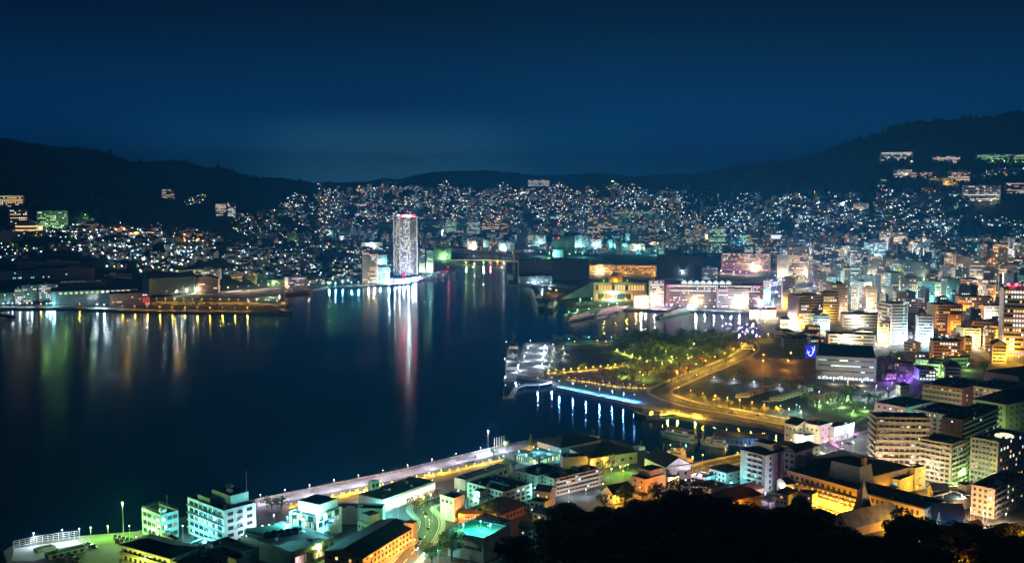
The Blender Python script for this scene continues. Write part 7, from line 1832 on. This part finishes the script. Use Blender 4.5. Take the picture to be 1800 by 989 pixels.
ship((510, 552), (486, 545), 8, 3, H_BLK, 'small dark tug at the tip of the jetty', [(.2, .6, .75, 0, 3, .4)], [(.4, 3, 7)])
ship((508, 538), (488, 536), 7, 2.5, H_BLK, 'second dark tug behind the jetty tip', [(.2, .6, .75, 0, 3, .4)], [(.4, 3, 6)])
ship((24, 557), (-6, 552), 7, 2, H_BLK, 'dark workboat at the left edge of the harbour', [(.3, .6, .7, 0, 2.6, .2)], [(.5, 2.6, 4)])
for i, (x, y) in enumerate(((246, 549), (262, 551), (278, 550), (290, 552))): ship((x + 8, y), (x - 5, y), 4, 1.2, H_GREY, 'small moored skiff at the foot of the jetty', [(.3, .6, .6, 0, 1.5, 0)], [], 'skiffs at the foot of the jetty', None, 'skiff')
ship((1300, 806), (1316, 800), 4, 1.2, H_RED, 'small red and white motorboat by the waterfront street', [(.3, .6, .7, 0, 1.3, .2)])
q = G(259, 580, 0); o = thing('buoy', 'lone dark harbour buoy with a small light', 'buoy', q); mb = MB(); mb.lathe((0, 0, 0), [(1.6, -.5), (1.6, .8), (.5, 1.2), (.25, 3.2)], 10); mb.build('float', H_BLK, o); mb = MB(); mb.octa((0, 0, 3.6), .6); mb.build('lamp_head', LEM['C'], o)
# boathouse pier with blue posts
a_, b_ = G(1252, 779, 0), G(1345, 788, 0); dd = (b_ - a_).normalized(); nn = Vector((-dd.y, dd.x, 0))
o = thing('boathouse', 'blue fronted floating boathouse with a flat dark roof', 'boathouse', a_)
mb = MB(); L_ = (b_ - a_).length; c = a_ + dd * L_ / 2 + nn * 9; mb.obox(c, dd, nn, L_ / 2, 8, -.5, .8); mb.build('pontoon', M_CONC, o, a_)
mb = MB(); mb.obox(c, dd, nn, L_ / 2, 8, 5.2, 5.8); mb.build('roof', roof('slate'), o, a_)
for k in range(13): q = a_ + dd * L_ * k / 12 + nn * 1.4; mb = MB(); mb.obox(q, dd, nn, .35, .35, .8, 5.19); mb.build('post', mat('blue_post', (.12, .3, .5), .6), o, a_)
mb = MB(); mb.obox(c + nn * 4, dd, nn, L_ / 2 - 1, 3, .8, 5.1); mb.build('wall', wall('blue'), o, a_)
lamp(a_ + dd * L_ * .45 + nn * 8 + Vector((0, 0, 5.8)), 'Y', 1500, 4, None, 'yellow lamp above the boathouse roof', head=.5); lamp(a_ + dd * L_ * .8 - nn * 3, 'B', 3500, 5, None, 'blue lamp before the boathouse posts', head=.4)
lamp(G(904, 650, 0) + Vector((-9, 0, 0)), 'W', 6000, 11, 'lamps added to brighten the patrol ship', 'white lamp added beside the stern to brighten the patrol ship', head=.4); lamp(G(905, 622, 0) + Vector((-9, 0, 0)), 'C', 8000, 13, 'lamps added to brighten the patrol ship', 'warm lamp added beside the mast to brighten the patrol ship', head=.4)  # lamps added beside the hull to brighten the ship
lamp(G(907, 664, 0), 'W', 3500, 7, 'lamps added to brighten the patrol ship', 'white lamp added on the water to brighten the patrol ship stern', head=.3)  # stands on the water, added to make the stern pale
# gangway and its pontoons
o = thing('gangway', 'white zigzag landing gangway with railings below the pale quay', 'pier', G(969, 669, 2))
pw = [G(x, y, 2.4) for x, y in ((970, 671), (948, 676), (922, 676), (907, 682), (897, 698))]; of = G(969, 669, 2)
for p, q in zip(pw, pw[1:]):
    d = (q - p).normalized(); n = Vector((-d.y, d.x, 0)); mb = MB(); c = (p + q) / 2; mb.obox(c, d, n, (q - p).length / 2 + .8, 1.8, 2.0, 2.4); mb.build('walkway', M_WHITEP, o, of)
    for s in (-1, 1): mb = MB(); mb.tube(p + n * 1.7 * s + Vector((0, 0, 1.1)), q + n * 1.7 * s + Vector((0, 0, 1.1)), .1, 4); mb.tube(p + n * 1.7 * s, p + n * 1.7 * s + Vector((0, 0, 1.1)), .1, 4); mb.build('railing', M_WHITEP, o, of)
    mb = MB(); mb.tube(p - Vector((0, 0, 5)), p - Vector((0, 0, .1)), .5, 8); mb.build('pile', M_CONC, o, of)
for x, y, t in ((895, 669, 'upper'), (894, 699, 'lower')):
    q = G(x, y, 0); o = thing('landing_pontoon', t + ' of two dark landing pontoons at the zigzag gangway', 'pontoon', q); mb = MB(); mb.box((0, 0, .4), (10, 6, 1.6)); mb.build('float', M_CONC, o)
    mb = MB(); mb.tube((4, 2, 0), (4, 2, 5), .3, 6); mb.tube((-4, 2, 0), (-4, 2, 5), .3, 6); mb.build('pile', M_METAL, o)
# pier below the yellow road
a_, b_ = G(1160, 727, 1.5), G(1218, 722, 1.5); o = thing('jetty', 'narrow blue grey boat jetty below the waterside road', 'pier', a_); dd = (b_ - a_).normalized(); mb = MB(); mb.obox((a_ + b_) / 2, dd, Vector((-dd.y, dd.x, 0)), (b_ - a_).length / 2, 1.8, .9, 1.5); mb.build('deck', M_CONC, o, a_)
for k in range(6): q = a_.lerp(b_, k / 5); mb = MB(); mb.tube((q.x, q.y, -2), (q.x, q.y, .89), .35, 6); mb.build('pile', M_METAL, o, a_)
for x, y, c in ((1164, 733, 'Y'), (1174, 733, 'Y'), (1191, 734, 'Y'), (1222, 737, 'Y')): lamp(G(x, y, 0), c, 6500, 4, 'yellow lamps standing at the boat moorings', 'yellow lamp at the boat moorings below the road', head=.5)

# ================================================================== bridges and small structures
def bridge(pts, z, w, label, piers, group=None):
    pw = [G(x, y, z) for x, y in pts]; o = thing('bridge', label, 'bridge', (pw[0].x, pw[0].y, 0)); of = Vector((pw[0].x, pw[0].y, 0))
    for p, q in zip(pw, pw[1:]):
        d = (q - p).normalized(); n = Vector((-d.y, d.x, 0)); c = (p + q) / 2; mb = MB(); mb.obox(c, d, n, (q - p).length / 2 + .5, w / 2, z - 2, z); mb.build('deck', M_CONC, o, of)
        for s in (-1, 1): mb = MB(); mb.obox(c + n * s * (w / 2 + .16), d, n, (q - p).length / 2 + .5, .15, z - 1.2, z + 1.1); mb.build('parapet', M_WHITEP, o, of)
    for (x, y, r) in piers: q = G(x, y, z); mb = MB(); mb.obox(q, (1, 0), (0, 1), r, r * .8, -3, z - 2.01); mb.build('pier', M_CONC, o, of)
    return o
bridge([(765, 458), (819, 456.5), (862, 457), (930, 460)], 10, 10, 'pale channel bridge on two dark piers', [(819, 456.5, 5), (862, 457, 5)])
for x, y, c in ((819, 467, 'G'), (862, 467, 'R'), (850, 467, 'G')): lamp(G(x, y, 0), c, 30000, 8, None, {'G819': 'green navigation lamp at the left bridge pier', 'R862': 'red navigation lamp at the right bridge pier', 'G850': 'green yellow navigation lamp between the bridge piers'}[c + str(x)], head=1.1, name='navigation_lamp')
W([(800, 462), (880, 463)], 'C', 8000, 5, 'on the channel bridge', head=.7)
bridge([(614, 412), (640, 415), (665, 419), (692, 423)], 13, 12, 'amber lit elevated road left behind the tallest tower', [(625, 413, 3), (650, 417, 3), (678, 421, 3)])
bridge([(735, 424), (770, 430), (810, 438), (850, 443), (905, 449)], 12, 12, 'long elevated road curving to the far river bank', [(760, 428, 3), (790, 434, 3), (830, 441, 3), (880, 446, 3)])
for x, y in along([(616, 412), (692, 423)], 11) + along([(735, 424), (905, 449)], 14):
    lamp(G(x, y, 13), 'Y', 9000, 6, 'yellow lamps on the elevated roads', 'yellow lamp on the elevated road beyond the tallest tower', head=.9)
# flagpoles
for k in range(5):
    q = G(869 + 4.2 * k, 788 - .9 * k, GZ); o = thing('flagpole', 'white flagpole in the row of five by the quay promenade', 'flagpole', q, 'flagpoles by the quay promenade')
    mb = MB(); mb.tube((0, 0, 0), (0, 0, 7), .14, 6, 0, .08); mb.build('pole', M_WHITEP, o); mb = MB(); mb.octa((0, 0, 7.1), .18); mb.build('finial', M_WHITEP, o)
# quay railing and near fence
def rail_line(pts, label, name, h=1.1, gap=3.0, m=M_WHITEP, mesh=False):
    pw = [G(x, y, GZ) for x, y in pts]; of = pw[0]; o = thing(name, label, name, of); mb = MB(); k = 0
    for p, q in zip(pw, pw[1:]):
        n = max(1, int((q - p).length / gap))
        for z in ([h, h * .55] if not mesh else [h, h * .75, h * .5, h * .25]):
            mb.tube(p + Vector((0, 0, z)), q + Vector((0, 0, z)), .05, 4)
    mb.build('rail', m, o, of)
    for p, q in zip(pw, pw[1:]):
        n = max(1, int((q - p).length / gap))
        for i in range(n + 1):
            if k < 98: r = p.lerp(q, i / n); mb = MB(); mb.tube(r, r + Vector((0, 0, h)), .06, 4); mb.build('post', m, o, of); k += 1
rail_line([(449, 880), (700, 829), (868, 788), (924, 777)], 'white railing along the near quay promenade', 'railing', 1.2, 4.5)
rail_line([(24, 964), (75, 953), (140, 945)], 'tall white mesh fence round the near quay yard', 'fence', 3.6, 2.2, M_WHITEP, True)
rail_line([(1095, 705), (1217, 728), (1345, 746)], 'low railing along the waterside road', 'railing', 1.1, 4.0)
for (a, c, d) in ((62, 970, 'tiny flat roofed gatehouse in the fenced quay yard'),): pass
b = near('tiny flat roofed gatehouse in the fenced quay yard', (58, 962), (66, 966), (98, 958), 972, 'white'); b.finish()
b = near('long low grey garage beside the quay gatehouse', (78, 970), (86, 976), (153, 960), 984, 'grey', 'slate'); b.windows('R', 5, 1, 1.6, 1.4, lit=0); b.finish()
b = near('low tan house with a lit orange tile roof in the bottom right corner', (1690, 972), (1735, 990), (1800, 955), 1010, 'ochre', 'tile', 'hip', g=48.0, zr=53.0, rise=3.5); b.finish()
lamp(b.pt(0.2, -0.3, 48), 'O', 2200, 7, None, 'orange lamp by the tile roof in the bottom right corner', head=.3); lamp(b.pt(0.75, 1.25, 48), 'O', 2500, 8, None, 'orange lamp behind the tile roof in the bottom right corner', head=.3)
b = near('small unlit house with a dark hip roof in the hillside trees', (1395, 915), (1432, 924), (1470, 908), 940, 'grey', 'brown', 'hip', g=45.0, zr=49.0, rise=3.0); b.windows('L', 3, 1, 1.2, 1.2, lit=0); b.finish()
b = near('pale dim house half hidden in the hillside trees', (1283, 925), (1312, 934), (1342, 922), 950, 'grey', 'slate', 'hip', g=45.0, zr=49.5, rise=2.5); b.windows('L', 3, 1, 1.2, 1.2, lit=0); b.finish()
# buses in the car park
for row, (x0, y0, n, cols) in enumerate(((1305, 699, 8, 'lit'), (1364, 705, 9, 'pale'))):
    for k in range(n):
        q = G(x0 + 6.6 * k, y0 - 2.1 * k, GZ + .06); m = [M_BUSW, M_BUSW, M_BUSR][(k + row) % 3] if row == 0 else M_BUSW
        o = copy_tree(base_bus); o.location = q; o.rotation_euler = (0, 0, R(-78))
        for ch in o.children:
            if ch.name.startswith('body'): ch.data = ch.data.copy(); ch.data.materials[0] = m
        nm = 'red' if m == M_BUSR else 'white'
        o['label'] = '%s coach parked in the %s slanted row of the car park' % (nm, 'left' if row == 0 else 'right'); o['group'] = 'coaches in the car park'
cars([(1346 + 9 * i, 706 + .6 * i) for i in range(3)] + [(1300, 652), (1306, 650)] + [(1355 + 9 * i, 632 - .3 * i) for i in range(8)], -1.3, 'in the car parks by the yellow road')
cars([(1640 + 10 * i, 638 - .8 * i) for i in range(8)], 1.2, 'in front of the tan hall with white lit windows')
cars([(1490, 780), (1478, 788), (1465, 797), (1500, 768), (1425, 776), (1432, 790)], .6, 'on the tram street')
cars([(1525, 555), (1519, 545), (1530, 535), (1524, 520)], .05, 'on the bright white avenue')
cars([(1250, 665 - 12), (1285, 724), (1330, 731), (1200, 706), (1222, 661)], 1.1, 'on the lit park road')
cars([(738, 950), (752, 932), (748, 905), (730, 965)], .3, 'on the near street')
# people on the lit path are too small to see; bollard lamps mark it instead
build_lamps()
